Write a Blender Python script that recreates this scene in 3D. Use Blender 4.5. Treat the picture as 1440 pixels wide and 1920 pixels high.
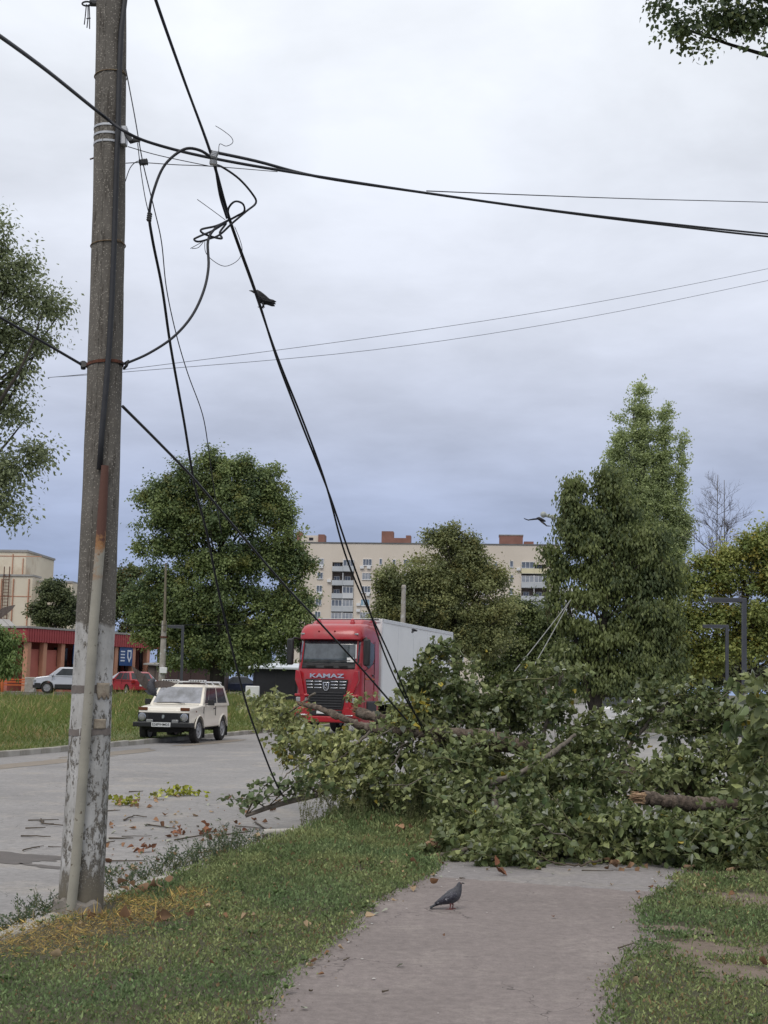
import bpy, bmesh, math, random
import numpy as np
from mathutils import Vector, Matrix, noise as mnoise
R = math.radians
sc = bpy.context.scene
for o in list(bpy.data.objects):
    bpy.data.objects.remove(o, do_unlink=True)
COL = sc.collection
random.seed(11)

# ------------------------------------------------------------------ camera
FPX, CH, PITCH, ROLL = 2400.0, 1.65, math.atan(328/2400.0), 0.02
CF = Vector((0, math.cos(PITCH), math.sin(PITCH)))
_u = Vector((0, -math.sin(PITCH), math.cos(PITCH))); _r = Vector((1, 0, 0))
CR = _r*math.cos(ROLL) + _u*math.sin(ROLL)
CU = -_r*math.sin(ROLL) + _u*math.cos(ROLL)
cam_d = bpy.data.cameras.new('camera'); cam = bpy.data.objects.new('camera', cam_d); COL.objects.link(cam)
cam_d.sensor_fit = 'VERTICAL'; cam_d.sensor_height = 24.0; cam_d.lens = FPX/1920*24.0
cam_d.clip_start = 0.1; cam_d.clip_end = 3000
cam.matrix_world = Matrix(((CR.x, CU.x, -CF.x, 0), (CR.y, CU.y, -CF.y, 0), (CR.z, CU.z, -CF.z, CH), (0, 0, 0, 1)))
sc.camera = cam
sc.render.resolution_x, sc.render.resolution_y = 768, 1024

# ------------------------------------------------------------------ world: overcast sky
SUN_EL, SUN_AZ = R(52), R(205)          # azimuth clockwise from +Y
world = bpy.data.worlds.new('World'); sc.world = world; world.use_nodes = True
nt = world.node_tree; nt.nodes.clear()
def WN(t, **kw):
    n = nt.nodes.new(t)
    for k, v in kw.items(): setattr(n, k, v)
    return n
wo = WN('ShaderNodeOutputWorld'); bg = WN('ShaderNodeBackground'); nt.links.new(bg.outputs[0], wo.inputs[0])
sky = WN('ShaderNodeTexSky', sky_type='NISHITA', sun_disc=False); sky.sun_elevation = SUN_EL; sky.sun_rotation = SUN_AZ
sky.dust_density = 2.0
tc = WN('ShaderNodeTexCoord'); sep = WN('ShaderNodeSeparateXYZ'); nt.links.new(tc.outputs['Generated'], sep.inputs[0])
ramp = WN('ShaderNodeValToRGB'); nt.links.new(sep.outputs['Z'], ramp.inputs[0])
els = ramp.color_ramp.elements
els[0].position = 0.0; els[0].color = (.33, .42, .65, 1)
els[1].position = 1.0; els[1].color = (1.28, 1.27, 1.25, 1)
for p, c in ((.08, (.355, .435, .66, 1)), (.145, (.445, .51, .70, 1)), (.21, (.60, .65, .80, 1)), (.285, (.76, .80, .91, 1)), (.46, (.95, .99, 1.06, 1)), (.62, (1.05, 1.08, 1.12, 1))):
    e = els.new(p); e.color = c
# cloud layer seen in perspective: direction divided by (z + 0.12)
zz = WN('ShaderNodeMath', operation='MAXIMUM'); zz.inputs[1].default_value = 0.0; nt.links.new(sep.outputs['Z'], zz.inputs[0])
za = WN('ShaderNodeMath', operation='ADD'); za.inputs[1].default_value = 0.14; nt.links.new(zz.outputs[0], za.inputs[0])
dv = WN('ShaderNodeVectorMath', operation='DIVIDE'); cb = WN('ShaderNodeCombineXYZ')
for i in range(3): nt.links.new(za.outputs[0], cb.inputs[i])
nt.links.new(tc.outputs['Generated'], dv.inputs[0]); nt.links.new(cb.outputs[0], dv.inputs[1])
ns = WN('ShaderNodeTexNoise'); ns.inputs['Scale'].default_value = 1.9; ns.inputs['Detail'].default_value = 6; ns.inputs['Roughness'].default_value = .56
ns.inputs['Distortion'].default_value = .12
nt.links.new(dv.outputs[0], ns.inputs['Vector'])
mr = WN('ShaderNodeMapRange'); mr.inputs[1].default_value = .34; mr.inputs[2].default_value = .66; mr.inputs[3].default_value = .88; mr.inputs[4].default_value = 1.12
nt.links.new(ns.outputs[0], mr.inputs[0])
mul = WN('ShaderNodeVectorMath', operation='SCALE'); nt.links.new(ramp.outputs[0], mul.inputs[0]); nt.links.new(mr.outputs[0], mul.inputs['Scale'])
skm = WN('ShaderNodeVectorMath', operation='SCALE'); skm.inputs['Scale'].default_value = 0.08; nt.links.new(sky.outputs[0], skm.inputs[0])
mx = WN('ShaderNodeMix', data_type='RGBA'); mx.inputs[0].default_value = .9
nt.links.new(skm.outputs[0], mx.inputs[6]); nt.links.new(mul.outputs[0], mx.inputs[7])
nt.links.new(mx.outputs[2], bg.inputs[0]); bg.inputs[1].default_value = 1.0

sun_d = bpy.data.lights.new('sun', 'SUN'); sun_d.energy = 1.2; sun_d.angle = R(25); sun_d.color = (1, .95, .88)
sun = bpy.data.objects.new('sun', sun_d); COL.objects.link(sun)
sv = Vector((math.sin(SUN_AZ)*math.cos(SUN_EL), math.cos(SUN_AZ)*math.cos(SUN_EL), math.sin(SUN_EL)))
sun.rotation_euler = sv.to_track_quat('Z', 'Y').to_euler(); sun.location = (0, 0, 30)

sc.view_settings.view_transform = 'Standard'; sc.view_settings.look = 'None'
sc.view_settings.exposure = 0.0; sc.view_settings.gamma = 1.0; sc.view_settings.use_curve_mapping = False
sc.cycles.max_bounces = 6; sc.cycles.transparent_max_bounces = 6
sc.cycles.use_adaptive_sampling = True
try:
    sc.cycles.use_denoising = True
except Exception: pass

# ------------------------------------------------------------------ survey: photo point -> place
def ray(px, py):
    return CF + CR*((px-720)/FPX) + CU*((960-py)/FPX)
def G(px, py, z=0.0):
    d = ray(px, py); k = (z-CH)/d.z
    return Vector((d.x*k, d.y*k, z))
def D(px, py, Y):
    d = ray(px, py); k = Y/d.y
    return Vector((d.x*k, Y, CH+d.z*k))
RA = R(13.5)
RD = Vector((math.sin(RA), math.cos(RA), 0)); NL = Vector((-math.cos(RA), math.sin(RA), 0))
def ST(s, t, z=0.0):
    return RD*s + NL*t + Vector((0, 0, z))
T_NEAR, T_FAR, Z_ROAD = 4.3, 15.2, -0.10
def smooth(a, b, x):
    x = min(1, max(0, (x-a)/(b-a))); return x*x*(3-2*x)
def gz(t):                                    # ground height against distance from the path
    return 0.0 if t < T_FAR else .25*smooth(T_FAR, 21, t) + .55*smooth(18, 38, t)
def gxy(x, y):
    return gz(x*NL.x + y*NL.y)

# ------------------------------------------------------------------ tags
def tag(o, label=None, cat=None, group=None, kind=None):
    if label: o['label'] = label
    if cat: o['category'] = cat
    if group: o['group'] = group
    if kind: o['kind'] = kind
    return o
def empty(name, loc=(0, 0, 0), rz=0.0, label=None, cat=None, group=None):
    o = bpy.data.objects.new(name, None); COL.objects.link(o)
    o.empty_display_size = .2; o.location = loc; o.rotation_euler = (0, 0, rz)
    return tag(o, label, cat, group)
def copy_tree(o, parent=None):
    c = o.copy(); COL.objects.link(c); c.parent = parent
    for ch in o.children: copy_tree(ch, c)
    return c

# ------------------------------------------------------------------ mesh builder
class MB:
    def __init__(s): s.v = []; s.f = []; s.m = []; s.mi = 0
    def add(s, vs, fs):
        b = len(s.v); s.v.extend([tuple(v) for v in vs])
        for f in fs: s.f.append([b+i for i in f]); s.m.append(s.mi)
        return s
    def box(s, c, d, rot=None):
        x, y, z = d[0]/2, d[1]/2, d[2]/2
        vs = [Vector(p) for p in ((-x,-y,-z),(x,-y,-z),(x,y,-z),(-x,y,-z),(-x,-y,z),(x,-y,z),(x,y,z),(-x,y,z))]
        if rot is not None: vs = [rot @ v for v in vs]
        c = Vector(c)
        return s.add([v+c for v in vs], [(0,3,2,1),(4,5,6,7),(0,1,5,4),(1,2,6,5),(2,3,7,6),(3,0,4,7)])
    def hexa(s, b, t):          # four bottom corners (counter-clockwise from above), four top
        return s.add(list(b)+list(t), [(0,3,2,1),(4,5,6,7),(0,1,5,4),(1,2,6,5),(2,3,7,6),(3,0,4,7)])
    def tube(s, pts, r, n=8, cap=True, flat=1.0):
        pts = [Vector(p) for p in pts]; m = len(pts)
        rs = r if isinstance(r, (list, tuple)) else [r]*m
        up = Vector((0, 0, 1)); vs = []; fs = []; prev = None
        for i, p in enumerate(pts):
            d = pts[min(i+1, m-1)] - pts[max(i-1, 0)]
            if d.length < 1e-9: d = Vector((0, 0, 1))
            d.normalize()
            if prev is None:
                a = d.cross(up) if abs(d.z) < .95 else d.cross(Vector((0, 1, 0)))
            else:
                a = prev - d*prev.dot(d)
            a.normalize(); prev = a; b = d.cross(a)
            for k in range(n):
                th = 2*math.pi*k/n
                vs.append(p + a*(math.cos(th)*rs[i]) + b*(math.sin(th)*rs[i]*flat))
        for i in range(m-1):
            for k in range(n):
                q = (k+1) % n
                fs.append((i*n+k, i*n+q, (i+1)*n+q, (i+1)*n+k))
        if cap:
            fs.append(tuple(range(n-1, -1, -1))); fs.append(tuple((m-1)*n+k for k in range(n)))
        return s.add(vs, fs)
    def lathe(s, prof, n=24, M=None, closed=False):   # (radius, height) about local z
        M = M or Matrix.Identity(4); vs = []; fs = []; m = len(prof)
        for r_, z_ in prof:
            for k in range(n):
                th = 2*math.pi*k/n; vs.append(M @ Vector((r_*math.cos(th), r_*math.sin(th), z_)))
        for i in range(m-1 + (1 if closed else 0)):
            j = (i+1) % m
            for k in range(n):
                q = (k+1) % n; fs.append((i*n+k, i*n+q, j*n+q, j*n+k))
        if not closed:
            fs.append(tuple(range(n-1, -1, -1))); fs.append(tuple((m-1)*n+k for k in range(n)))
        return s.add(vs, fs)
    def prism(s, poly, M, h):     # polygon in local xy, thickness h along local z
        n = len(poly)
        vs = [M @ Vector((x, y, 0)) for x, y in poly] + [M @ Vector((x, y, h)) for x, y in poly]
        fs = [tuple(range(n-1, -1, -1)), tuple(range(n, 2*n))] + [(i, (i+1) % n, n+(i+1) % n, n+i) for i in range(n)]
        return s.add(vs, fs)
    def loft(s, rings, cap=True, closed=True):
        n = len(rings[0]); vs = [p for r_ in rings for p in r_]; fs = []
        for i in range(len(rings)-1):
            for k in range(n if closed else n-1):
                q = (k+1) % n; fs.append((i*n+k, i*n+q, (i+1)*n+q, (i+1)*n+k))
        if cap:
            fs.append(tuple(range(n-1, -1, -1))); fs.append(tuple((len(rings)-1)*n+k for k in range(n)))
        return s.add(vs, fs)
    def ball(s, c, r, n=10, m=6, M=None):
        c = Vector(c); r = r if isinstance(r, (tuple, list)) else (r, r, r); rings = []
        for i in range(m+1):
            ph = -math.pi/2 + math.pi*i/m; cr = max(.02, math.cos(ph)); ring = []
            for k in range(n):
                p = Vector((r[0]*cr*math.cos(2*math.pi*k/n), r[1]*cr*math.sin(2*math.pi*k/n), r[2]*math.sin(ph)))
                ring.append((M @ p if M is not None else p)+c)
            rings.append(ring)
        return s.loft(rings)
    def quad(s, a, b, c, d): return s.add([a, b, c, d], [(0, 1, 2, 3)])
    def mesh(s, name, mats):
        me = bpy.data.meshes.new(name); me.from_pydata([tuple(v) for v in s.v], [], s.f)
        for m in (mats if isinstance(mats, (list, tuple)) else [mats]): me.materials.append(m)
        if any(s.m): me.polygons.foreach_set('material_index', s.m)
        return me
    def build(s, name, mats, parent=None, smooth=False, bevel=0, seg=2, label=None, cat=None, group=None, kind=None, loc=None, fix=False):
        me = s.mesh(name, mats)
        if fix:
            bm = bmesh.new(); bm.from_mesh(me); bmesh.ops.recalc_face_normals(bm, faces=bm.faces); bm.to_mesh(me); bm.free()
        if smooth is not False: shade(me, smooth)
        o = bpy.data.objects.new(name, me); COL.objects.link(o)
        if parent is not None: o.parent = parent
        if loc is not None: o.location = loc
        if bevel:
            b = o.modifiers.new('bevel', 'BEVEL'); b.width = bevel; b.segments = seg; b.limit_method = 'ANGLE'; b.angle_limit = R(35)
            shade(me, 40)
        return tag(o, label, cat, group, kind)
def shade(me, ang=True):
    me.polygons.foreach_set('use_smooth', [True]*len(me.polygons))
    if ang is not True:
        me.set_sharp_from_angle(angle=R(ang))
def link_mesh(name, me, parent=None, mw=None, **kw):
    o = bpy.data.objects.new(name, me); COL.objects.link(o)
    if parent is not None: o.parent = parent
    if mw is not None: o.matrix_local = mw
    return tag(o, **kw)
def np_mesh(name, V, F, mat, cols=None, smooth=False):
    V = np.asarray(V, dtype=np.float32).reshape(-1, 3); F = np.asarray(F, dtype=np.int32); k = F.shape[1]
    me = bpy.data.meshes.new(name)
    me.vertices.add(len(V)); me.vertices.foreach_set('co', V.ravel())
    me.loops.add(F.size); me.loops.foreach_set('vertex_index', F.ravel())
    me.polygons.add(len(F)); me.polygons.foreach_set('loop_start', np.arange(0, F.size, k, dtype=np.int32))
    me.polygons.foreach_set('loop_total', np.full(len(F), k, dtype=np.int32))
    me.update(calc_edges=True)
    if cols is not None:
        c = np.ones((len(V), 4), dtype=np.float32); c[:, :3] = cols
        at = me.color_attributes.new('col', 'FLOAT_COLOR', 'POINT'); at.data.foreach_set('color', c.ravel())
    me.materials.append(mat)
    if smooth: me.polygons.foreach_set('use_smooth', [True]*len(F))
    return me

# ------------------------------------------------------------------ materials
def newmat(name):
    m = bpy.data.materials.new(name); m.use_nodes = True; t = m.node_tree
    return m, t, t.nodes['Principled BSDF']
def N(t, typ, ins=None, **kw):
    n = t.nodes.new(typ)
    for k, v in kw.items(): setattr(n, k, v)
    for k, v in (ins or {}).items():
        if hasattr(v, 'is_output') : t.links.new(v, n.inputs[k])
        else: n.inputs[k].default_value = v
    return n
def col4(c): return (c[0], c[1], c[2], 1)
def mixc(t, fac, a, b):
    n = t.nodes.new('ShaderNodeMix'); n.data_type = 'RGBA'
    for i, v in ((0, fac), (6, a), (7, b)):
        if hasattr(v, 'is_output'): t.links.new(v, n.inputs[i])
        else: n.inputs[i].default_value = v if i == 0 else col4(v)
    return n.outputs[2]
def noise(t, vec, scale, detail=4, rough=.55):
    n = N(t, 'ShaderNodeTexNoise', {'Scale': scale, 'Detail': detail, 'Roughness': rough})
    if vec is not None: t.links.new(vec, n.inputs['Vector'])
    return n.outputs[0]
def step(t, v, a, b):
    n = N(t, 'ShaderNodeMapRange', {0: v, 1: a, 2: b}); n.clamp = True
    return n.outputs[0]
def bump(t, h, strength, dist, bs):
    b = N(t, 'ShaderNodeBump', {'Strength': strength, 'Distance': dist, 'Height': h}); t.links.new(b.outputs[0], bs.inputs['Normal'])
def pm(name, c1, c2=None, scale=3.0, rough=.6, metal=0.0, bmp=0.0, bscale=None, spec=.4, dirt=None, dscale=1.2, coat=0.0):
    """two-tone noise material; dirt = a third colour in blotches"""
    m, t, b = newmat(name)
    co = N(t, 'ShaderNodeTexCoord').outputs['Object']
    c2 = c2 or tuple(x*.82 for x in c1)
    f = step(t, noise(t, co, scale, 5, .6), .35, .65)
    c = mixc(t, f, c1, c2)
    if dirt: c = mixc(t, step(t, noise(t, co, dscale, 6, .65), .52, .68), c, dirt)
    t.links.new(c, b.inputs['Base Color'])
    b.inputs['Roughness'].default_value = rough; b.inputs['Metallic'].default_value = metal
    b.inputs['Specular IOR Level'].default_value = spec
    if coat: b.inputs['Coat Weight'].default_value = coat; b.inputs['Coat Roughness'].default_value = .08
    if bmp: bump(t, noise(t, co, bscale or scale*6, 4, .6), bmp, .02, b)
    return m
def leafmat(name, rough=.5, trans=.25, under=1.35, spec=.3):
    """own colour from each leaf, paler underneath, some light passes through"""
    m, t, b = newmat(name)
    a = N(t, 'ShaderNodeAttribute', attribute_name='col')
    g = N(t, 'ShaderNodeNewGeometry')
    pale = N(t, 'ShaderNodeVectorMath', {0: a.outputs['Color']}, operation='SCALE'); pale.inputs['Scale'].default_value = under
    c = mixc(t, g.outputs['Backfacing'], (0, 0, 0), (0, 0, 0))
    mxn = c.node; t.links.new(a.outputs['Color'], mxn.inputs[6]); t.links.new(pale.outputs[0], mxn.inputs[7])
    t.links.new(c, b.inputs['Base Color']); b.inputs['Roughness'].default_value = rough; b.inputs['Specular IOR Level'].default_value = spec
    tr = N(t, 'ShaderNodeBsdfTranslucent', {'Color': a.outputs['Color']})
    mxs = N(t, 'ShaderNodeMixShader', {0: trans}); t.links.new(b.outputs[0], mxs.inputs[1]); t.links.new(tr.outputs[0], mxs.inputs[2])
    t.links.new(mxs.outputs[0], t.nodes['Material Output'].inputs[0])
    return m
# ------------------------------------------------------------------ material library
M = {}
def asphalt(name, a, b_, stain, fleck, scale=1.0):
    m, t, b = newmat(name)
    co = N(t, 'ShaderNodeTexCoord').outputs['Object']
    c = mixc(t, step(t, noise(t, co, .55*scale, 6, .6), .32, .68), a, b_)
    c = mixc(t, step(t, noise(t, co, 1.7*scale, 7, .7), .52, .66), c, stain)
    fine = noise(t, co, 95, 3, .7)
    c = mixc(t, step(t, fine, .60, .82), c, fleck)
    c = mixc(t, step(t, fine, .44, .30), c, tuple(x*.62 for x in a))
    mid = noise(t, co, 14, 5, .7)
    c2 = mixc(t, step(t, mid, .3, .7), tuple(x*.78 for x in (1, 1, 1)), (1.13, 1.13, 1.13))
    mm = N(t, 'ShaderNodeMix', data_type='RGBA', blend_type='MULTIPLY'); mm.inputs[0].default_value = 1
    t.links.new(c, mm.inputs[6]); t.links.new(c2, mm.inputs[7])
    # fine cracks
    vo = N(t, 'ShaderNodeTexVoronoi', {'Scale': .8}, feature='DISTANCE_TO_EDGE')
    wv = N(t, 'ShaderNodeVectorMath', operation='ADD'); nz = N(t, 'ShaderNodeTexNoise', {'Scale': 2.3, 'Detail': 4}); t.links.new(co, nz.inputs['Vector'])
    t.links.new(co, wv.inputs[0]); t.links.new(nz.outputs['Color'], wv.inputs[1]); t.links.new(wv.outputs[0], vo.inputs['Vector'])
    crk = N(t, 'ShaderNodeMath', {0: step(t, vo.outputs['Distance'], .006, .002), 1: step(t, noise(t, co, .8, 2), .50, .60)}, operation='MULTIPLY')
    cc = mixc(t, crk.outputs[0], (0, 0, 0), tuple(x*.42 for x in a)); t.links.new(mm.outputs[2], cc.node.inputs[6])
    t.links.new(cc, b.inputs['Base Color']); b.inputs['Roughness'].default_value = .88; b.inputs['Specular IOR Level'].default_value = .25
    bump(t, fine, .5, .006, b)
    return m
M['road'] = asphalt('road_asphalt', (.30, .287, .281), (.225, .216, .213), (.325, .30, .275), (.36, .35, .34), .6)
M['path'] = asphalt('path_asphalt', (.232, .198, .188), (.190, .163, .154), (.258, .224, .208), (.34, .305, .29), 1.0)
M['patch'] = asphalt('patch_asphalt', (.25, .232, .228), (.215, .20, .197), (.27, .25, .23), (.36, .35, .34), 1.0)
M['sidest'] = asphalt('street_asphalt', (.33, .32, .31), (.27, .26, .255), (.36, .34, .32), (.4, .39, .38), .6)

def soilmat():
    m, t, b = newmat('verge_soil')
    co = N(t, 'ShaderNodeTexCoord').outputs['Object']
    c = mixc(t, step(t, noise(t, co, 1.6, 6, .65), .4, .6), (.085, .075, .045), (.055, .062, .028))
    c = mixc(t, step(t, noise(t, co, 30, 4, .7), .45, .7), c, (.11, .095, .065))
    t.links.new(c, b.inputs['Base Color']); b.inputs['Roughness'].default_value = .95
    bump(t, noise(t, co, 40, 5, .7), .8, .02, b)
    return m
M['soil'] = soilmat()
M['dirt'] = pm('bare_dirt', (.20, .155, .125), (.14, .11, .085), 9, .95, bmp=.6, bscale=50)
M['kerb'] = pm('kerb_concrete', (.42, .395, .35), (.33, .31, .275), 3, .9, bmp=.4, dirt=(.25, .23, .19))
M['collar'] = pm('collar_concrete', (.24, .215, .19), (.17, .155, .135), 9, .95, bmp=.5, bscale=40)

def polemat():
    m, t, b = newmat('pole_concrete')
    tcn = N(t, 'ShaderNodeTexCoord'); co = tcn.outputs['Object']
    sp = N(t, 'ShaderNodeSeparateXYZ', {0: co})
    c = mixc(t, step(t, noise(t, co, 2.2, 6, .6), .35, .65), (.165, .150, .130), (.112, .102, .088))
    mp = N(t, 'ShaderNodeMapping', {'Vector': co}); mp.inputs['Scale'].default_value = (1, 1, .12)
    c = mixc(t, step(t, noise(t, mp.outputs[0], 22, 4, .6), .54, .66), c, (.075, .066, .056))
    vo = N(t, 'ShaderNodeTexVoronoi', {'Scale': 95}); t.links.new(co, vo.inputs['Vector'])
    sel = N(t, 'ShaderNodeSeparateColor', {0: vo.outputs['Color']})
    pick = N(t, 'ShaderNodeMath', {0: sel.outputs[0], 1: .66}, operation='GREATER_THAN')
    peb = N(t, 'ShaderNodeMath', {0: step(t, vo.outputs['Distance'], .50, .32), 1: pick.outputs[0]}, operation='MULTIPLY')
    c = mixc(t, peb.outputs[0], c, (1, 1, 1)); t.links.new(mixc(t, sel.outputs[1], (.42, .385, .33), (.15, .135, .115)), c.node.inputs[7])
    # whitewash up to two metres, flaking off
    edge = N(t, 'ShaderNodeMath', {0: sp.outputs['Z'], 1: N(t, 'ShaderNodeMath', {0: noise(t, co, 9, 3), 1: .10}, operation='MULTIPLY').outputs[0]}, operation='ADD')
    wmask = step(t, edge.outputs[0], 2.125, 2.10)
    mp2 = N(t, 'ShaderNodeMapping', {'Vector': co}); mp2.inputs['Scale'].default_value = (1, 1, .45)
    fl = noise(t, mp2.outputs[0], 26, 9, .78)
    big = noise(t, mp2.outputs[0], 4.0, 4, .6)
    lo = N(t, 'ShaderNodeMapRange', {0: sp.outputs['Z'], 1: .2, 2: 2.1, 3: .055, 4: -.07})
    bb = N(t, 'ShaderNodeMath', {0: big, 1: .5}, operation='SUBTRACT')
    b2 = N(t, 'ShaderNodeMath', {0: bb.outputs[0], 1: .55}, operation='MULTIPLY')
    fs = N(t, 'ShaderNodeMath', {0: fl, 1: b2.outputs[0]}, operation='ADD')
    fs2 = N(t, 'ShaderNodeMath', {0: fs.outputs[0], 1: lo.outputs[0]}, operation='ADD')
    flake = step(t, fs2.outputs[0], .555, .515)
    wm = N(t, 'ShaderNodeMath', {0: wmask, 1: flake}, operation='MULTIPLY')
    white = mixc(t, step(t, noise(t, mp2.outputs[0], 6, 5, .6), .4, .65), (.50, .49, .475), (.33, .32, .30))
    c = mixc(t, wm.outputs[0], c, (1, 1, 1)); t.links.new(white, c.node.inputs[7])
    # splash dirt at the foot
    c3 = mixc(t, step(t, edge.outputs[0], .42, .18), c, (.17, .15, .115)); t.links.new(c, c3.node.inputs[6])
    t.links.new(c3, b.inputs['Base Color']); b.inputs['Roughness'].default_value = .92; b.inputs['Specular IOR Level'].default_value = .2
    hs = N(t, 'ShaderNodeMath', {0: noise(t, co, 60, 4, .7), 1: wm.outputs[0]}, operation='ADD')
    bump(t, hs.outputs[0], .55, .006, b)
    return m
M['pole'] = polemat()
def pipemat():
    m, t, b = newmat('conduit_paint')
    co = N(t, 'ShaderNodeTexCoord').outputs['Object']; sp = N(t, 'ShaderNodeSeparateXYZ', {0: co})
    c = mixc(t, step(t, noise(t, co, 4, 5), .35, .65), (.33, .31, .255), (.255, .24, .20))
    c = mixc(t, step(t, noise(t, co, 26, 4, .7), .64, .70), c, (.10, .075, .05))
    z = N(t, 'ShaderNodeMath', {0: sp.outputs['Z'], 1: N(t, 'ShaderNodeMath', {0: noise(t, co, 9, 5, .7), 1: 1.0}, operation='MULTIPLY').outputs[0]}, operation='ADD')
    c = mixc(t, step(t, z.outputs[0], 2.95, 3.15), c, (.30, .15, .06))
    c = mixc(t, step(t, z.outputs[0], 3.17, 3.27), c, (.10, .042, .028))
    t.links.new(c, b.inputs['Base Color']); b.inputs['Roughness'].default_value = .75
    bump(t, noise(t, co, 35, 4, .7), .4, .004, b)
    return m
M['pipe'] = pipemat()
M['cable'] = pm('black_cable', (.013, .014, .019), (.02, .021, .027), 20, .55)
M['cable_grey'] = pm('weathered_cable', (.03, .031, .035), (.022, .023, .027), 20, .6)
M['wire'] = pm('steel_wire', (.16, .17, .19), (.12, .13, .15), 20, .5, metal=.5)
M['wire_rust'] = pm('rusty_wire', (.22, .17, .10), (.12, .07, .04), 30, .8)
M['band'] = pm('steel_band', (.50, .51, .53), (.38, .39, .40), 12, .45, metal=.4)
M['black_plastic'] = pm('black_plastic', (.018, .018, .02), (.028, .028, .03), 15, .5)
M['rust'] = pm('rust', (.14, .05, .028), (.07, .03, .02), 20, .9, bmp=.4)
M['paper'] = pm('old_paper', (.36, .31, .24), (.25, .20, .15), 14, .9, bmp=.3)
M['tape'] = pm('dirty_tape', (.20, .17, .15), (.13, .11, .10), 12, .7)
M['bark'] = pm('bark', (.17, .13, .10), (.055, .042, .034), 26, .95, bmp=1.0, bscale=60, dirt=(.23, .19, .15), dscale=7)
M['bark_grey'] = pm('grey_bark', (.19, .165, .135), (.10, .085, .068), 12, .92, bmp=.8, bscale=28)
M['bark_dark'] = pm('dark_bark', (.055, .045, .036), (.03, .026, .022), 5, .95, bmp=.6)
M['wood_raw'] = pm('torn_wood', (.40, .28, .17), (.26, .155, .09), 30, .85, bmp=.7, bscale=60, dirt=(.16, .085, .05), dscale=22)
M['twig'] = pm('twig_bark', (.10, .078, .055), (.06, .048, .035), 20, .9)
M['twig_green'] = pm('green_twig', (.16, .17, .07), (.11, .10, .05), 20, .8)
M['leaf'] = leafmat('poplar_leaf', .42, .25, 1.5, .35)
M['leaf_far'] = leafmat('crown_leaf', .5, .42, 1.15, .35)
M['grass'] = leafmat('grass_blade', .6, .35, 1.0, .2)
M['litter'] = leafmat('dry_leaf', .8, .15, 1.1, .2)

# vehicles
M['niva'] = pm('cream_paint', (.78, .725, .625), (.72, .665, .57), 1.5, .3, spec=.5, coat=.35)
M['red'] = pm('red_cab_paint', (.38, .012, .020), (.31, .010, .017), 1.3, .34, spec=.5, coat=.35, dirt=(.30, .035, .035), dscale=2.2)
M['silver'] = pm('silver_paint', (.52, .53, .56), (.47, .48, .51), 2, .3, metal=.3, coat=.4)
M['darkred'] = pm('red_car_paint', (.34, .018, .028), (.28, .014, .022), 2, .3, coat=.5)
M['navy'] = pm('navy_paint', (.018, .024, .055), (.014, .018, .04), 2, .28, coat=.5)
M['whitecar'] = pm('white_car_paint', (.78, .78, .78), (.72, .72, .73), 2, .3, coat=.4)
M['glass'] = pm('car_glass', (.045, .05, .056), (.03, .034, .038), 3, .12, spec=.25)
M['windscreen'] = pm('windscreen_glass', (.24, .25, .285), (.07, .075, .085), 3.4, .06, spec=1.0, coat=1.0)  # pale reflection and dark interior patches are painted into the glass colour
M['truckglass'] = pm('truck_windscreen_glass', (.07, .085, .095), (.025, .032, .038), 3.2, .05, spec=.8, coat=.6)
M['tyre'] = pm('tyre_rubber', (.022, .021, .02), (.035, .032, .03), 12, .9)
M['rim'] = pm('wheel_rim', (.40, .40, .41), (.30, .30, .31), 8, .45, metal=.4, dirt=(.18, .16, .14))
M['black'] = pm('black_trim', (.016, .016, .017), (.026, .025, .025), 8, .55)
M['underbody'] = pm('underbody', (.014, .013, .012), (.022, .02, .018), 8, .95)
M['chrome'] = pm('chrome', (.72, .73, .75), (.62, .63, .65), 8, .18, metal=.9)
M['lamp'] = pm('lamp_glass', (.34, .34, .33), (.22, .22, .22), 14, .12, spec=.8, coat=.6)
M['amber'] = pm('amber_lamp', (.16, .055, .02), (.12, .04, .015), 14, .25)
M['redlamp'] = pm('tail_lamp', (.32, .015, .012), (.22, .01, .01), 14, .25)
M['platew'] = pm('plate_white', (.74, .74, .72), (.68, .68, .66), 10, .5)
M['ink'] = pm('black_ink', (.02, .02, .02), (.03, .03, .03), 8, .6)
M['van_white'] = pm('box_panel_white', (.84, .84, .825), (.79, .79, .78), .5, .45, dirt=(.70, .695, .67), dscale=.35)
M['alu'] = pm('aluminium', (.74, .74, .74), (.64, .64, .64), 5, .45, metal=.15)

# buildings
M['brickpale'] = pm('pale_brick', (.66, .585, .50), (.61, .54, .455), .12, .9, dirt=(.62, .52, .43), dscale=.05)
M['redbrick'] = pm('red_brick', (.27, .135, .105), (.22, .11, .085), .8, .9)
M['roofing'] = pm('roof_felt', (.17, .165, .16), (.12, .12, .12), .5, .9)
M['balc'] = pm('balcony_panel', (.50, .52, .54), (.43, .45, .47), .4, .8)
M['balc_white'] = pm('balcony_white', (.62, .63, .64), (.55, .56, .57), .4, .7)
M['balc_cream'] = pm('balcony_cream', (.68, .62, .42), (.62, .56, .38), .4, .7)
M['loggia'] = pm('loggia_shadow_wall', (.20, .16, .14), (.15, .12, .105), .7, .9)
M['frame'] = pm('window_frame', (.74, .74, .74), (.66, .66, .66), 1, .5)
M['pane'] = pm('window_pane', (.085, .10, .125), (.16, .18, .215), .23, .08, spec=.8)
M['pane_curtain'] = pm('curtained_pane', (.36, .37, .39), (.22, .24, .27), .6, .12, spec=.7)
M['pane_blue'] = pm('blue_pane', (.26, .38, .46), (.22, .33, .41), .6, .1, spec=.7)
M['stucco'] = pm('yellowed_stucco', (.70, .63, .50), (.63, .56, .44), .35, .9, dirt=(.50, .41, .30), dscale=.22)
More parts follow.
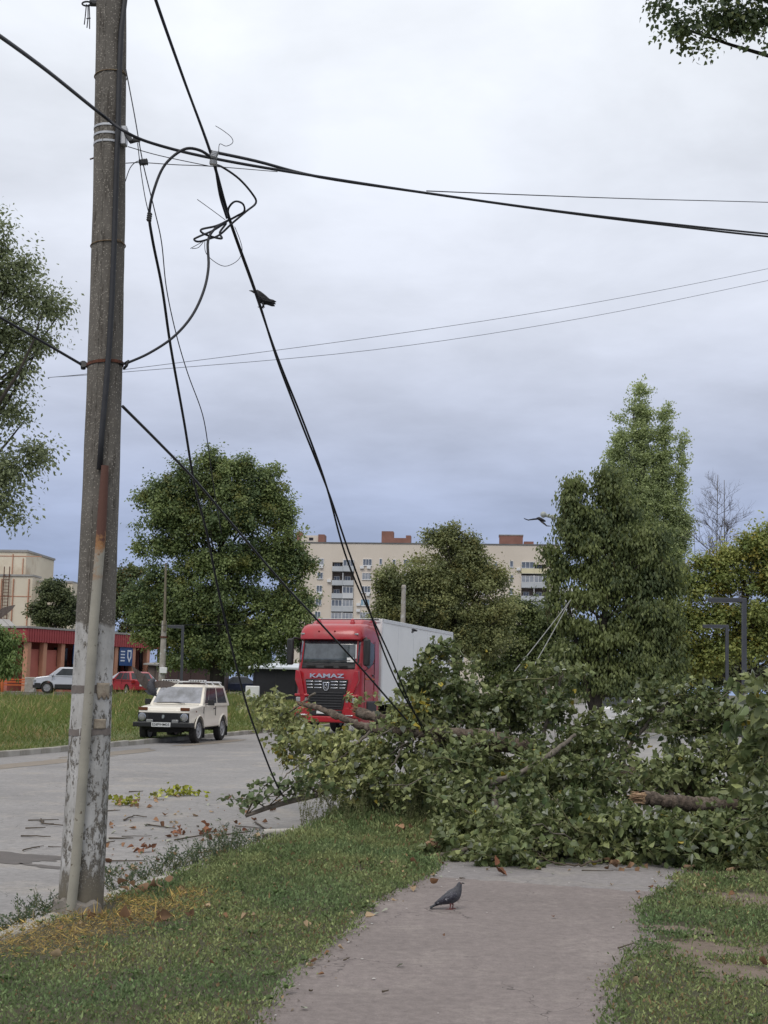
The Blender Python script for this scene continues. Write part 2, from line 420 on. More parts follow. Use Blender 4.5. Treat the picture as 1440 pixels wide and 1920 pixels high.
M['slate'] = pm('grey_slate', (.36, .35, .33), (.28, .27, .26), .8, .9)
M['fascia'] = pm('dark_red_cladding', (.36, .062, .064), (.30, .05, .052), 1.5, .6)
M['redwall'] = pm('pink_red_wall', (.47, .16, .125), (.40, .13, .10), .8, .8)
M['column'] = pm('terracotta_column', (.50, .255, .165), (.44, .22, .14), .8, .8)
M['darkglass'] = pm('dark_shop_glass', (.02, .018, .02), (.03, .026, .028), 1, .15)
M['bluesign'] = pm('blue_sign', (.03, .085, .24), (.025, .07, .20), 2, .5)
M['signwhite'] = pm('sign_white', (.70, .74, .80), (.6, .66, .74), 3, .5)
M['orange'] = pm('orange_paint', (.52, .13, .035), (.45, .11, .03), 3, .6)
M['garage'] = pm('brown_garage_steel', (.055, .030, .028), (.045, .025, .024), 1, .6)
M['garage_black'] = pm('black_garage_steel', (.012, .012, .016), (.018, .018, .022), 1, .55)
M['roof_white'] = pm('pale_roof_sheet', (.55, .58, .62), (.48, .51, .55), .8, .5)
M['lamp_post'] = pm('grey_lamp_paint', (.055, .058, .068), (.045, .048, .056), 3, .45)
M['old_conc'] = pm('old_concrete', (.36, .33, .29), (.27, .245, .215), 4, .9, bmp=.4, dirt=(.5, .5, .49), dscale=3)
M['feather_dark'] = pm('crow_feather', (.006, .006, .008), (.011, .011, .014), 30, .5, bmp=.3)
M['feather_grey'] = pm('pigeon_feather', (.085, .085, .095), (.055, .055, .064), 60, .7, bmp=.4, bscale=140, dirt=(.045, .045, .055), dscale=30)
M['feather_brown'] = pm('brown_feather', (.13, .105, .09), (.09, .072, .062), 40, .75, bmp=.4, bscale=120)
def wingmat():
    m, t, b = newmat('mottled_wing')
    co = N(t, 'ShaderNodeTexCoord').outputs['Object']
    c = mixc(t, step(t, noise(t, co, 70, 4, .7), .45, .6), (.030, .030, .042), (.065, .065, .08))
    c = mixc(t, step(t, noise(t, co, 42, 3, .7), .60, .66), c, (.42, .42, .44))
    t.links.new(c, b.inputs['Base Color']); b.inputs['Roughness'].default_value = .6
    return m
M['feather_mottled'] = wingmat()
M['pinkleg'] = pm('pigeon_leg', (.22, .085, .08), (.18, .07, .065), 60, .7)
M['beak'] = pm('beak', (.03, .03, .032), (.05, .05, .05), 60, .5)
# ------------------------------------------------------------------ ground, road, path, kerbs
def build_ground():
    ss = [-60, -20, 0, 6, 12, 18, 24, 30, 36, 42, 48, 56, 64, 72, 80, 90, 100, 115, 135, 170, 230, 320, 480, 800, 1400]
    ts = [-900, -400, -150, -60, -30, -15, -8, -4, -1, 1.2, 3, T_NEAR-.03, T_NEAR-.02, T_FAR+.02, T_FAR+.03, 16.5, 18, 20, 22, 25, 28, 31, 34, 38, 45, 60, 120, 300, 900]
    m = MB(); vs = []; fs = []
    for s_ in ss:
        for t_ in ts:
            z = -.16 if T_NEAR-.025 < t_ < T_FAR+.025 else gz(t_)
            vs.append(ST(s_, t_, z))
    n = len(ts)
    for i in range(len(ss)-1):
        for j in range(n-1): fs.append((i*n+j, i*n+n+j, i*n+n+j+1, i*n+j+1))
    m.add(vs, fs); m.build('ground', M['soil'], kind='structure', fix=True)
build_ground()
def strip(name, mat, L, Rr, z, kind='structure', front=0.0, cols=6):
    """sheet between a left and a right edge, both lists of points"""
    m = MB(); n = len(L); vs = []; fs = []
    for r_, (a, b) in enumerate(zip(L, Rr)):
        for k in range(cols+1):
            p = Vector(a).lerp(Vector(b), k/cols)
            if front and r_ == 0: p = p + RD*front*(mnoise.noise(Vector((k*.35, 4, 2)))+.5*mnoise.noise(Vector((k*1.3, 4, 2))))
            vs.append((p.x, p.y, z - (.006 if front and r_ == 0 else 0)))
    for i in range(n-1):
        for k in range(cols): fs.append((i*(cols+1)+k, i*(cols+1)+k+1, (i+1)*(cols+1)+k+1, (i+1)*(cols+1)+k))
    m.add(vs, fs)
    return m.build(name, mat, kind=kind, fix=True)
SS = [-20, 0, 5, 10, 15, 20, 30, 40, 60, 90, 130, 200, 320, 600]
strip('road', M['road'], [ST(s, T_FAR) for s in SS], [ST(s, T_NEAR-.015) for s in SS], Z_ROAD)

# the path's ragged edges, surveyed as (s, t)
def to_st(p): return (p.dot(RD), p.dot(NL))
_pl = [(380, 2060), (490, 1925), (560, 1832), (640, 1762), (700, 1702), (760, 1668), (815, 1640), (832, 1612)]
_pr = [(1100, 2060), (1128, 1905), (1150, 1825), (1212, 1762), (1198, 1702), (1262, 1662), (1290, 1622), (1300, 1600)]
PL = np.array([to_st(G(*p)) for p in _pl]); PR = np.array([to_st(G(*p)) for p in _pr])
def wob(s, k): return .05*mnoise.noise(Vector((s*2.3, k, 0))) + .04*mnoise.noise(Vector((s*7, k, 3)))
def path_l(s): return float(np.interp(s, PL[:, 0], PL[:, 1])) + wob(s, 1.7)
def path_r(s): return float(np.interp(s, PR[:, 0], PR[:, 1])) + wob(s, 9.1)
SP = list(np.arange(2.0, 24.1, .12))
strip('path', M['path'], [ST(s, path_l(s)+.06) for s in SP], [ST(s, path_r(s)-.06) for s in SP], .004)
s0 = to_st(G(1000, 1655))[0]
SP2 = list(np.arange(s0, 24.1, .12))
strip('path_patch', M['patch'], [ST(s, path_l(s)+.03) for s in SP2], [ST(s-.25*smooth(0, 1, (s0+1-s)), path_r(s)-.03) for s in SP2], .009, front=.10, cols=40)
SQ = [24, 28, 34, 42, 54]
strip('side_street', M['sidest'], [ST(s, 4.2) for s in SQ], [ST(s, -45) for s in SQ], .012)
SQ = [76, 84, 92, 100, 112]
strip('parking_lane', M['sidest'], [ST(s, 48) for s in SQ], [ST(s, 33.5) for s in SQ], gz(40)+.03) if False else None

# damp stain on the road
def blob(name, mat, c, rx, ry, z, seed, rot=0, n=60):
    m = MB(); pts = []
    for k in range(n):
        a = 2*math.pi*k/n; q = 1+.45*mnoise.noise(Vector((math.cos(a)*1.6+seed, math.sin(a)*1.6, seed)))+.30*mnoise.noise(Vector((math.cos(a)*5+seed, math.sin(a)*5, seed)))
        p = Vector((rx*q*math.cos(a), ry*q*math.sin(a), 0)); p.rotate(Matrix.Rotation(rot, 3, 'Z'))
        pts.append((c.x+p.x, c.y+p.y, z))
    m.add(pts, [tuple(range(n))]); return m.build(name, mat, kind='structure', fix=True)
M['damp'] = pm('damp_asphalt', (.095, .085, .078), (.115, .10, .092), 6, .7, bmp=.3, bscale=90)
blob('damp_stain', M['damp'], G(5, 1606, Z_ROAD), .75, .34, Z_ROAD+.004, 3.3, -R(25))
blob('damp_stain', M['damp'], G(95, 1626, Z_ROAD), .35, .07, Z_ROAD+.004, 8.3, -R(30))
M['silt'] = pm('kerb_silt', (.25, .215, .175), (.21, .18, .15), 4, .95, bmp=.3, bscale=60)
for i, (px, py, rx, ry) in enumerate(((60, 1432, 3.5, .35), (215, 1412, 2.6, .4), (400, 1392, 3.0, .3))):
    blob('kerb_silt', M['silt'], G(px, py, Z_ROAD), rx, ry, Z_ROAD+.004+.0012*i, 2.1+i, R(90)-RA)

def kerb(name, t, s_a, s_b, length, w, h, seed, label):
    rnd = random.Random(seed); root = empty(name, (0, 0, 0)); tag(root, kind='structure')
    m = MB(); m.box((0, 0, 0), (w, length-.012, h)); me = m.mesh('kerb_stone', M['kerb'])
    k = 0; s_ = s_a
    while s_ < s_b:
        o = link_mesh('kerb_stone', me, root)
        p = ST(s_, t+rnd.uniform(-.012, .012), Z_ROAD-.04+h/2+rnd.uniform(-.012, .01))
        o.location = p; o.rotation_euler = (rnd.uniform(-.01, .01), rnd.uniform(-.02, .02), -RA+rnd.uniform(-.008, .008))
        b = o.modifiers.new('bevel', 'BEVEL'); b.width = .018; b.segments = 2
        s_ += length; k += 1
    return root
kerb('near_kerb', T_NEAR+.05, 3.0, 24, 1.0, .15, .155, 3, '')
kerb('far_kerb', T_FAR+.06, 18, 90, 1.0, .15, .17, 4, '')

# ------------------------------------------------------------------ leaf and blade scattering
def unit(a):
    return a/np.maximum(1e-9, np.linalg.norm(a, axis=-1, keepdims=True))
def place(tv, P, A, Nn, S, Wd=None):
    """copies of a leaf outline tv (K,3) at P, axis A, normal Nn, size S"""
    A = unit(A); B = unit(np.cross(Nn, A)); C = np.cross(A, B)
    S = np.asarray(S).reshape(-1, 1, 1); Wd = S if Wd is None else np.asarray(Wd).reshape(-1, 1, 1)
    return (P[:, None, :] + S*tv[None, :, 0:1]*A[:, None, :] + Wd*tv[None, :, 1:2]*B[:, None, :] + S*tv[None, :, 2:3]*C[:, None, :])
def tile_faces(tf, K, n):
    tf = np.asarray(tf); return (tf[None] + (np.arange(n)*K)[:, None, None]).reshape(-1, tf.shape[1])
RHOMB = (np.array([(0, 0, 0), (.45, .36, .03), (1, 0, -.06), (.45, -.36, .03)]), [(0, 3, 2, 1)])
SLIM = (np.array([(0, 0, 0), (.4, .2, .02), (1, 0, -.12), (.4, -.2, .02)]), [(0, 3, 2, 1)])
POPLAR = (np.array([(0, 0, 0), (.42, 0, -.05), (1, 0, -.16), (.03, .26, .03), (.24, .44, .04), (.5, .36, .03), (.78, .15, -.04),
                    (.03, -.26, .03), (.24, -.44, .04), (.5, -.36, .03), (.78, -.15, -.04)]),
          [(0, 1, 3), (3, 1, 4), (4, 1, 5), (5, 1, 6), (6, 1, 2), (0, 7, 1), (7, 8, 1), (8, 9, 1), (9, 10, 1), (10, 2, 1)])
def rnd_dir(rng, n):
    return unit(rng.normal(size=(n, 3)))

# ------------------------------------------------------------------ verge grass and ground cover
POLE = G(150, 1712)
BARE = []
for i_, (a_, b_, ra_, rb_) in enumerate(((1345, 1785, .42, .34), (1405, 1690, .40, .42), (1310, 1640, .22, .55), (1420, 1830, .25, .3), (1440, 1640, .2, .3), (1270, 1745, .12, .2))):
    g_ = G(a_, b_); BARE.append((g_.x, g_.y, ra_, rb_)); blob('bare_dirt', M['dirt'], g_, rb_*1.15, ra_*1.15, .0065+.001*i_, a_*.013, -RA)
def grass_field():
    rng = np.random.default_rng(5)
    V = []; C = []
    n = 600000
    s = rng.uniform(5.0, 24, n); dens = np.clip(1.25-(s-5)/22, .25, 1); keep = rng.random(n) < dens; s = s[keep]
    t = rng.uniform(-4.6, 4.32, len(s))
    pl = np.array([path_l(x) for x in np.linspace(4, 25, 400)]); pr = np.array([path_r(x) for x in np.linspace(4, 25, 400)])
    tl = np.interp(s, np.linspace(4, 25, 400), pl); tr = np.interp(s, np.linspace(4, 25, 400), pr)
    left = (t > tl - rng.exponential(.02, len(s))) ; right = (t < tr + rng.exponential(.02, len(s)))
    x = RD.x*s + NL.x*t; y = RD.y*s + NL.y*t
    ax_ = np.abs(x)-y*.3; vis = ((ax_ < .35) | ((ax_ < 2.2) & (rng.random(len(x)) < .35))) & (y > 5.6)
    def nz(sc_, k):
        return np.array([mnoise.noise(Vector((a*sc_, b*sc_, k))) for a, b in zip(x, y)])
    pre = (left | right) & vis
    x, y, s, t, left, tl, tr = x[pre], y[pre], s[pre], t[pre], left[pre], tl[pre], tr[pre]
    lo = nz(.9, 2.0); md = nz(3.2, 7.0)
    # bare ground on the right and along the right edge
    bare = np.zeros(len(x), bool)
    for bx_, by_, ra_, rb_ in BARE:
        u_ = (x-bx_)*RD.x+(y-by_)*RD.y; v_ = (x-bx_)*NL.x+(y-by_)*NL.y
        bare |= (u_/ra_)**2+(v_/rb_)**2 < 1+2.0*md+.8*lo
    bare |= left & (md < -.56)
    # the foot of the near kerb and the pole collar
    dp = np.hypot(x-POLE.x, y-POLE.y)
    ok = ~(bare & (np.random.default_rng(2).random(len(x)) < .88)) & (dp > .26)
    x, y, s, t, left, lo, md, dp = x[ok], y[ok], s[ok], t[ok], left[ok], lo[ok], md[ok], dp[ok]
    n = len(x)
    far = np.clip((s-8)/10, 0, 1)
    nz_b = np.array([mnoise.noise(Vector((a*1.7, b*.8, 21.))) for a, b in zip(x, y)])
    tall = np.clip((s-14.2)/3.0, 0, 1)*left
    H = (.020 + .040*rng.random(n) + .045*np.clip(md+.25*lo, -.4, 1) ) * (1+.5*far); H = np.maximum(H, .008) + tall*rng.random(n)*.22
    P = np.stack([x, y, np.maximum(.004, H*rng.random(n)**.7)], 1)
    A = rnd_dir(rng, n); A[:, 2] = np.abs(A[:, 2])*(.9+.8*far) + .55 + tall*1.2
    Nn = rnd_dir(rng, n); Nn[:, 2] += .5
    L = (.014 + .015*rng.random(n))*(1+1.0*far) + tall*.05*rng.random(n)
    blade = rng.random(n) < .08+.16*np.clip(nz_b*2, 0, 1)
    L = np.where(blade, L*(1.5+1.0*rng.random(n)), L); W = np.where(blade, L*.22, L*.62)
    g1 = np.array((.142, .190, .078)); g2 = np.array((.262, .290, .125)); g3 = np.array((.120, .192, .088)); dry = np.array((.50, .36, .12)); brown = np.array((.19, .125, .065)); red = np.array((.22, .15, .08))
    u = np.clip(.45+1.1*md+.9*nz_b+.25*rng.normal(size=n), 0, 1)[:, None]
    c = g1*(1-u)+g2*u
    v = np.clip(lo*1.6+.1, 0, 1)[:, None]; c = c*(1-v*.6)+g3*v*.6
    w = (rng.random(n) < .03+.08*np.clip(-lo*2, 0, 1))[:, None]; c = np.where(w, red*1.15, c)
    q = np.zeros(n)
    for a_, b_, wx_, wy_, k_ in ((40, 1782, .34, .32, 1.15), (130, 1755, .36, .30, 1.2), (225, 1735, .34, .26, 1.0), (300, 1712, .28, .20, .85), (345, 1690, .26, .16, .6), (190, 1700, .3, .14, .9)):
        g_ = G(a_, b_); q = np.maximum(q, k_*np.exp(-((x-g_.x)**2/wx_**2+(y-g_.y)**2/wy_**2)))
    dm = (rng.random(n) < np.clip(q*1.75+md*.8*(q > .05)-.10, 0, .96))[:, None]
    c = np.where(dm, np.where(rng.random((n, 1)) < .30, brown, dry*rng.uniform(.65, 1.15, (n, 1))), c)
    L = np.where(dm[:, 0], L*1.7, L); W = np.where(dm[:, 0], L*.11, W); A[:, 2] = np.where(dm[:, 0], A[:, 2]*.35, A[:, 2])
    P[:, 2] += np.where(dm[:, 0], .05*rng.random(n), 0)
    c = c*np.clip(np.exp(rng.normal(size=(n, 1))*.30), .45, 1.9)
    V = place(SLIM[0]*np.array((1, 2.2, 1)), P, A, Nn, L, W)
    # rosettes of broad-leaved weeds in the turf
    k = rng.choice(n, 420, replace=False); k = k[(s[k] < 13)]; ang = rng.uniform(0, 6.28, (len(k), 9)); wl = rng.uniform(.02, .055, (len(k), 1))*np.ones((1, 9))
    wp = np.repeat(np.stack([x[k], y[k], np.full(len(k), .03)], 1)[:, None], 9, 1).reshape(-1, 3)
    wa = np.stack([np.cos(ang), np.sin(ang), rng.uniform(.2, .9, ang.shape)], 2).reshape(-1, 3); wn = np.tile((0, 0, 1.), (len(wa), 1))+rng.normal(size=(len(wa), 3))*.25
    wc = np.array((.12, .17, .065))*np.exp(rng.normal(size=(len(wa), 1))*.3)
    V = np.concatenate([V, place(RHOMB[0]*np.array((1, .85, 1)), wp, wa, wn, wl.ravel())]); c = np.concatenate([c, wc]); n = len(V)
    me = np_mesh('grass', V, tile_faces(SLIM[1], 4, n), M['grass'], np.repeat(c, 4, 0))
    link_mesh('grass', me, label='short knotgrass and dry straw on the verges beside the asphalt path', cat='grass', kind='stuff')
grass_field()

def far_grass():
    rng = np.random.default_rng(8); n = 140000
    s = 20 + 75*rng.random(n)**1.5; t = T_FAR + .16 + 19*rng.random(n)**1.35
    x = RD.x*s + NL.x*t; y = RD.y*s + NL.y*t
    ok = (np.abs(x) < y*.31+1) ; s, t, x, y = s[ok], t[ok], x[ok], y[ok]; n = len(x)
    z = np.array([gz(a) for a in t])
    lo = np.array([mnoise.noise(Vector((a*.25, b*.25, 3))) for a, b in zip(x, y)])
    lo2 = np.array([mnoise.noise(Vector((a*.6, b*.35, 13))) for a, b in zip(x, y)])
    edge = np.clip((t-T_FAR)/5, 0.12, 1)
    H = (.06+.22*rng.random(n)**1.5)*(.4+.6*edge)*(1+.7*lo); tl_ = (lo2 > .12) & (t > 17) & (rng.random(n) < .5); H = np.where(tl_, H*2.0, H)
    A = rnd_dir(rng, n)*1.0; A[:, 2] = np.abs(A[:, 2])+.55
    Nn = rnd_dir(rng, n)
    P = np.stack([x, y, z+H*.25*rng.random(n)], 1)
    u = np.clip(.5+1.0*lo+.3*rng.normal(size=n), 0, 1)[:, None]
    c = np.array((.125, .175, .045))*(1-u)+np.array((.20, .235, .075))*u
    dry = (rng.random(n) < .06+.30*np.clip(lo*2-.2, 0, 1)*(t > 24)+.35*np.clip(lo2*2-.3, 0, 1))[:, None]
    c = np.where(dry, np.array((.40, .32, .15)), c)*rng.uniform(.8, 1.2, (n, 1))
    V = place(SLIM[0], P, A, Nn, H*1.15, np.minimum(H*.4, .075))
    me = np_mesh('grass', V, tile_faces(SLIM[1], 4, n), M['grass'], np.repeat(c, 4, 0))
    link_mesh('grass', me, label='tall green grass on the bank beyond the far kerb', cat='grass', kind='stuff')
far_grass()
m_ = pm('bank_turf', (.11, .15, .045), (.16, .16, .065), .7, .95, bmp=.6, bscale=14)
ss_ = [16, 24, 32, 40, 50, 62, 76, 95]; ts_ = [T_FAR+.14, 17, 18.5, 20, 22, 25, 28, 31, 34, 36]
mb = MB(); mb.add([ST(s, t, gz(t)+.012) for s in ss_ for t in ts_], [(i*10+j, i*10+10+j, i*10+11+j, i*10+j+1) for i in range(7) for j in range(9)])
mb.build('bank_turf', m_, kind='structure', fix=True)
# ------------------------------------------------------------------ standing trees
def limb_path(a, b, rng, bend=.12, n=5, sag=0.0):
    a, b = Vector(a), Vector(b); L = (b-a).length; o = Vector(rng.normal(size=3))*bend*L; pts = []
    for i in range(n+1):
        u = i/n; p = a.lerp(b, u) + o*(u*(1-u)*2); p.z += sag*L*u*(1-u)*-2; pts.append(p)
    return pts
def tree(name, label, cat, base, trunk_top, r0, lobes, n_clump, per, leaf, csize, cols, bark, mat, seed, tmpl=RHOMB, limbs=34, droop=.35, shell=.55, group=None, r1=.04, fill=1.0, yellow=None, up_bias=.6, stretch=1.0, att=(.6, .95), gain=1.0, dens=1.0, sub=9, subr=.42):
    """lobes: (centre, (rx, ry, rz)) in world space; clumps of leaves sit in the outer part of every lobe"""
    rng = np.random.default_rng(seed); per = per*dens
    root = empty(name, base, label=label, cat=cat, group=group); B = Vector(base)
    lt = None
    if sub:                                   # every lobe carries smaller puffs of foliage of its own tone
        sl = []
        for c_, r_ in lobes:
            for q in range(sub):
                dd = unit(rng.normal(size=3)); dd[2] = dd[2]*.9+.12
                f = rng.uniform(.45, .98); k_ = subr*rng.uniform(.65, 1.25); mr_ = (r_[0]*r_[1]*r_[2])**(1/3.)
                sl.append((Vector(np.array(tuple(c_))+dd*np.array(r_)*f), (mr_*k_*1.15, mr_*k_*1.1, mr_*k_*(.85 if stretch < 1.2 else 1.6))))
        sl += [(c_, tuple(v*.84 for v in r_)) for c_, r_ in lobes]
        lobes = sl; lt = np.clip(.5+.30*rng.normal(size=len(lobes)), 0, 1)
    vol = np.array([r[0]*r[1]*r[2] for c, r in lobes])**(2/3.); vol /= vol.sum()
    ids = rng.choice(len(lobes), n_clump, p=vol)
    cen = np.array([tuple(lobes[i][0]) for i in ids]); rad = np.array([lobes[i][1] for i in ids])
    d = rnd_dir(rng, n_clump); d[:, 2] = np.where((d[:, 2] < -.2) & (sub > 0), -d[:, 2]*.8, d[:, 2]); d = unit(d); rr = (shell + (1-shell)*rng.random(n_clump))**.8*rng.uniform(.82, 1.22, n_clump)
    cp = cen + d*rad*rr[:, None]
    k = np.maximum(6, (per*rng.uniform(.5, 1.5, n_clump)*fill)).astype(int)
    idx = np.repeat(np.arange(n_clump), k); n = len(idx)
    cs = csize*rng.uniform(.6, 1.4, n_clump)
    ax = unit(d + rng.normal(size=(n_clump, 3))*.7 + np.array((0, 0, .35 if stretch > 1.2 else .1)))
    al = rng.normal(size=(n, 1)); off = rng.normal(size=(n, 3))*np.array((.46, .46, .40)) + ax[idx]*al*.62*stretch
    off = off/np.maximum(1, np.linalg.norm(off, axis=1, keepdims=True)/1.9)
    P = cp[idx] + off*cs[idx][:, None]
    out = unit(off*.8 + d[idx]*.6 + rng.normal(size=(n, 3))*.35)
    A = unit(out*.7 + rng.normal(size=(n, 3))*.6); A[:, 2] -= droop*2
    Nn = unit(out*.7 + rng.normal(size=(n, 3))*.55 + np.array((0, 0, up_bias)))
    L = leaf*rng.uniform(.65, 1.3, n)
    tone = np.clip((.5 if lt is None else lt[ids])+.2*rng.normal(size=n_clump), 0, 1)[idx]; tone = np.clip(tone+.18*rng.normal(size=n), 0, 1)[:, None]
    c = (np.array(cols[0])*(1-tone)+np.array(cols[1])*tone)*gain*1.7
    c = c*.96+.04*c.mean(1, keepdims=True)
    if yellow is not None:
        yc, frac = yellow
        ym = (rng.random(n_clump) < frac)[idx] | (rng.random(n) < frac*.25)
        c = np.where(ym[:, None], np.array(yc)*rng.uniform(.7, 1.2, (n, 1)), c)
    c = c*rng.uniform(.85, 1.15, (n, 1))
    K = len(tmpl[0])
    V = place(tmpl[0], P, A, Nn, L) - np.array(tuple(B))
    me = np_mesh('crown', V, tile_faces(tmpl[1], K, n), mat, np.repeat(c, K, 0))
    link_mesh('crown', me, root, kind='stuff')
    # trunk and limbs, one continuous woody part each
    T = Vector(trunk_top)-B
    tp = [Vector((0, 0, -.15))] + [p for p in limb_path((0, 0, .15), T, rng, .04, 9)]
    rs = [r0*1.35, r0*1.1] + [r0*(1-u)+r1*u for u in np.linspace(.08, 1, 9)]
    MB().tube(tp, rs, 12).build('trunk', bark, root, smooth=True)
    if limbs:
        m = MB(); pick = rng.choice(n_clump, min(limbs, n_clump), replace=False)
        for i in pick:
            e = Vector(cp[i])-B
            u = min(.95, max(.18, (e.z-.30*(e-Vector((0, 0, e.z))).length)/max(1, T.z)*rng.uniform(*att)))
            a = Vector(tp[0]).lerp(tp[-1], 0); j = u*(len(tp)-2)+1; j0 = min(len(tp)-2, int(j)); a = tp[j0].lerp(tp[j0+1], j-j0)
            rr0 = (r0*(1-u)+r1*u)*.5
            m.tube(limb_path(a, e, rng, .10, 6, .12), [rr0*(1-v)+.012*v for v in np.linspace(0, 1, 7)], 6)
        m.build('limbs', bark, root, smooth=True)
    return root
def lobes_px(lst, Y, dy=.6):
    """lobe centres and radii surveyed in the photograph, at distance Y (plus an own offset)"""
    out = []
    for e in lst:
        px, py, rx = e[0], e[1], e[2]; ry = e[3] if len(e) > 3 else rx; off = e[4] if len(e) > 4 else 0
        y = Y+off; k = y/FPX
        out.append((D(px, py, y), (rx*k, rx*k*dy, ry*k)))
    return out
def base_at(px, Y):
    p = D(px, 1285, Y); return Vector((p.x, p.y, gxy(p.x, p.y)-.02))

# big dark poplar behind the car
tree('poplar_tree', 'huge dark green broad poplar behind the cream car and the garages', 'tree', base_at(405, 68), D(410, 900, 68), .42,
     lobes_px([(425, 905, 60, 55), (345, 930, 60, 58), (480, 930, 60, 60), (300, 940, 40), (400, 985, 95, 70), (505, 985, 55, 65), (300, 1040, 52, 50),
               (420, 1080, 100, 75), (520, 1075, 58, 60), (300, 1110, 60, 50), (370, 1170, 95, 60), (490, 1165, 75, 65), (430, 1225, 85, 35), (345, 1000, 60), (330, 1205, 75, 42), (505, 1205, 70, 45), (400, 1245, 85, 28), (300, 1170, 55, 45), (550, 1150, 36, 40), (570, 1065, 20, 20), (570, 1130, 22, 26), (545, 1120, 32), (270, 990, 22), (545, 1040, 28), (395, 870, 30, 26), (450, 880, 28, 30), (520, 930, 26, 30)], 68),
     2600, 70, .147, .36, ((.045, .066, .030), (.120, .148, .052)), M['bark_dark'], M['leaf_far'], 21, limbs=60, gain=1.3, sub=12, subr=.48, yellow=((.19, .20, .060), .10))
# rowan and maple left of it
tree('rowan_tree', 'dark tree with rusty tints behind the roof of the red pavilion', 'tree', base_at(245, 115), D(245, 1090, 115), .25,
     lobes_px([(235, 1095, 34, 40), (270, 1130, 34, 40), (225, 1150, 30, 38), (262, 1180, 34, 30), (200, 1120, 20, 30), (240, 1205, 40, 25)], 115),
     360, 56, .24, .45, ((.045, .060, .028), (.105, .125, .045)), M['bark_dark'], M['leaf_far'], 22, limbs=14, yellow=((.16, .10, .03), .12))
tree('maple_tree', 'round dark bush tree between the beige building and the concrete pole', 'tree', base_at(105, 118), D(105, 1120, 118), .2,
     lobes_px([(105, 1115, 30, 26), (82, 1150, 24, 26), (125, 1145, 24, 32), (105, 1165, 36, 20), (100, 1100, 16, 14)], 118),
     300, 56, .22, .42, ((.040, .055, .028), (.095, .112, .045)), M['bark_dark'], M['leaf_far'], 23, limbs=14)
# trees behind the truck's box
tree('maple_tree', 'broad olive green tree rising behind the white truck box', 'tree', base_at(850, 74), D(850, 1040, 74), .3,
     lobes_px([(800, 1080, 70, 45), (735, 1095, 38, 28), (870, 1095, 75, 62), (930, 1085, 35, 32), (780, 1140, 75, 55), (880, 1160, 80, 60), (740, 1150, 40, 40),
               (850, 1030, 38, 34), (815, 1008, 22, 18), (885, 1030, 22, 22), (850, 1215, 95, 60), (910, 1200, 45, 70), (780, 1200, 60, 50), (840, 1000, 18, 14)], 74),
     1800, 60, .145, .36, ((.070, .085, .038), (.175, .185, .075)), M['bark_dark'], M['leaf_far'], 24, limbs=50, sub=12, subr=.46, gain=1.1, yellow=((.23, .22, .08), .12))
tree('ash_tree', 'bright green tree right of the olive tree with a dark hollow below', 'tree', base_at(975, 82), D(975, 1150, 82), .25,
     lobes_px([(960, 1140, 34, 30), (1000, 1170, 34, 40), (945, 1190, 42, 45), (985, 1225, 48, 45), (940, 1260, 50, 40), (1030, 1200, 30, 50), (1010, 1270, 45, 30)], 82),
     560, 60, .18, .38, ((.040, .058, .024), (.125, .150, .050)), M['bark_dark'], M['leaf_far'], 25, limbs=18)
# Lombardy poplars behind the catalpa
def lombardy():
    L = []
    for (x0, y0, x1, y1, r0, r1) in ((1203, 742, 1200, 1050, 16, 36), (1166, 788, 1165, 1050, 10, 24), (1243, 780, 1240, 1060, 13, 26), (1281, 835, 1265, 1090, 9, 18), (1288, 975, 1262, 1040, 11, 12), (1148, 850, 1150, 1000, 9, 16)):
        n = 9
        for i in range(n):
            u = i/(n-1); r = r0+(r1-r0)*min(1, u*1.6)
            L.append((x0+(x1-x0)*u, y0+(y1-y0)*u, r, max(r*.8, (y1-y0)/n*.75)))
    tree('lombardy_poplar', 'tall narrow columnar poplar towering behind the catalpa', 'tree', base_at(1205, 78), D(1205, 760, 78), .4,
         lobes_px(L, 78, .9), 1800, 60, .135, .27, ((.080, .098, .048), (.160, .182, .080)), M['bark_dark'], M['leaf_far'], 26, limbs=40, sub=0, gain=1.85, shell=.25, droop=-.15, stretch=1.7)
lombardy()
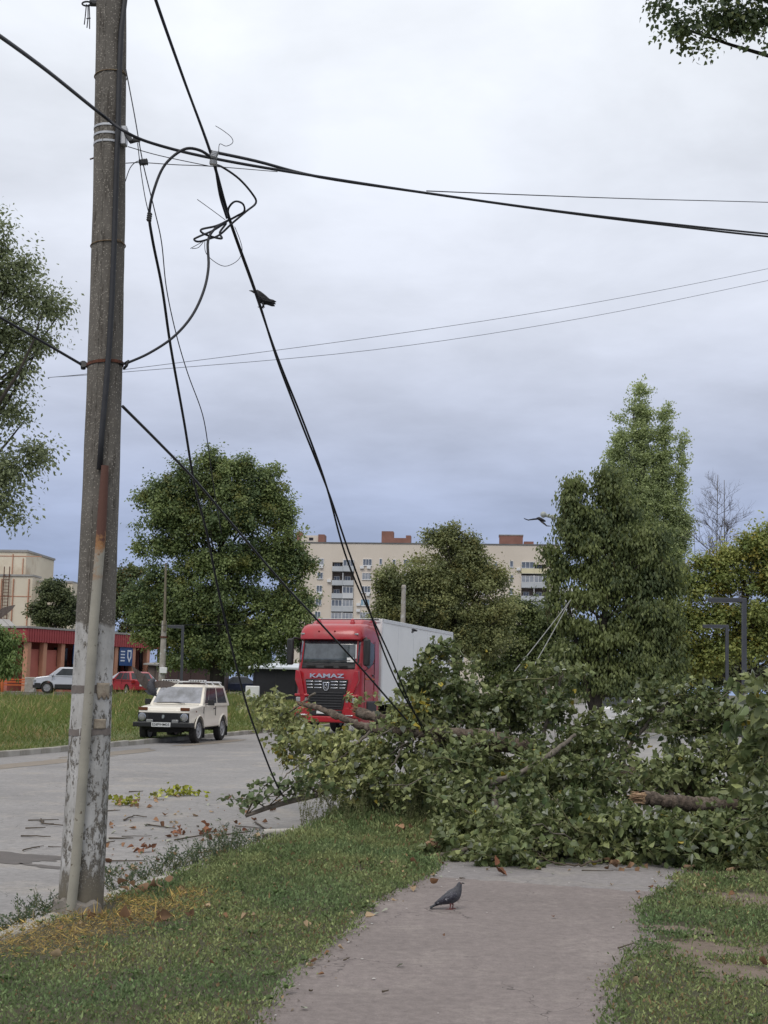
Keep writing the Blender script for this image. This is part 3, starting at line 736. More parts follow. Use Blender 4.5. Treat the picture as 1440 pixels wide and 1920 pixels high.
# catalpa with hanging pods
def catalpa():
    HEART = (np.array([(0, 0, 0), (.38, .26, .05), (1, 0, -.20), (.38, -.26, .05), (.5, 0, -.05)]), [(0, 4, 1), (1, 4, 2), (0, 3, 4), (3, 2, 4)])
    lob = [(1083, 918, 20, 15), (1140, 895, 26, 16), (1068, 945, 18, 14), (1066, 985, 18, 18), (1150, 1280, 70, 16), (1235, 1280, 44, 16), (1065, 1262, 30, 18), (1100, 1292, 34, 10), (1150, 925, 36, 24), (1080, 965, 26, 20), (1118, 985, 32, 24), (1172, 965, 30, 26), (1075, 1005, 24, 18), (1110, 1030, 44, 26), (1165, 1020, 46, 34), (1215, 1030, 36, 40), (1240, 1070, 30, 26),
           (1100, 1075, 40, 26), (1150, 1095, 50, 30), (1215, 1105, 46, 34), (1262, 1110, 22, 30), (1028, 1040, 20, 14), (1048, 1062, 16, 22), (1036, 1085, 12, 16), (1110, 1130, 44, 24), (1180, 1160, 52, 32), (1240, 1165, 34, 32), (1090, 1180, 34, 22), (1140, 1210, 50, 26), (1210, 1215, 50, 34), (1262, 1190, 20, 34),
           (1055, 1165, 24, 16), (1035, 1130, 14, 18), (1075, 1225, 34, 24), (1120, 1250, 46, 20), (1190, 1255, 50, 20), (1245, 1245, 28, 22)]
    root = tree('catalpa_tree', 'large leaved catalpa tree with hanging pods and a forked dark trunk', 'tree', base_at(1115, 46), D(1150, 1000, 46), .2,
                lobes_px(lob, 46, .8), 1900, 44, .15, .30, ((.044, .062, .025), (.128, .150, .050)), M['bark_dark'], M['leaf_far'], 27, HEART, gain=.98, sub=8, subr=.5, limbs=46, droop=.75, up_bias=.9,
                yellow=((.15, .18, .055), .14))
    rng = np.random.default_rng(4); B = root.location
    m = MB(); a = Vector((0, 0, .75))                     # second stem of the fork
    e = D(1065, 1130, 46)-B; m.tube(limb_path(a, e, rng, .08, 8), [.15*(1-u)+.05*u for u in np.linspace(0, 1, 9)], 10)
    m.build('trunk', M['bark_dark'], root, smooth=True)
    pod = MB(); pod.tube([(0, 0, 0), (.012, 0, -.1), (0, .01, -.22), (-.01, 0, -.34)], [.007, .010, .009, .004], 5); me = pod.mesh('seed_pod', pm('pod', (.10, .085, .035), (.07, .05, .025), 12, .8))
    for i in range(160):
        l = lob[rng.integers(len(lob))]; p = lobes_px([(l[0]+rng.uniform(-1, 1)*l[2]*.9, l[1]+rng.uniform(0, 1)*l[3], 4, 4, -rng.uniform(.1, .8)*l[2]*46/FPX)], 46)[0][0]
        o = link_mesh('seed_pod', me, root); o.location = Vector(p)-B; o.rotation_euler = (rng.normal()*.12, rng.normal()*.12, rng.uniform(0, 6)); s = rng.uniform(.8, 1.35); o.scale = (s, s, s)
    return root
catalpa()
# yellowing locust on the right
tree('locust_tree', 'yellowing feathery locust tree behind the two grey lamp posts', 'tree', base_at(1395, 50), D(1395, 1080, 50), .22,
     lobes_px([(1330, 1060, 40, 26), (1400, 1045, 50, 34), (1440, 1020, 34, 26), (1300, 1100, 34, 26), (1370, 1110, 60, 36), (1440, 1090, 50, 44), (1285, 1155, 32, 26), (1340, 1165, 55, 34),
               (1420, 1165, 60, 44), (1290, 1205, 38, 26), (1360, 1220, 60, 32), (1440, 1225, 60, 36), (1320, 1250, 60, 28), (1480, 1120, 60, 80), (1500, 1200, 60, 60), (1438, 1000, 14, 18), (1290, 1235, 40, 30)], 50),
     800, 76, .13, .32, ((.115, .150, .046), (.225, .240, .070)), M['bark_dark'], M['leaf_far'], 28, limbs=46, droop=.25, yellow=((.30, .26, .06), .12), tmpl=RHOMB, up_bias=1.2)
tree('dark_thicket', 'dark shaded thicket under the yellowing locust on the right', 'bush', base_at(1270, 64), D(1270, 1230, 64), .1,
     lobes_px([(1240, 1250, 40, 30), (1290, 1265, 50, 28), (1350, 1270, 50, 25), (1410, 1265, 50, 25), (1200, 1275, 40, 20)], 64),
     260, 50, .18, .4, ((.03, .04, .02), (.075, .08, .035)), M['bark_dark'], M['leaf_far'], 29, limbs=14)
# bare tree
def bare_tree():
    rng = np.random.default_rng(15); B = base_at(1352, 72)
    root = empty('bare_tree', B, label='leafless grey tree with fine twigs above the yellowing locust', cat='tree')
    m = MB(); tw = MB()
    def grow(a, d, L, r, lev, mesh):
        n = 5; pts = [a]; p = a.copy(); dd = d.copy()
        for i in range(n):
            dd = (dd + Vector(rng.normal(size=3))*.10 + Vector((0, 0, .05))).normalized(); p = p+dd*(L/n); pts.append(p.copy())
        mesh.tube(pts, [r*(1-.6*i/n) for i in range(n+1)], 5 if lev else 8)
        if lev >= 3: return
        for k in range((6, 5, 4)[lev]):
            u = rng.uniform(.3, 1); j = int(u*n); q = pts[min(n, j)]
            side = Vector(rng.normal(size=3)); side = (side-dd*side.dot(dd)).normalized()
            grow(q, (dd*.75+side*.75+Vector((0, 0, .2))).normalized(), L*rng.uniform(.42, .66), r*.55, lev+1, tw)
    k = 72/FPX
    for px, top, r in ((1350, 890, .07), (1362, 900, .065), (1306, 1000, .045)):
        a = D(px, 1260, 72)-B; a.z = 0
        if px == 1306: pass
        e = D(px-4, top, 72)-B
        pts = limb_path(a, e, rng, .015, 10); m.tube(pts, [r*(1-.75*i/10) for i in range(11)], 8)
        for i in range(26 if r > .06 else 10):
            u = rng.uniform(.38, .98); q = pts[0].lerp(pts[-1], u); ang = rng.uniform(0, 6.28); L = (1-u)*5.2+.9
            dd = Vector((math.cos(ang), math.sin(ang)*.6, .55)).normalized()
            grow(q, dd, L*rng.uniform(.5, .95), r*.72*(1.15-u), 1, tw)
    m.build('trunk', pm('bare_bark', (.15, .14, .13), (.10, .095, .09), 4, .9), root, smooth=True)
    tw.build('twigs', pm('bare_twig', (.12, .105, .10), (.09, .08, .078), 4, .9), root, kind='stuff')
bare_tree()
# elm whose boughs hang in at the left
tree('elm_tree', 'small leaved elm whose boughs hang in from the left edge', 'tree', base_at(-170, 29), D(-150, 560, 29), .3,
     lobes_px([(10, 520, 55, 55), (60, 565, 60, 34), (105, 575, 34, 18), (10, 620, 60, 40), (70, 640, 38, 34), (30, 690, 45, 26), (-10, 740, 60, 40), (25, 770, 34, 22), (55, 850, 40, 18), (15, 880, 50, 34),
               (-10, 940, 50, 40), (35, 965, 18, 22), (80, 855, 20, 12), (-80, 560, 90, 90), (-100, 700, 90, 90), (-90, 860, 90, 80), (-20, 450, 40, 50), (45, 500, 26, 26), (-150, 480, 90, 80), (-230, 600, 90, 120), (0, 480, 30, 30)], 29, .9),
     900, 60, .10, .31, ((.075, .092, .046), (.155, .175, .090)), M['bark_dark'], M['leaf_far'], 30, sub=0, gain=1.15, limbs=120, tmpl=(RHOMB[0]*np.array((1, .75, 1)), RHOMB[1]), droop=.3, shell=.2, fill=.9)
# poplar overhanging top right
tree('poplar_tree', 'dark leafy poplar bough hanging into the top right corner', 'tree', base_at(1900, 13), D(1760, -420, 13), .2,
     lobes_px([(1240, 12, 30, 18), (1265, 50, 34, 26), (1290, 85, 22, 16), (1320, 40, 44, 34), (1330, 92, 28, 16), (1375, 30, 44, 34), (1395, 70, 16, 14), (1425, 30, 40, 40), (1455, 80, 24, 22),
               (1500, -20, 70, 60), (1380, -40, 80, 40), (1280, -40, 60, 34), (1600, -80, 120, 120), (1500, -150, 140, 90), (1700, -200, 160, 160)], 13, .9),
     760, 24, .055, .12, ((.024, .036, .018), (.060, .078, .030)), M['bark_dark'], M['leaf_far'], 31, limbs=46, tmpl=(np.array([(0, 0, 0), (.3, .42, .05), (1, 0, -.16), (.3, -.42, .05), (.45, 0, -.05)]), [(0, 4, 1), (1, 4, 2), (0, 3, 4), (3, 2, 4)]), droop=.35, shell=.15, yellow=((.16, .18, .06), .08), att=(1.02, 1.3), gain=1.4, sub=0)
# young feathery locust sapling at the left edge
tree('locust_sapling', 'young bright green sapling in front of the left end of the red pavilion', 'tree', base_at(0, 66), D(2, 1190, 66), .06,
     lobes_px([(5, 1215, 28, 22), (12, 1245, 24, 20), (-15, 1230, 40, 40), (22, 1200, 14, 10), (-5, 1190, 22, 14)], 66),
     110, 60, .20, .30, ((.07, .11, .035), (.17, .22, .075)), M['bark_dark'], M['leaf_far'], 32, limbs=18, tmpl=SLIM, droop=.5, sub=0)
# hedge-like trees closing the view behind (far wood)
tree('distant_wood', 'low green wood closing the street between truck and poplars', 'wood', base_at(700, 170), D(700, 1240, 170), .2,
     lobes_px([(480, 1262, 60, 20), (600, 1255, 60, 22), (1060, 1262, 80, 26), (1200, 1268, 90, 24), (1340, 1272, 90, 24), (1450, 1272, 90, 26), (960, 1268, 60, 18)], 170),
     320, 50, .45, .9, ((.045, .06, .028), (.11, .13, .05)), M['bark_dark'], M['leaf_far'], 33, limbs=0, sub=4)
# ------------------------------------------------------------------ the leaning concrete pole
YP = POLE.y
P0 = Vector((POLE.x, POLE.y, -.05)); P1 = D(208, -60, YP)
RB, RT = .158, .112
_tab = [(1712, 150.5, 85), (1420, 166.5, 79), (1170, 178.5, 73), (880, 190.5, 67.5), (608, 199.5, 65), (300, 205.5, 60), (0, 208.5, 56.5), (-120, 209.5, 55)]
_tz = [D(b, a, YP).z for a, b, c in _tab]; _tx = [D(b, a, YP).x for a, b, c in _tab]; _tr = [(D(b+c/2, a, YP)-D(b-c/2, a, YP)).length/2*.985 for a, b, c in _tab]
_fx = np.polyfit(_tz, _tx, 3); _fr = np.polyfit(_tz, _tr, 2)
def pole_axis(z): return Vector((float(np.polyval(_fx, z)), YP, z))
def pole_r(z): return float(np.polyval(_fr, z))
def on_pole(z, ang, off=0.0):           # ang 0 faces the camera, + to the right
    c = pole_axis(z); r = pole_r(z)+off
    return Vector((c.x+r*math.sin(ang), c.y-r*math.cos(ang), z))
def zpx(py):                            # height on the pole seen at picture row py
    return D(180, py, YP).z
pole = empty('utility_pole', POLE, label='leaning speckled concrete utility pole with flaking whitewashed foot', cat='utility pole')
def pb(m, name, mat, **kw):
    par = kw.pop('parent', pole)
    o = m.build(name, mat, par, **kw)
    return o
def rel(p): return Vector(p)-POLE
class PM(MB):                           # builder whose points are given in the world and stored about the pole's foot
    def mesh(s, name, mats):
        s.v = [(v[0]-POLE.x, v[1]-POLE.y, v[2]-POLE.z) for v in s.v]; return MB.mesh(s, name, mats)
def build_pole():
    m = PM(); rings = []; n = 44; zs = list(np.arange(-.05, P1.z, .075))
    for z in zs:
        ring = []
        for k in range(n):
            a = 2*math.pi*k/n
            d = .0035*mnoise.noise(Vector((math.sin(a)*3, math.cos(a)*3, z*2.2)))
            if 1.15 < a < 1.9:                        # chipped right-hand arris
                q = mnoise.noise(Vector((a*4, 0, z*5.0))); d -= .016*max(0, q-.12)*(1 if 3.2 < z < 5.5 else .4)
            if abs(a-2*math.pi+.30) < .09: d += .004*(1+mnoise.noise(Vector((5, 0, z*14))))
            ring.append(on_pole(z, a, d))
        rings.append(ring)
    m.loft(rings); pb(m, 'shaft', M['pole'], smooth=True)
    # rough joint of the mould, a low ragged seam
    m = PM(); rnd = random.Random(3)
    pts = [on_pole(z, -.22+.02*math.sin(z*3)+rnd.uniform(-.012, .012), .001) for z in np.arange(2.0, P1.z, .05)]
    m.tube(pts, [rnd.uniform(.002, .0075) for _ in pts], 5)
    pb(m, 'mould_seam', pm('seam', (.07, .062, .052), (.25, .23, .2), 40, .95))
    # collar at the foot
    for a0, a1, h, t_ in ((-1.35, -.30, .10, .035), (-.12, 1.0, .085, .045)):
        m = PM(); lo = []; hi = []
        k = 7
        secs = []
        for i in range(k):
            a = a0+(a1-a0)*i/(k-1); dz = .012*math.sin(i*1.7)
            b_ = on_pole(.0, a, .006); secs.append([b_+Vector((0, 0, .02)), on_pole(0, a, t_+.012)+Vector((0, 0, .0)), on_pole(0, a, t_)+Vector((0, 0, h+dz)), b_+Vector((0, 0, h+.02+dz))])
        m.loft(secs); pb(m, 'foot_collar', M['collar'], fix=True)
    # conduit pipe with a rusty top
    pp = [(131, 1716), (141, 1620), (151, 1500), (160, 1380), (168, 1270), (175, 1160), (182, 1080), (188, 1000), (192, 930), (195, 880)]
    pts = []
    for px, py in pp:
        z = zpx(py); pts.append(Vector((D(px, py, YP-.2).x, pole_axis(z).y-pole_r(z)-.034, z)))
    pts[0].z = -.02
    m = PM(); m.tube(pts, [.036]*8+[.033, .028], 16); pb(m, 'conduit_pipe', M['pipe'], smooth=40)
    pipe = pole.children[-1] if False else None
    # black cable leaving the pipe and climbing the pole
    cp = [(195, 886), (199, 820), (206, 740), (212, 660), (217, 560), (221, 450), (224, 340), (227, 250), (229, 150), (232, 70), (238, 0), (242, -60)]
    pts = []
    for px, py in cp:
        z = zpx(py); c = pole_axis(z); x = D(px, py, YP).x; r = pole_r(z)+.022; dx = max(-r, min(r, x-c.x)); pts.append(Vector((x, c.y-math.sqrt(max(0, r*r-dx*dx)), z)))
    m = PM(); m.tube(pts, .021, 10); pb(m, 'riser_cable', M['cable_grey'], smooth=True)
    def ring(z, r_off, rad, name, mat, a0=-math.pi, a1=math.pi, n=36, wob_=.0, tilt=0.0, flat=1.0):
        m = PM(); pts = []
        for i in range(n+1):
            a = a0+(a1-a0)*i/n; pts.append(on_pole(z+tilt*math.sin(a)+wob_*math.sin(a*5), a, r_off))
        m.tube(pts, rad, 6, flat=flat); return pb(m, name, mat, smooth=True)
    def band(z, h, off, name, mat, a0=-math.pi, a1=math.pi, tilt=0.0, n=40, rag=0.0):
        m = PM(); secs = []
        for i in range(n+1):
            a = a0+(a1-a0)*i/n; zz = z+tilt*math.sin(a); j = rag*mnoise.noise(Vector((a*3, z*9, 1))); k_ = rag*mnoise.noise(Vector((a*3, z*9, 7)))
            secs.append([on_pole(zz-h/2+j, a, .001), on_pole(zz-h/2+j, a, off), on_pole(zz+h/2+k_, a, off), on_pole(zz+h/2+k_, a, .001)])
        m.loft(secs, cap=True); return pb(m, name, mat, fix=True)
    for py in (244, 259, 274): band(zpx(py), .017, .005, 'steel_band', M['band'], -2.4, .62 if py < 270 else .9)
    for py in (144, 461):
        ring(zpx(py), .006, .0045, 'wire_tie', M['wire_rust'], tilt=.012); 
        m = PM(); z = zpx(py); m.tube([on_pole(z, .55, .03), on_pole(z+.012, .75, .034), on_pole(z, .95, .032), on_pole(z-.012, 1.2, .02)], .004, 6); pb(m, 'wire_twist', M['wire_rust'])
    # lower clamp with its hooks
    zc = zpx(684); band(zc, .022, .010, 'clamp_band', M['rust'], tilt=.015)
    m = PM(); a = on_pole(zc-.02, -1.45, .03); m.tube([on_pole(zc-.015, -1.3, .005), a], .016, 8)
    top = D(156, 682, YP-.05); m.tube([a+Vector((0, 0, -.02)), a.lerp(top, .6), top], [.018, .022, .03], 10); pb(m, 'wedge_clamp', M['black_plastic'], smooth=40)
    m = PM(); h = on_pole(zc+.005, 1.35, .03); m.tube([on_pole(zc, 1.2, .0), h, h+Vector((.03, -.02, .015)), h+Vector((.02, -.02, -.02)), h+Vector((-.005, -.01, -.045))], .011, 8); pb(m, 'hook', M['black_plastic'], smooth=True)
    # bracket and anchor clamp at the silver bands
    z = zpx(262)
    m = PM(); c = on_pole(z, 1.05, .02); m.box(c, (.05, .07, .15)); pb(m, 'bracket_plate', M['band'], bevel=.006)
    m = PM(); m.tube([c+Vector((.02, -.02, .02)), D(246, 265, YP-.18), D(262, 261, YP-.2)], [.022, .02, .017], 8); m.box(D(256, 262, YP-.2), (.05, .035, .028)); pb(m, 'anchor_clamp', M['black_plastic'], smooth=40)
    # ring with dangling wire ends at the top left
    m = PM(); m.box(D(176, 6, YP-.02), (.06, .05, .03)); pts = [D(163+9*math.cos(a), 7+4*math.sin(a), YP-.05+.03*math.sin(a)) for a in np.linspace(0, 6.28, 14)]; m.tube(pts, .007, 6); pb(m, 'ring_bracket', M['cable_grey'], smooth=40)
    m = PM()
    for q in (((162, 8), (160, 30), (158, 46)), ((165, 9), (165, 34), (163, 52)), ((167, 8), (168, 30), (168, 54)), ((162, 35), (170, 34))):
        m.tube([D(a, b, YP-.06) for a, b in q], .0045, 5)
    pb(m, 'dangling_wire', M['cable_grey'])
    # strips of tape and torn notices
    for py, h in ((1292, .055), (1372, .05)):
        band(zpx(py), h, .0035, 'tape_strip', M['tape'], -1.5, 1.5, .006, rag=.012)
    def notice(pxs, z0, z1, name, rag):
        m = PM(); vs = []; k = 9
        for j in range(7):
            for i in range(k):
                a = pxs[0]+(pxs[1]-pxs[0])*i/(k-1); v = j/6
                lo_ = z0 + rag*abs(mnoise.noise(Vector((i*.6, z0*7, 2)))) 
                vs.append(on_pole(lo_+(z1-lo_)*v, a, .006+.006*abs(mnoise.noise(Vector((i*.5, j*.5, z0))))))
        m.add(vs, [(j*k+i, j*k+i+1, j*k+k+i+1, j*k+k+i) for j in range(6) for i in range(k-1)])
        o = pb(m, name, M['paper'], smooth=True); o.modifiers.new('thickness', 'SOLIDIFY').thickness = .0015
    notice((.42, 1.15), zpx(1312), zpx(1280), 'torn_notice', .10); notice((.36, 1.0), zpx(1366), zpx(1347), 'torn_notice', .01)
    # insulators and small fittings on the right
    m = PM(); m.tube([on_pole(zpx(297), -1.5, .0), on_pole(zpx(300), -1.5, .03)], .006, 6); pb(m, 'stub_bolt', M['rust'])
build_pole()

# ------------------------------------------------------------------ cables: surveyed (px, py, distance)
def cable(name, pts, r, mat, label, cat='cable', group=None, n=6, sub=6, parent=None, twist=0, gap=0.0):
    P = [D(*p) for p in pts]
    # Catmull-Rom through the surveyed points
    Q = []
    for i in range(len(P)-1):
        a, b, c, d = P[max(0, i-1)], P[i], P[i+1], P[min(len(P)-1, i+2)]
        for k in range(sub):
            u = k/sub; Q.append(.5*((2*b)+(c-a)*u+(2*a-5*b+4*c-d)*u*u+(3*b-a-3*c+d)*u**3))
    Q.append(P[-1]); O = Q[0].copy()
    m = MB()
    if not twist: m.tube([q-O for q in Q], r, n)
    else:                                         # several strands lying together, slowly winding
        Q2 = []
        for i in range(len(Q)-1):
            for k in range(3): Q2.append(Q[i].lerp(Q[i+1], k/3))
        Q2.append(Q[-1]); L = 0; S = []
        for i, q in enumerate(Q2):
            if i: L += (q-Q2[i-1]).length
            S.append(L)
        for st in range(twist):
            pts_ = []
            for i, q in enumerate(Q2):
                d = (Q2[min(i+1, len(Q2)-1)]-Q2[max(0, i-1)]).normalized(); a = d.cross(Vector((0, 1, 0))).normalized(); b = d.cross(a)
                g = gap(S[i]/L) if callable(gap) else gap
                th = 2*math.pi*st/twist + S[i]*1.5; pts_.append(q-O + (a*math.cos(th)+b*math.sin(th))*g)
            m.tube(pts_, r, n)
    return m.build(name, mat, parent, smooth=True, loc=O, label=label, cat=cat, group=group)

cable('fallen_cable', [(268, -80, 8.6), (292, 0, 8.8), (345, 150, 9.1), (396, 290, 9.4), (430, 410, 9.8), (478, 545, 10.4), (520, 672, 11.0), (566, 790, 11.7), (612, 912, 12.4), (650, 1035, 13.2), (690, 1140, 14.0), (726, 1228, 14.8), (760, 1305, 15.5), (800, 1378, 16.2)],
      .0105, M['cable'], 'thick twin black cable running from top edge down onto the fallen trunk', twist=2, gap=lambda u: .003+.007*smooth(.2, .36, u)+.016*smooth(.36, .75, u))
cable('overhead_cable', [(-60, 30, 6.4), (0, 68, 6.9), (90, 134, 7.9), (187, 212, 9.0), (240, 250, 9.05), (300, 273, 9.3), (400, 297, 9.8), (560, 325, 10.6), (800, 362, 12), (1040, 395, 13.4), (1240, 418, 14.6), (1500, 444, 16.4), (1900, 476, 19.4), (2400, 500, 24)],
      .013, M['cable'], 'thick black cable strapped to the pole and spanning the picture from left to right')
cable('overhead_cable', [(395, 284, 9.75), (480, 302, 10.2), (600, 332, 10.9), (800, 362, 12.05), (1040, 396, 13.45), (1240, 421, 14.7), (1500, 449, 16.5), (1900, 480, 19.5), (2400, 504, 24)],
      .013, M['cable'], 'black cable lying against the main span right of the junction')
cable('overhead_wire', [(800, 358, 12.2), (1000, 366, 14), (1200, 373, 16), (1500, 381, 19), (2000, 396, 24), (2400, 410, 28)], .006, M['cable'], 'thin black wire just above the main span at right')
cable('drooping_cable', [(398, 297, 9.5), (375, 282, 9.45), (345, 280, 9.4), (310, 308, 9.35), (290, 352, 9.3), (280, 400, 9.3), (286, 450, 9.4), (304, 540, 9.8), (320, 650, 10.3), (345, 790, 11), (365, 910, 11.7), (388, 1000, 12.4), (410, 1110, 13), (436, 1220, 13.6), (462, 1320, 14.4), (490, 1400, 15.1), (516, 1465, 15.6), (538, 1505, 15.9)],
      .0115, M['cable'], 'black cable arching from the junction and drooping down onto the roadside branch')
cable('slack_cable', [(-40, 572, 8.3), (0, 595, 8.5), (80, 641, 8.8), (152, 683, 9.0)], .010, M['cable'], 'short black cable from the left edge into the pole clamp')
cable('slack_cable', [(240, 680, 9.0), (280, 662, 9.1), (325, 632, 9.2), (360, 592, 9.3), (382, 545, 9.4), (391, 500, 9.5), (390, 452, 9.55), (404, 428, 9.6), (430, 412, 9.7)], .0105, M['cable'], 'black cable looping from the pole clamp up into the tangle')
cable('broken_cable', [(230, 762, 9.1), (300, 832, 10), (370, 905, 11), (450, 1000, 12.2), (530, 1093, 13.4), (600, 1168, 14.4), (680, 1256, 15.5), (740, 1325, 16.2), (778, 1368, 16.4)], .0115, M['cable'], 'straight black cable slanting from the pole to the fallen trunk')
cable('thin_wire', [(236, 130, 9.1), (252, 215, 9.15), (268, 305, 9.2), (290, 395, 9.3), (303, 455, 9.4), (312, 540, 9.6), (330, 625, 9.9), (352, 700, 10.2), (380, 778, 10.6), (392, 850, 10.9), (402, 920, 11.2), (415, 1000, 11.6)], .0042, M['cable_grey'], 'wavy thin wire falling from the pole past the drooping cable')
cable('distant_wire', [(90, 708, 26), (240, 692, 27), (700, 632, 30), (1100, 570, 33), (1500, 491, 36), (2000, 380, 41)], .0065, M['wire'], 'upper of two faint grey wires rising to the right')
cable('distant_wire', [(100, 707, 26), (240, 697, 27), (700, 656, 30), (1100, 595, 33), (1500, 513, 36), (2000, 402, 41)], .0065, M['wire'], 'lower of two faint grey wires rising to the right')
# fittings on the wires
def connector(name, px, py, Y, dx, dz, ang, label, ribs=4):
    m = MB(); c = D(px, py, Y)
    rot = Matrix.Rotation(ang, 3, 'Y')
    m.box((0, 0, 0), (dx, dx*.9, dz), rot)
    for i in range(ribs):
        z = (-.5+(i+.5)/ribs)*dz; m.box(rot @ Vector((0, 0, z)), (dx*1.22, dx*1.08, dz/ribs*.5), rot)
    return m.build(name, M['black_plastic'], None, bevel=.003, loc=c, label=label, cat='connector')
connector('cable_connector', 280, 407, 9.28, .030, .066, .08, 'ribbed grey connector on the drooping cable beside the pole')
connector('wire_clamp', 269, 304, 9.2, .036, .066, 1.45, 'black clamp box on the wires right of the silver bands')
connector('branch_clamp', 402, 290, 9.38, .042, .05, .3, 'upper pale bolted clamp at the cable junction')['label']
connector('branch_clamp', 400, 305, 9.40, .045, .036, .1, 'lower pale bolted clamp at the cable junction')
for o in list(COL.objects):
    if o.name.startswith('branch_clamp'): o.data.materials[0] = M['band']
# tangle of cut cable
T = 'black cable loops knotted round the fallen cable below the junction'
cable('cable_tangle', [(430, 412, 9.7), (428, 392, 9.6), (440, 378, 9.55), (455, 382, 9.55), (458, 396, 9.6), (444, 405, 9.65), (425, 415, 9.7), (404, 424, 9.62), (378, 430, 9.55), (380, 437, 9.55), (398, 444, 9.6), (416, 447, 9.65), (412, 436, 9.7), (424, 418, 9.72), (400, 432, 9.6), (372, 444, 9.5), (364, 449, 9.5), (372, 453, 9.5), (392, 448, 9.6), (412, 440, 9.7), (436, 418, 9.75), (462, 396, 9.8), (480, 380, 9.85), (472, 362, 9.8), (448, 335, 9.7), (418, 314, 9.6), (402, 308, 9.5)],
      .0085, M['cable'], T, 'cable', sub=5)
cable('cable_tail', [(404, 310, 9.45), (408, 340, 9.55), (414, 372, 9.65), (426, 410, 9.72)], .010, M['cable'], 'short black cable end hanging from the junction into the tangle')
for i, (p, lab) in enumerate((([(404, 236, 9.5), (420, 246, 9.5), (434, 258, 9.5), (436, 268, 9.5), (424, 274, 9.5), (412, 270, 9.5), (410, 284, 9.45)], 'curl of thin wire sticking up from the junction'),
             ([(370, 374, 9.4), (395, 392, 9.55), (422, 412, 9.7)], 'straight thin wire end left of the tangle'),
             ([(357, 466, 9.5), (375, 456, 9.5), (382, 452, 9.55), (372, 464, 9.5), (360, 466, 9.5)], 'small thin wire loop at lower left of the tangle'),
             ([(384, 452, 9.55), (386, 474, 9.55), (404, 492, 9.6), (424, 499, 9.7), (446, 488, 9.9), (454, 470, 9.9), (450, 450, 9.9), (440, 425, 9.8)], 'large thin wire loop hanging below the tangle'),
             ([(240, 275, 9.0), (300, 292, 9.2), (395, 312, 9.4)], 'thin wire from the bracket to the junction'),
             ([(236, 306, 9.05), (268, 305, 9.2), (330, 309, 9.35), (398, 312, 9.45), (520, 322, 10.3)], 'thin wire through the black clamp box'),
             ([(235, 340, 9.05), (244, 315, 9.1), (256, 303, 9.15), (266, 303, 9.2)], 'short curved wire from the pole to the clamp box'),
             ([(258, 268, 9.0), (264, 320, 9.15), (272, 370, 9.2), (279, 400, 9.28)], 'thin wire down to the ribbed connector'))):
    cable('loose_wire', p, .0028 if i < 4 else .0035, M['cable_grey'], lab, 'wire', n=5)
# guy ropes on the right, faint and far
for a, b, lab in (((1070, 1125, 40), (905, 1330, 30), 'left of two pale ropes slanting down from the catalpa'), ((1068, 1128, 40), (970, 1300, 30), 'right of two pale ropes slanting down from the catalpa')):
    cable('guy_rope', [a, ((a[0]+b[0])/2, (a[1]+b[1])/2+3, 35), b], .014, pm('pale_rope', (.27, .27, .26), (.2, .2, .19), 5, .8), lab, 'rope')
cable('street_wire', [(205, 1172, 64), (320, 1172, 64), (480, 1170, 66)], .014, M['cable'], 'faint dark wire crossing in front of the big poplar')
# ------------------------------------------------------------------ vehicles: local x forward, y to the left, z up
def text(s, size, mat, parent, name, loc, rot, sx=1.0, depth=.004, bold=0.0):
    cu = bpy.data.curves.new(name, 'FONT'); cu.body = s; cu.size = size; cu.extrude = depth; cu.align_x = 'CENTER'; cu.align_y = 'CENTER'; cu.offset = bold
    o = bpy.data.objects.new(name, cu); COL.objects.link(o)
    dg = bpy.context.evaluated_depsgraph_get(); me = bpy.data.meshes.new_from_object(o.evaluated_get(dg)); me.materials.clear(); me.materials.append(mat)
    bpy.data.objects.remove(o, do_unlink=True); bpy.data.curves.remove(cu)
    o = bpy.data.objects.new(name, me); COL.objects.link(o); o.parent = parent
    o.matrix_local = Matrix.Translation(loc) @ rot @ Matrix.Diagonal((sx, 1, 1, 1)); return o
FRONT = Matrix(((0, 0, 1, 0), (1, 0, 0, 0), (0, 1, 0, 0), (0, 0, 0, 1)))       # text reading on a face that looks along +x
XZ = lambda y: Matrix(((1, 0, 0, 0), (0, 0, -1, y), (0, 1, 0, 0), (0, 0, 0, 1)))  # polygon (x,z); thickness runs to -y
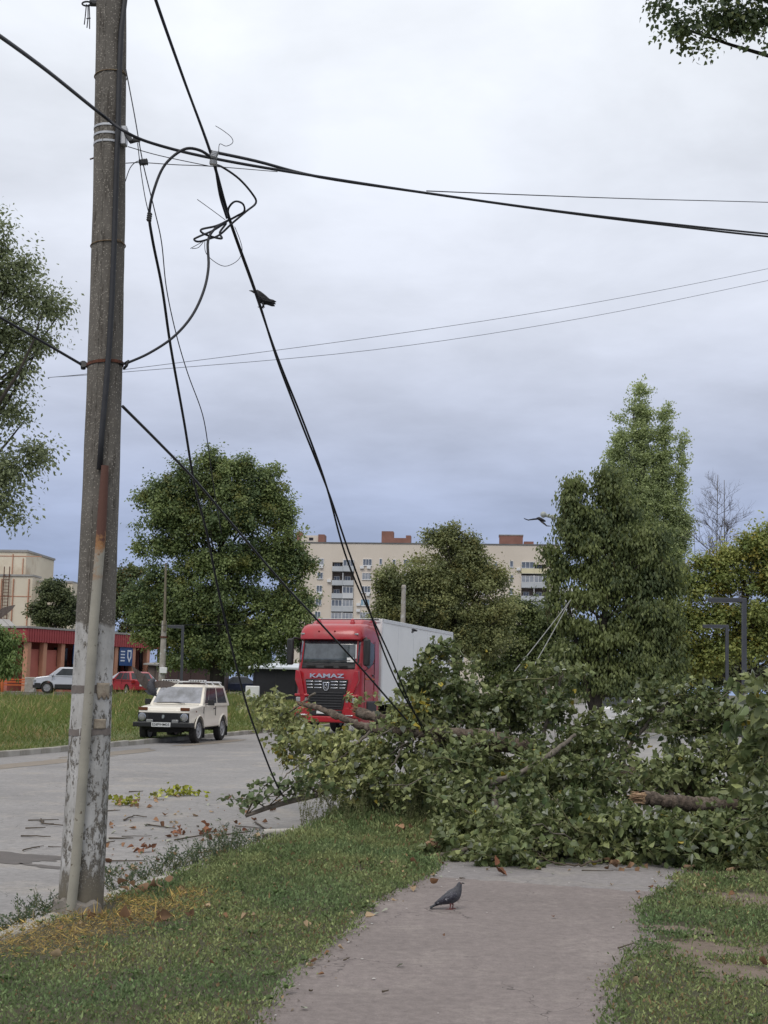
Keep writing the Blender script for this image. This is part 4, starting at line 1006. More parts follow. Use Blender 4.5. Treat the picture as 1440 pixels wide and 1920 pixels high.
def wheel(root, x, y, r, w, side, rimr=.62, spokes=5, steel=False, rim_mat=None):
    Mx = Matrix.Translation((x, y, r)) @ Matrix.Rotation(-side*math.pi/2, 4, 'X')      # local z -> outward
    m = MB(); m.lathe([(r*rimr, -w/2), (r*.9, -w/2), (r, -w*.36), (r*1.004, 0), (r, w*.36), (r*.9, w/2), (r*rimr, w/2-.012)], 28, Mx, closed=True)
    ty = m.build('wheel', M['tyre'], root, smooth=40)
    m = MB(); m.lathe([(r*rimr*1.02, -w/2), (r*rimr*1.02, w/2-.012), (r*rimr*.95, w/2-.008), (r*rimr*.86, w*.30)], 24, Mx)
    if steel:
        m.lathe([(r*.52, w*.30), (r*.30, w*.40), (r*.16, w*.36), (r*.14, w*.52), (r*.05, w*.54)], 20, Mx)
    rim = m.build('rim', rim_mat or M['rim'], ty, smooth=40)
    if side < 0 and steel: return ty
    for k in range(8 if steel else spokes):
        m = MB(); a = 2*math.pi*k/(8 if steel else spokes)
        Rk = Mx @ Matrix.Rotation(a, 4, 'Z')
        if steel: m.lathe([(.0, w*.36), (r*.065, w*.365), (r*.06, w*.372)], 8, Rk @ Matrix.Translation((r*.42, 0, 0)))
        else:
            b = [Rk @ Vector(p) for p in ((r*.05, -r*.09, w*.30), (r*rimr*.95, -r*.06, w*.30), (r*rimr*.95, r*.06, w*.30), (r*.05, r*.09, w*.30))]
            tt = [Rk @ Vector(p) for p in ((r*.05, -r*.08, w*.46), (r*rimr*.95, -r*.05, w*.43), (r*rimr*.95, r*.05, w*.43), (r*.05, r*.08, w*.46))]
            m.hexa(b, tt)
        m.build('bolt_hole' if steel else 'spoke', M['black'] if steel else M['rim'], rim)
    return ty
def side_outline(top, bot, zb, arches):
    """closed (x,z) outline: top edge from front to rear, then the sill with wheel arches back to the front"""
    pts = list(top)
    for ax, ar, az in sorted(arches, key=lambda a: a[0]):       # from rear to front
        h = math.sqrt(max(.0001, ar*ar-(zb-az)**2)); a0 = math.atan2(zb-az, -h); a1 = math.atan2(zb-az, h)
        if a0 < 0: a0 += 2*math.pi
        for k in range(13):
            a = a0+(a1-a0)*k/12; pts.append((ax+ar*math.cos(a), az+ar*math.sin(a)))
    return pts
def face_pt(q, u, v):
    a, b, c, d = q; return a.lerp(b, u).lerp(d.lerp(c, u), v)
def panel(root, name, mat, q, u0, u1, v0, v1, off=.006, lean=None):
    """thin plate laid on the face q (corners: bottom 0, bottom 1, top 1, top 0)"""
    n = (q[1]-q[0]).cross(q[3]-q[0]).normalized()
    L = lean or (0, 0)
    p = [face_pt(q, u0, v0), face_pt(q, u1, v0), face_pt(q, u1-L[1], v1), face_pt(q, u0+L[0], v1)]
    m = MB(); m.hexa([x-n*.01 for x in p], [x+n*off for x in p]); return m.build(name, mat, root, fix=True)
def car(name, label, loc, head, W, top, zb, wheels, wr, gh, paint, group=None, low=None, sidewins=((.06, .48), (.52, .92)), spokes=5, steel=False, trim=None):
    """gh = front base x, rear base x, front top x, rear top x, base z, roof z, side inset at roof"""
    fx, fy = head; root = empty(name, loc, math.atan2(fy, fx), label, 'car', group)
    out = side_outline(top, None, zb, [(x, wr*1.16, wr) for x in wheels])
    m = MB(); n = len(out)
    # body side in three layers: wide at the waist, slightly drawn in low and at the ends
    def wy(x, z):
        xm = (top[0][0]+top[-1][0])/2; Lh = abs(top[0][0]-top[-1][0])/2
        return W/2*(1-.10*max(0, abs(x-xm)/Lh-.72)/.28)*(1-.03*max(0, z-.75)/.3)
    a = [(x, -wy(x, z), z) for x, z in out]; b = [(x, wy(x, z), z) for x, z in out]
    m.add(a+b, [tuple(range(n)), tuple(range(2*n-1, n-1, -1))]+[(i, n+i, n+(i+1) % n, (i+1) % n) for i in range(n)])
    m.build('body', paint, root, fix=True, bevel=.045, seg=3)
    xs = [p[0] for p in top]; m = MB(); m.box(((max(xs)+min(xs))/2, 0, zb+.14), (max(xs)-min(xs)-.3, W-.34, .42)); m.build('underbody', M['underbody'], root)
    f0, r0, f1, r1, z0, z1, ins = gh; w0 = W/2-.035; w1 = W/2-ins
    c = [Vector(p) for p in ((f0, -w0, z0), (f0, w0, z0), (r0, w0, z0), (r0, -w0, z0))]; d = [Vector(p) for p in ((f1, -w1, z1), (f1, w1, z1), (r1, w1, z1), (r1, -w1, z1))]
    e = [v*1.0 for v in d]; cx = (f1+r1)/2
    e = [Vector((cx+(v.x-cx)*.86, v.y*.84, z1+.045)) for v in d]
    m = MB(); m.loft([[v-Vector((0, 0, .05)) for v in c], c, d, e]); m.build('cabin', paint, root, fix=True, bevel=.03, seg=3)
    panel(root, 'windscreen', M['windscreen'], (c[0], c[1], d[1], d[0]), .05, .95, .07, .93)
    panel(root, 'rear_window', M['glass'], (c[2], c[3], d[3], d[2]), .07, .93, .12, .9)
    for q in ((c[1], c[2], d[2], d[1]), (c[3], c[0], d[0], d[3])):
        flip = q[0] is c[3]
        for u0, u1 in sidewins:
            a0, a1 = (1-u1, 1-u0) if flip else (u0, u1)
            panel(root, 'side_window', M['glass'], q, a0, a1, .08, .9)
    for x in wheels:
        for s in (-1, 1): wheel(root, x, s*(W/2-.10), wr, .2, s, spokes=spokes, steel=steel)
    if low:
        for s in (-1, 1):
            for x0, x1, za, zc in low:
                m = MB(); m.box(((x0+x1)/2, s*(W/2-.005), (za+zc)/2), (abs(x1-x0), .03, zc-za)); m.build('lower_cladding', trim or M['black'], root, bevel=.01)
    return root, (c, d)
def lights(root, name, mat, spots, size):
    for p in spots:
        m = MB(); m.box(p, size); m.build(name, mat, root, bevel=.012)
def heading(deg): a = R(deg); return (-math.sin(a), -math.cos(a))

# ---------------- cream three-door off-roader
def niva():
    loc = G(308, 1393, Z_ROAD); loc = Vector((loc.x, loc.y-.3, Z_ROAD))
    top = [(0.0, .46), (.015, .60), (.01, .86), (-.03, .93), (-.10, .965), (-.55, 1.0), (-1.02, 1.035), (-1.2, 1.05), (-3.55, 1.05), (-3.60, 1.0), (-3.62, .60), (-3.58, .44)]
    root, (c, d) = car('off_road_car', 'boxy cream off road car with a white roof rack parked at the far kerb', loc, heading(10), 1.62, top, .42, (-.66, -2.86), .345,
                       (-1.0, -3.56, -1.46, -3.30, 1.04, 1.555, .135), M['niva'], sidewins=((.07, .19), (.205, .50), (.54, .90)), steel=True)
    def bx(name, mat, cc, dd, bev=.008, parent=root, rot=None):
        m = MB(); m.box(cc, dd, rot); return m.build(name, mat, parent, bevel=bev)
    g = bx('grille', M['black'], (.017, 0, .70), (.03, 1.46, .25), .01)
    for i in range(9): bx('grille_slat', M['black_plastic'], (.036, 0, .60+i*.024), (.012, .86, .008), .002, g)
    m = MB(); Mx = Matrix.Translation((.045, 0, .72)) @ FRONT
    m.prism([(-.032, -.05), (.012, -.05), (.035, -.02), (.035, .045), (-.012, .05), (-.035, .02)], Mx, .008); m.build('emblem', M['chrome'], g)
    for s in (-1, 1):
        m = MB(); m.lathe([(.105, 0), (.106, .022), (.092, .024), (.088, .006)], 24, Matrix.Translation((.03, s*.60, .705)) @ Matrix.Rotation(math.pi/2, 4, 'Y')); h = m.build('headlight', M['chrome'], root, smooth=40)
        m = MB(); m.lathe([(.085, .02), (.08, .030), (.05, .036)], 24, Matrix.Translation((.03, s*.60, .705)) @ Matrix.Rotation(math.pi/2, 4, 'Y')); m.build('lens', M['lamp'], h, smooth=40)
        bx('turn_signal', M['amber'], (.0, s*.60, .925), (.045, .26, .085), .01)
        bx('fog_lamp', M['lamp'], (.085, s*.36, .60), (.07, .18, .085), .012)
        bx('bumper_end', M['black'], (-.04, s*.80, .50), (.26, .06, .13), .02)
        # wipers
        m = MB(); m.tube([(-.985, s*.05+.20, 1.07), (-1.03, s*.05-.02, 1.10), (-1.02, s*.28-.30, 1.085)], .008, 6); m.build('wiper', M['black'], root)
        bx('roof_rail', M['frame'], (-2.25, s*.60, 1.66), (1.9, .035, .035), .008)
        bx('mud_flap', M['black'], (-1.18, s*.70, .30), (.02, .2, .34), .004); bx('mud_flap', M['black'], (-3.35, s*.70, .30), (.02, .2, .34), .004)
        bx('door_handle', M['black'], (-2.02, s*.80, .93), (.14, .02, .03), .004)
        bx('door_seam', M['underbody'], (-1.05, s*.797, .72), (.010, .02, .52), .002); bx('door_seam', M['underbody'], (-2.14, s*.797, .74), (.010, .02, .50), .002)
        bx('side_repeater', M['amber'], (-.36, s*.808, .86), (.06, .02, .03), .004)
        m = MB(); m.box((-1.28, s*.93, 1.10), (.07, .17, .15)); m.tube([(-1.22, s*.76, 1.03), (-1.26, s*.86, 1.06)], .014, 6); m.build('door_mirror', M['black'], root, bevel=.02)
        # flared arch lips
        for wx in (-.66, -2.86):
            m = MB(); m.tube([(wx+.405*math.cos(a), s*.815, .345+.405*math.sin(a)) for a in np.linspace(.15, math.pi-.15, 16)], .022, 6); m.build('arch_lip', M['niva'], root, smooth=True)
    bx('bumper', M['black'], (.07, 0, .50), (.13, 1.66, .125), .02)
    bx('bonnet_seam', M['underbody'], (-.058, 0, .937), (.012, 1.36, .010), .002)
    bx('bonnet_seam', M['underbody'], (-.99, 0, 1.035), (.02, 1.34, .012), .002)
    for x in (-1.62, -2.25, -2.95):
        m = MB(); m.box((x, 0, 1.675), (.05, 1.28, .035)); 
        for s in (-1, 1): m.tube([(x, s*.60, 1.66), (x, s*.70, 1.575)], .013, 6)
        m.build('rack_bar', M['frame'], root)
    for s in (-1, 1):
        m = MB(); m.box((-1.60, s*.40, 1.70), (.10, .50, .05)); b_ = m.build('rack_light_bar', M['frame'], root, bevel=.008)
        for k in range(6): bx('rack_lamp', M['black'], (-1.546, s*.40+(k-2.5)*.075, 1.70), (.008, .05, .026), .002, b_)
    bx('radio_aerial', M['black'], (-1.3, .72, 1.3), (.006, .006, .5), 0)
    p = bx('number_plate', M['platew'], (.143, -.02, .505), (.012, .54, .118), .003)
    text('E589HM05', .098, M['ink'], p, 'plate_lettering', (.151, -.02, .505), FRONT, 1.12, .001, .001)
    root.scale = (1.07, 1.07, 1.07)
    # seats showing through the windscreen are dark shapes behind glass
    for s in (-1, 1): bx('front_seat', M['black'], (-1.95, s*.36, 1.12), (.16, .44, .62), .06)
    m = MB(); m.tube([(-.66, -.7, .34), (-.66, .7, .34)], .04, 8); m.tube([(-2.86, -.7, .34), (-2.86, .7, .34)], .05, 8); m.box((-.3, 0, .34), (.3, .9, .1)); m.build('axle', M['underbody'], root)
niva()

# ---------------- red lorry with a white box
def lorry():
    hd = heading(17); nose = D(611, 1330, 46.0)
    root = empty('box_lorry', Vector((nose.x, nose.y, Z_ROAD)), math.atan2(hd[1], hd[0]), 'red lorry with a long white box body stopped behind the fallen tree', 'lorry')
    def bx(name, mat, cc, dd, bev=.012, parent=root, rot=None):
        m = MB(); m.box(cc, dd, rot); return m.build(name, mat, parent, bevel=bev)
    W = 1.25
    FX = [(.46, -.06), (.62, -.01), (.9, .0), (1.3, .0), (2.0, -.03), (2.42, -.07), (2.48, -.10), (3.40, -.30)]
    def fxz(z): return float(np.interp(z, [a for a, _ in FX], [b for _, b in FX]))
    def wz(z): return W-.02-.03*smooth(2.4, 4.0, z)
    def plan(z, fx, w, back=-2.32, n=7):
        """half outline from the middle of the front round the corner to the back"""
        h = [(fx, 0), (fx-.006, w*.35), (fx-.03, w*.68), (fx-.07, w*.84), (fx-.15, w*.93), (fx-.30, w*.985), (fx-.5, w), (back*.7, w), (back, w)]
        r = [Vector((x, y, z)) for x, y in h]; l = [Vector((x, -y, z)) for x, y in h[1:]]
        return list(reversed(l)) + r
    zs = [.46, .62, .9, 1.3, 2.0, 2.42, 2.48, 2.9, 3.40]
    m = MB(); m.loft([plan(z, fxz(z), wz(z)) for z in zs]); m.build('cab', M['red'], root, fix=True, smooth=35)
    # roof with its overhanging brow
    m = MB(); rr = [(3.38, -.22, 1.0), (3.42, -.10, 1.0), (3.56, -.12, 1.0), (3.74, -.20, .99), (3.88, -.34, .965), (3.97, -.56, .92), (4.01, -.95, .86)]
    m.loft([plan(z, fx, wz(3.4)*k) for z, fx, k in rr]); m.build('roof', M['red'], root, fix=True, smooth=50)
    m = MB(); m.hexa([(-.95, -.98, 3.97), (-.95, .98, 3.97), (-2.30, 1.14, 3.97), (-2.30, -1.14, 3.97)][::-1], [(-1.25, -.92, 4.17), (-1.25, .92, 4.17), (-2.30, 1.10, 4.19), (-2.30, -1.10, 4.19)][::-1]); m.build('air_deflector', M['red'], root, fix=True, bevel=.05)
    bx('roof_rack_bar', M['black'], (-2.1, 0, 4.22), (.10, 2.5, .05))
    for y in (-.72, .58):
        m = MB(); m.lathe([(.10, 0), (.10, .05), (.075, .10), (.06, .17), (.02, .20)], 16, Matrix.Translation((-1.05, y, 4.0))); m.build('beacon', M['red'], root, smooth=40)
    for y in (-.40, -.10, .20):
        m = MB(); m.ball((-.17, y, 3.70+(.04 if y == -.10 else 0)), .035, 8, 5); m.build('marker_lamp', M['redlamp'], root, smooth=True)
    for y in (-1.02, 1.02): bx('brow_lamp', M['lamp'], (-.20, y, 3.60), (.06, .14, .06))
    # windscreen follows the front's curve
    def skin(name, mat, z0, z1, ymax, off, nz=5, ny=12, parent=root, ymin=None):
        ymin = -ymax if ymin is None else ymin; vs = []
        for j in range(nz+1):
            z = z0+(z1-z0)*j/nz; fx = fxz(z); w = wz(z); h = [(0, 0), (.35, -.006), (.68, -.03), (.84, -.07), (.93, -.15), (.985, -.30), (1, -.5)]
            for i in range(ny+1):
                y = ymin+(ymax-ymin)*i/ny; x = fx+float(np.interp(abs(y)/w, [a for a, _ in h], [b for _, b in h])); vs.append((x+off, y, z))
        k = ny+1; m = MB(); m.add(vs, [(j*k+i, j*k+i+1, (j+1)*k+i+1, (j+1)*k+i) for j in range(nz) for i in range(ny)])
        o = m.build(name, mat, parent, smooth=True, fix=False); s = o.modifiers.new('thickness', 'SOLIDIFY'); s.thickness = .01; s.offset = -1; return o
    skin('windscreen', M['truckglass'], 2.58, 3.36, 1.12, .016)
    skin('windscreen_surround', M['black'], 2.38, 3.41, 1.19, .006)
    skin('cowl_panel', M['black'], 2.36, 2.56, 1.16, .020)
    for y in (-.55, .25):
        m = MB(); m.tube([(.02, y-.2, 2.54), (.02, y+.1, 2.60), (.0, y+.62, 2.66)], .016, 6); m.build('wiper', M['black_plastic'], root)
    for y in (-.62, .05, .60): bx('cowl_vent', M['underbody'], (-.02, y, 2.44), (.03, .34, .05), .004)
    bx('cab_paper', M['platew'], (-.108, .84, 2.68), (.02, .26, .16), .004); bx('sun_strip', M['platew'], (-.155, 1.03, 2.98), (.012, .04, .5), .004)
    # chevron bonnet panel edges
    for s in (-1, 1):
        m = MB(); m.prism([(s*1.18, 2.30), (s*1.02, 2.26), (s*.80, 1.35), (s*.86, .98), (s*.95, .98), (s*1.0, 1.5), (s*1.2, 1.95)][::s], Matrix.Translation((-.16, 0, 0)) @ FRONT, .19)
        m.build('front_flank', M['red'], root, fix=True, bevel=.02)
    m = MB(); m.prism([(-.80, 1.98), (.80, 1.98), (.70, 1.30), (.62, .92), (-.62, .92), (-.70, 1.30)][::-1], Matrix.Translation((-.03, 0, 0)) @ FRONT, .055)
    g = m.build('grille', M['black'], root, fix=True, bevel=.012)
    for i, (z, hw) in enumerate(((1.90, .76), (1.79, .74), (1.68, .71), (1.57, .69))):
        for s in (-1, 1):
            if i == 3: continue
            for y0, y1 in ((.17, .44), (.50, hw)): bx('chrome_bar', M['chrome'], (.034, s*(y0+y1)/2, z), (.025, y1-y0, .030), .006, g)
    for i in range(6): bx('grille_bar', M['black_plastic'], (.035, 0, 1.50-i*.095), (.04, 1.30-.03*i, .045), .010, g)
    m = MB(); m.prism([(-.12, 1.88), (.12, 1.88), (.11, 1.66), (.05, 1.58), (-.05, 1.58), (-.11, 1.66)][::-1], Matrix.Translation((.03, 0, 0)) @ FRONT, .04); em = m.build('emblem', M['chrome'], g, fix=True, bevel=.008)
    m = MB(); m.prism([(-.085, 1.85), (.085, 1.85), (.075, 1.68), (.035, 1.615), (-.035, 1.615), (-.075, 1.68)][::-1], Matrix.Translation((.068, 0, 0)) @ FRONT, .006); m.build('emblem_field', M['black'], em, fix=True)
    m = MB(); m.tube([(.078, .045, 1.66), (.078, -.03, 1.68), (.078, -.05, 1.75), (.078, .0, 1.80), (.078, .03, 1.82), (.078, .02, 1.76), (.078, .045, 1.72)], .013, 6); m.build('emblem_horse', M['chrome'], em, smooth=True)
    text('KAMAZ', .20, M['chrome'], root, 'maker_lettering', (.012, 0, 2.10), FRONT, 1.9, .010, .006)
    # lamps, bumper
    for s in (-1, 1):
        bx('headlight', M['lamp'], (-.06, s*.92, 1.25), (.14, .46, .18), .03, rot=Matrix.Rotation(-s*.18, 3, 'Z'))
        bx('headlight_trim', M['red'], (-.05, s*.92, 1.41), (.16, .56, .10), .03)
        bx('bumper_corner', M['red'], (-.09, s*.95, .82), (.22, .58, .40), .05, rot=Matrix.Rotation(-s*.16, 3, 'Z'))
        bx('fog_lamp', M['chrome'], (.04, s*.86, .72), (.03, .34, .04), .01, rot=Matrix.Rotation(-s*.16, 3, 'Z'))
    bx('bumper', M['red'], (-.02, 0, .58), (.20, 1.5, .22), .04); bx('bumper_intake', M['black'], (.0, 0, .79), (.14, 1.2, .18), .02)
    p = bx('number_plate', M['platew'], (.09, -.05, .83), (.012, .54, .12), .003)
    # doors and side
    for s in (-1, 1):
        q = [(-.62, 2.50), (-.55, 3.30), (-1.15, 3.36), (-1.62, 3.28), (-1.66, 2.78), (-1.52, 2.60), (-1.05, 2.38)]
        m = MB(); m.prism(q[::-1], XZ(s*(W-.015)+.012*s+ (.0)), .03); m.build('side_window', M['glass'], root, fix=True)
        for a, b in (((-.58, .95), (-.58, 2.35)), ((-1.72, 1.1), (-1.72, 3.38)), ((-.60, 2.30), (-1.72, 2.62))):
            m = MB(); m.tube([(a[0], s*(W-.012), a[1]), (b[0], s*(W-.012), b[1])], .012, 5); m.build('door_seam', M['underbody'], root)
        bx('door_handle', M['black'], (-1.55, s*(W+.005), 2.15), (.22, .03, .06))
        bx('door_stripe', M['orange'], (-1.2, s*(W-.003), 2.02), (1.05, .012, .05), .003)
        bx('side_skirt', M['red'], (-1.95, s*(W-.06), 1.2), (.66, .1, .9), .03); bx('cab_step', M['black'], (-.62, s*(W-.08), .66), (.5, .14, .12), .02)
        bx('wheel_arch', M['black'], (-1.42, s*(W-.02), .98), (1.12, .10, .50), .12)
        # mirrors
        bx('mirror', M['black'], (-.10, s*1.45, 2.95), (.20, .24, .95), .06); m = MB(); m.tube([(-.45, s*1.2, 3.40), (-.25, s*1.36, 3.46), (-.12, s*1.44, 3.36)], .04, 8); m.build('mirror_arm', M['black'], root, smooth=True)
    for s in (-1, 1): wheel(root, -1.42, s*1.05, .50, .32, s, .55, steel=True)
    for x in (-8.9, -10.2, -11.5):
        for s in (-1, 1): wheel(root, x, s*1.05, .50, .32, s, .55, steel=True)
    m = MB()
    for s in (-1, 1): m.box((-7, s*.42, .95), (11.2, .1, .28))
    m.box((-1.42, 0, .5), (.14, 2.0, .14)); m.box((-5, .95, .75), (1.2, .5, .55)); m.box((-4.6, -.95, .75), (1.6, .5, .5)); m.build('chassis', M['underbody'], root)
    for s in (-1, 1): wheel(root, -4.3, s*1.05, .50, .32, s, .55, steel=True)
    # box body with corner posts, rails and panel seams
    x0, x1, z0, z1 = -2.50, -13.6, 1.12, 4.26
    m = MB(); m.box(((x0+x1)/2, 0, (z0+z1)/2), (x0-x1, 2.50, z1-z0)); b = m.build('box_body', M['van_white'], root, bevel=.02)
    for s in (-1, 1):
        bx('corner_post', M['alu'], (x0-.06, s*1.245, (z0+z1)/2), (.14, .06, z1-z0+.02), .01, b); bx('corner_post', M['alu'], (x1+.06, s*1.245, (z0+z1)/2), (.14, .06, z1-z0+.02), .01, b)
        bx('top_rail', M['alu'], ((x0+x1)/2, s*1.25, z1-.05), (x0-x1-.02, .05, .14), .01, b); bx('bottom_rail', M['alu'], ((x0+x1)/2, s*1.25, z0+.06), (x0-x1-.02, .05, .16), .01, b)
        for k in range(1, 5): bx('panel_seam', M['alu'], (x0+(x1-x0)*k/5, s*1.252, (z0+z1)/2), (.03, .006, z1-z0-.3), .001, b)
    bx('top_rail', M['alu'], (x0+.01, 0, z1-.05), (.06, 2.4, .14), .01, b)
lorry()

# ---------------- parked cars across the bank
def on_bank(px, Y): p = D(px, 1290, Y); return Vector((p.x, p.y, gxy(p.x, p.y)+.01))
def small_car(name, label, px, Y, hd, paint, kind, group='cars parked by the pavilion'):
    W = 1.78
    if kind == 'suv':
        top = [(0, .34), (.03, .60), (-.02, .92), (-.12, 1.02), (-.95, 1.14), (-4.2, 1.16), (-4.3, 1.05), (-4.33, .5), (-4.25, .34)]
        gh = (-.90, -4.18, -1.55, -3.75, 1.13, 1.66, .17); wh = (-.85, -3.45); wr = .36; low = ((-.05, -.45, .34, .66), (-1.32, -3.0, .34, .60), (-3.9, -4.25, .34, .66))
    elif kind == 'sedan':
        top = [(0, .28), (.02, .48), (-.05, .66), (-.20, .76), (-1.15, .90), (-3.6, .95), (-4.42, .93), (-4.5, .80), (-4.5, .42), (-4.42, .28)]
        gh = (-1.10, -3.85, -1.85, -3.05, .90, 1.42, .20); wh = (-.85, -3.5); wr = .31; low = None
    else:
        top = [(0, .28), (.02, .50), (-.05, .70), (-.18, .80), (-.95, .94), (-3.75, 1.0), (-3.95, .95), (-4.0, .5), (-3.95, .28)]
        gh = (-.88, -3.86, -1.65, -3.35, .95, 1.48, .18); wh = (-.80, -3.3); wr = .31; low = None
    loc = on_bank(px, Y)
    root, _ = car(name, label, loc, hd, W, top, wr*.9, wh, wr, gh, paint, group, low, sidewins=((.12, .46), (.50, .82), (.85, .95)))
    L = top[-2][0]
    lights(root, 'headlight', M['lamp'], [(-.06, s*.66, top[2][1]-.12) for s in (-1, 1)], (.16, .34, .16))
    lights(root, 'tail_lamp', M['redlamp'], [(L+.05, s*.70, .85) for s in (-1, 1)], (.14, .26, .22))
    lights(root, 'number_plate', M['platew'], [(L-.005, 0, .62)], (.02, .5, .11))
    lights(root, 'bumper', M['black'] if kind == 'suv' else paint, [(-.02, 0, .44), (L+.03, 0, .44)], (.16, W-.16, .2))
    for s in (-1, 1):
        m = MB(); m.box((gh[0]-.28, s*(W/2+.06), gh[4]+.04), (.10, .18, .13)); m.build('door_mirror', paint, root, bevel=.03)
        for x in (gh[0]-.25, (gh[0]+gh[1])/2-.1):
            m = MB(); m.box((x, s*(W/2-.012), (wr+gh[4])/2+.1), (.012, .02, gh[4]-wr-.1)); m.build('door_seam', M['underbody'], root)
    return root
def hdv(deg): a = R(deg); return (math.sin(a), math.cos(a))
small_car('parked_car', 'silver off road car with black lower cladding behind the concrete pole', 66, 84, hdv(-97), M['silver'], 'suv')
small_car('parked_car', 'silver hatchback tail just right of the concrete pole', 186, 90, hdv(-80), M['silver'], 'hatch')
small_car('parked_car', 'dark red hatchback seen from behind right of the concrete pole', 222, 89, hdv(-35), M['darkred'], 'hatch')
small_car('parked_car', 'navy blue saloon half hidden behind the cream car', 392, 106, hdv(-100), M['navy'], 'sedan')
# white car and van beyond the fallen tree
small_car('parked_car', 'small white hatchback beyond the catalpa trunk', 1138, 58, hdv(4), M['whitecar'], 'hatch', 'cars beyond the fallen tree')
def white_van():
    p = D(1172, 1290, 62); root = empty('white_van', Vector((p.x, p.y, .01)), math.atan2(1, .25), 'white delivery van half hidden by the catalpa and the fallen tree', 'van')
    m = MB(); m.prism([(0, .35), (0, 2.2), (-.1, 2.32), (-3.2, 2.35), (-3.9, 1.5), (-4.7, 1.25), (-4.8, .8), (-4.8, .35)], XZ(.95), 1.9); m.build('body', M['whitecar'], root, fix=True, bevel=.06)
    for s in (-1, 1):
        m = MB(); m.box((.01, s*.42, 1.6), (.02, .7, .6)); m.build('rear_window', M['glass'], root); m = MB(); m.box((.02, s*.85, 1.0), (.04, .14, .4)); m.build('tail_lamp', M['redlamp'], root)
        for x in (-.9, -3.9): wheel(root, x, s*.85, .34, .22, s)
white_van()
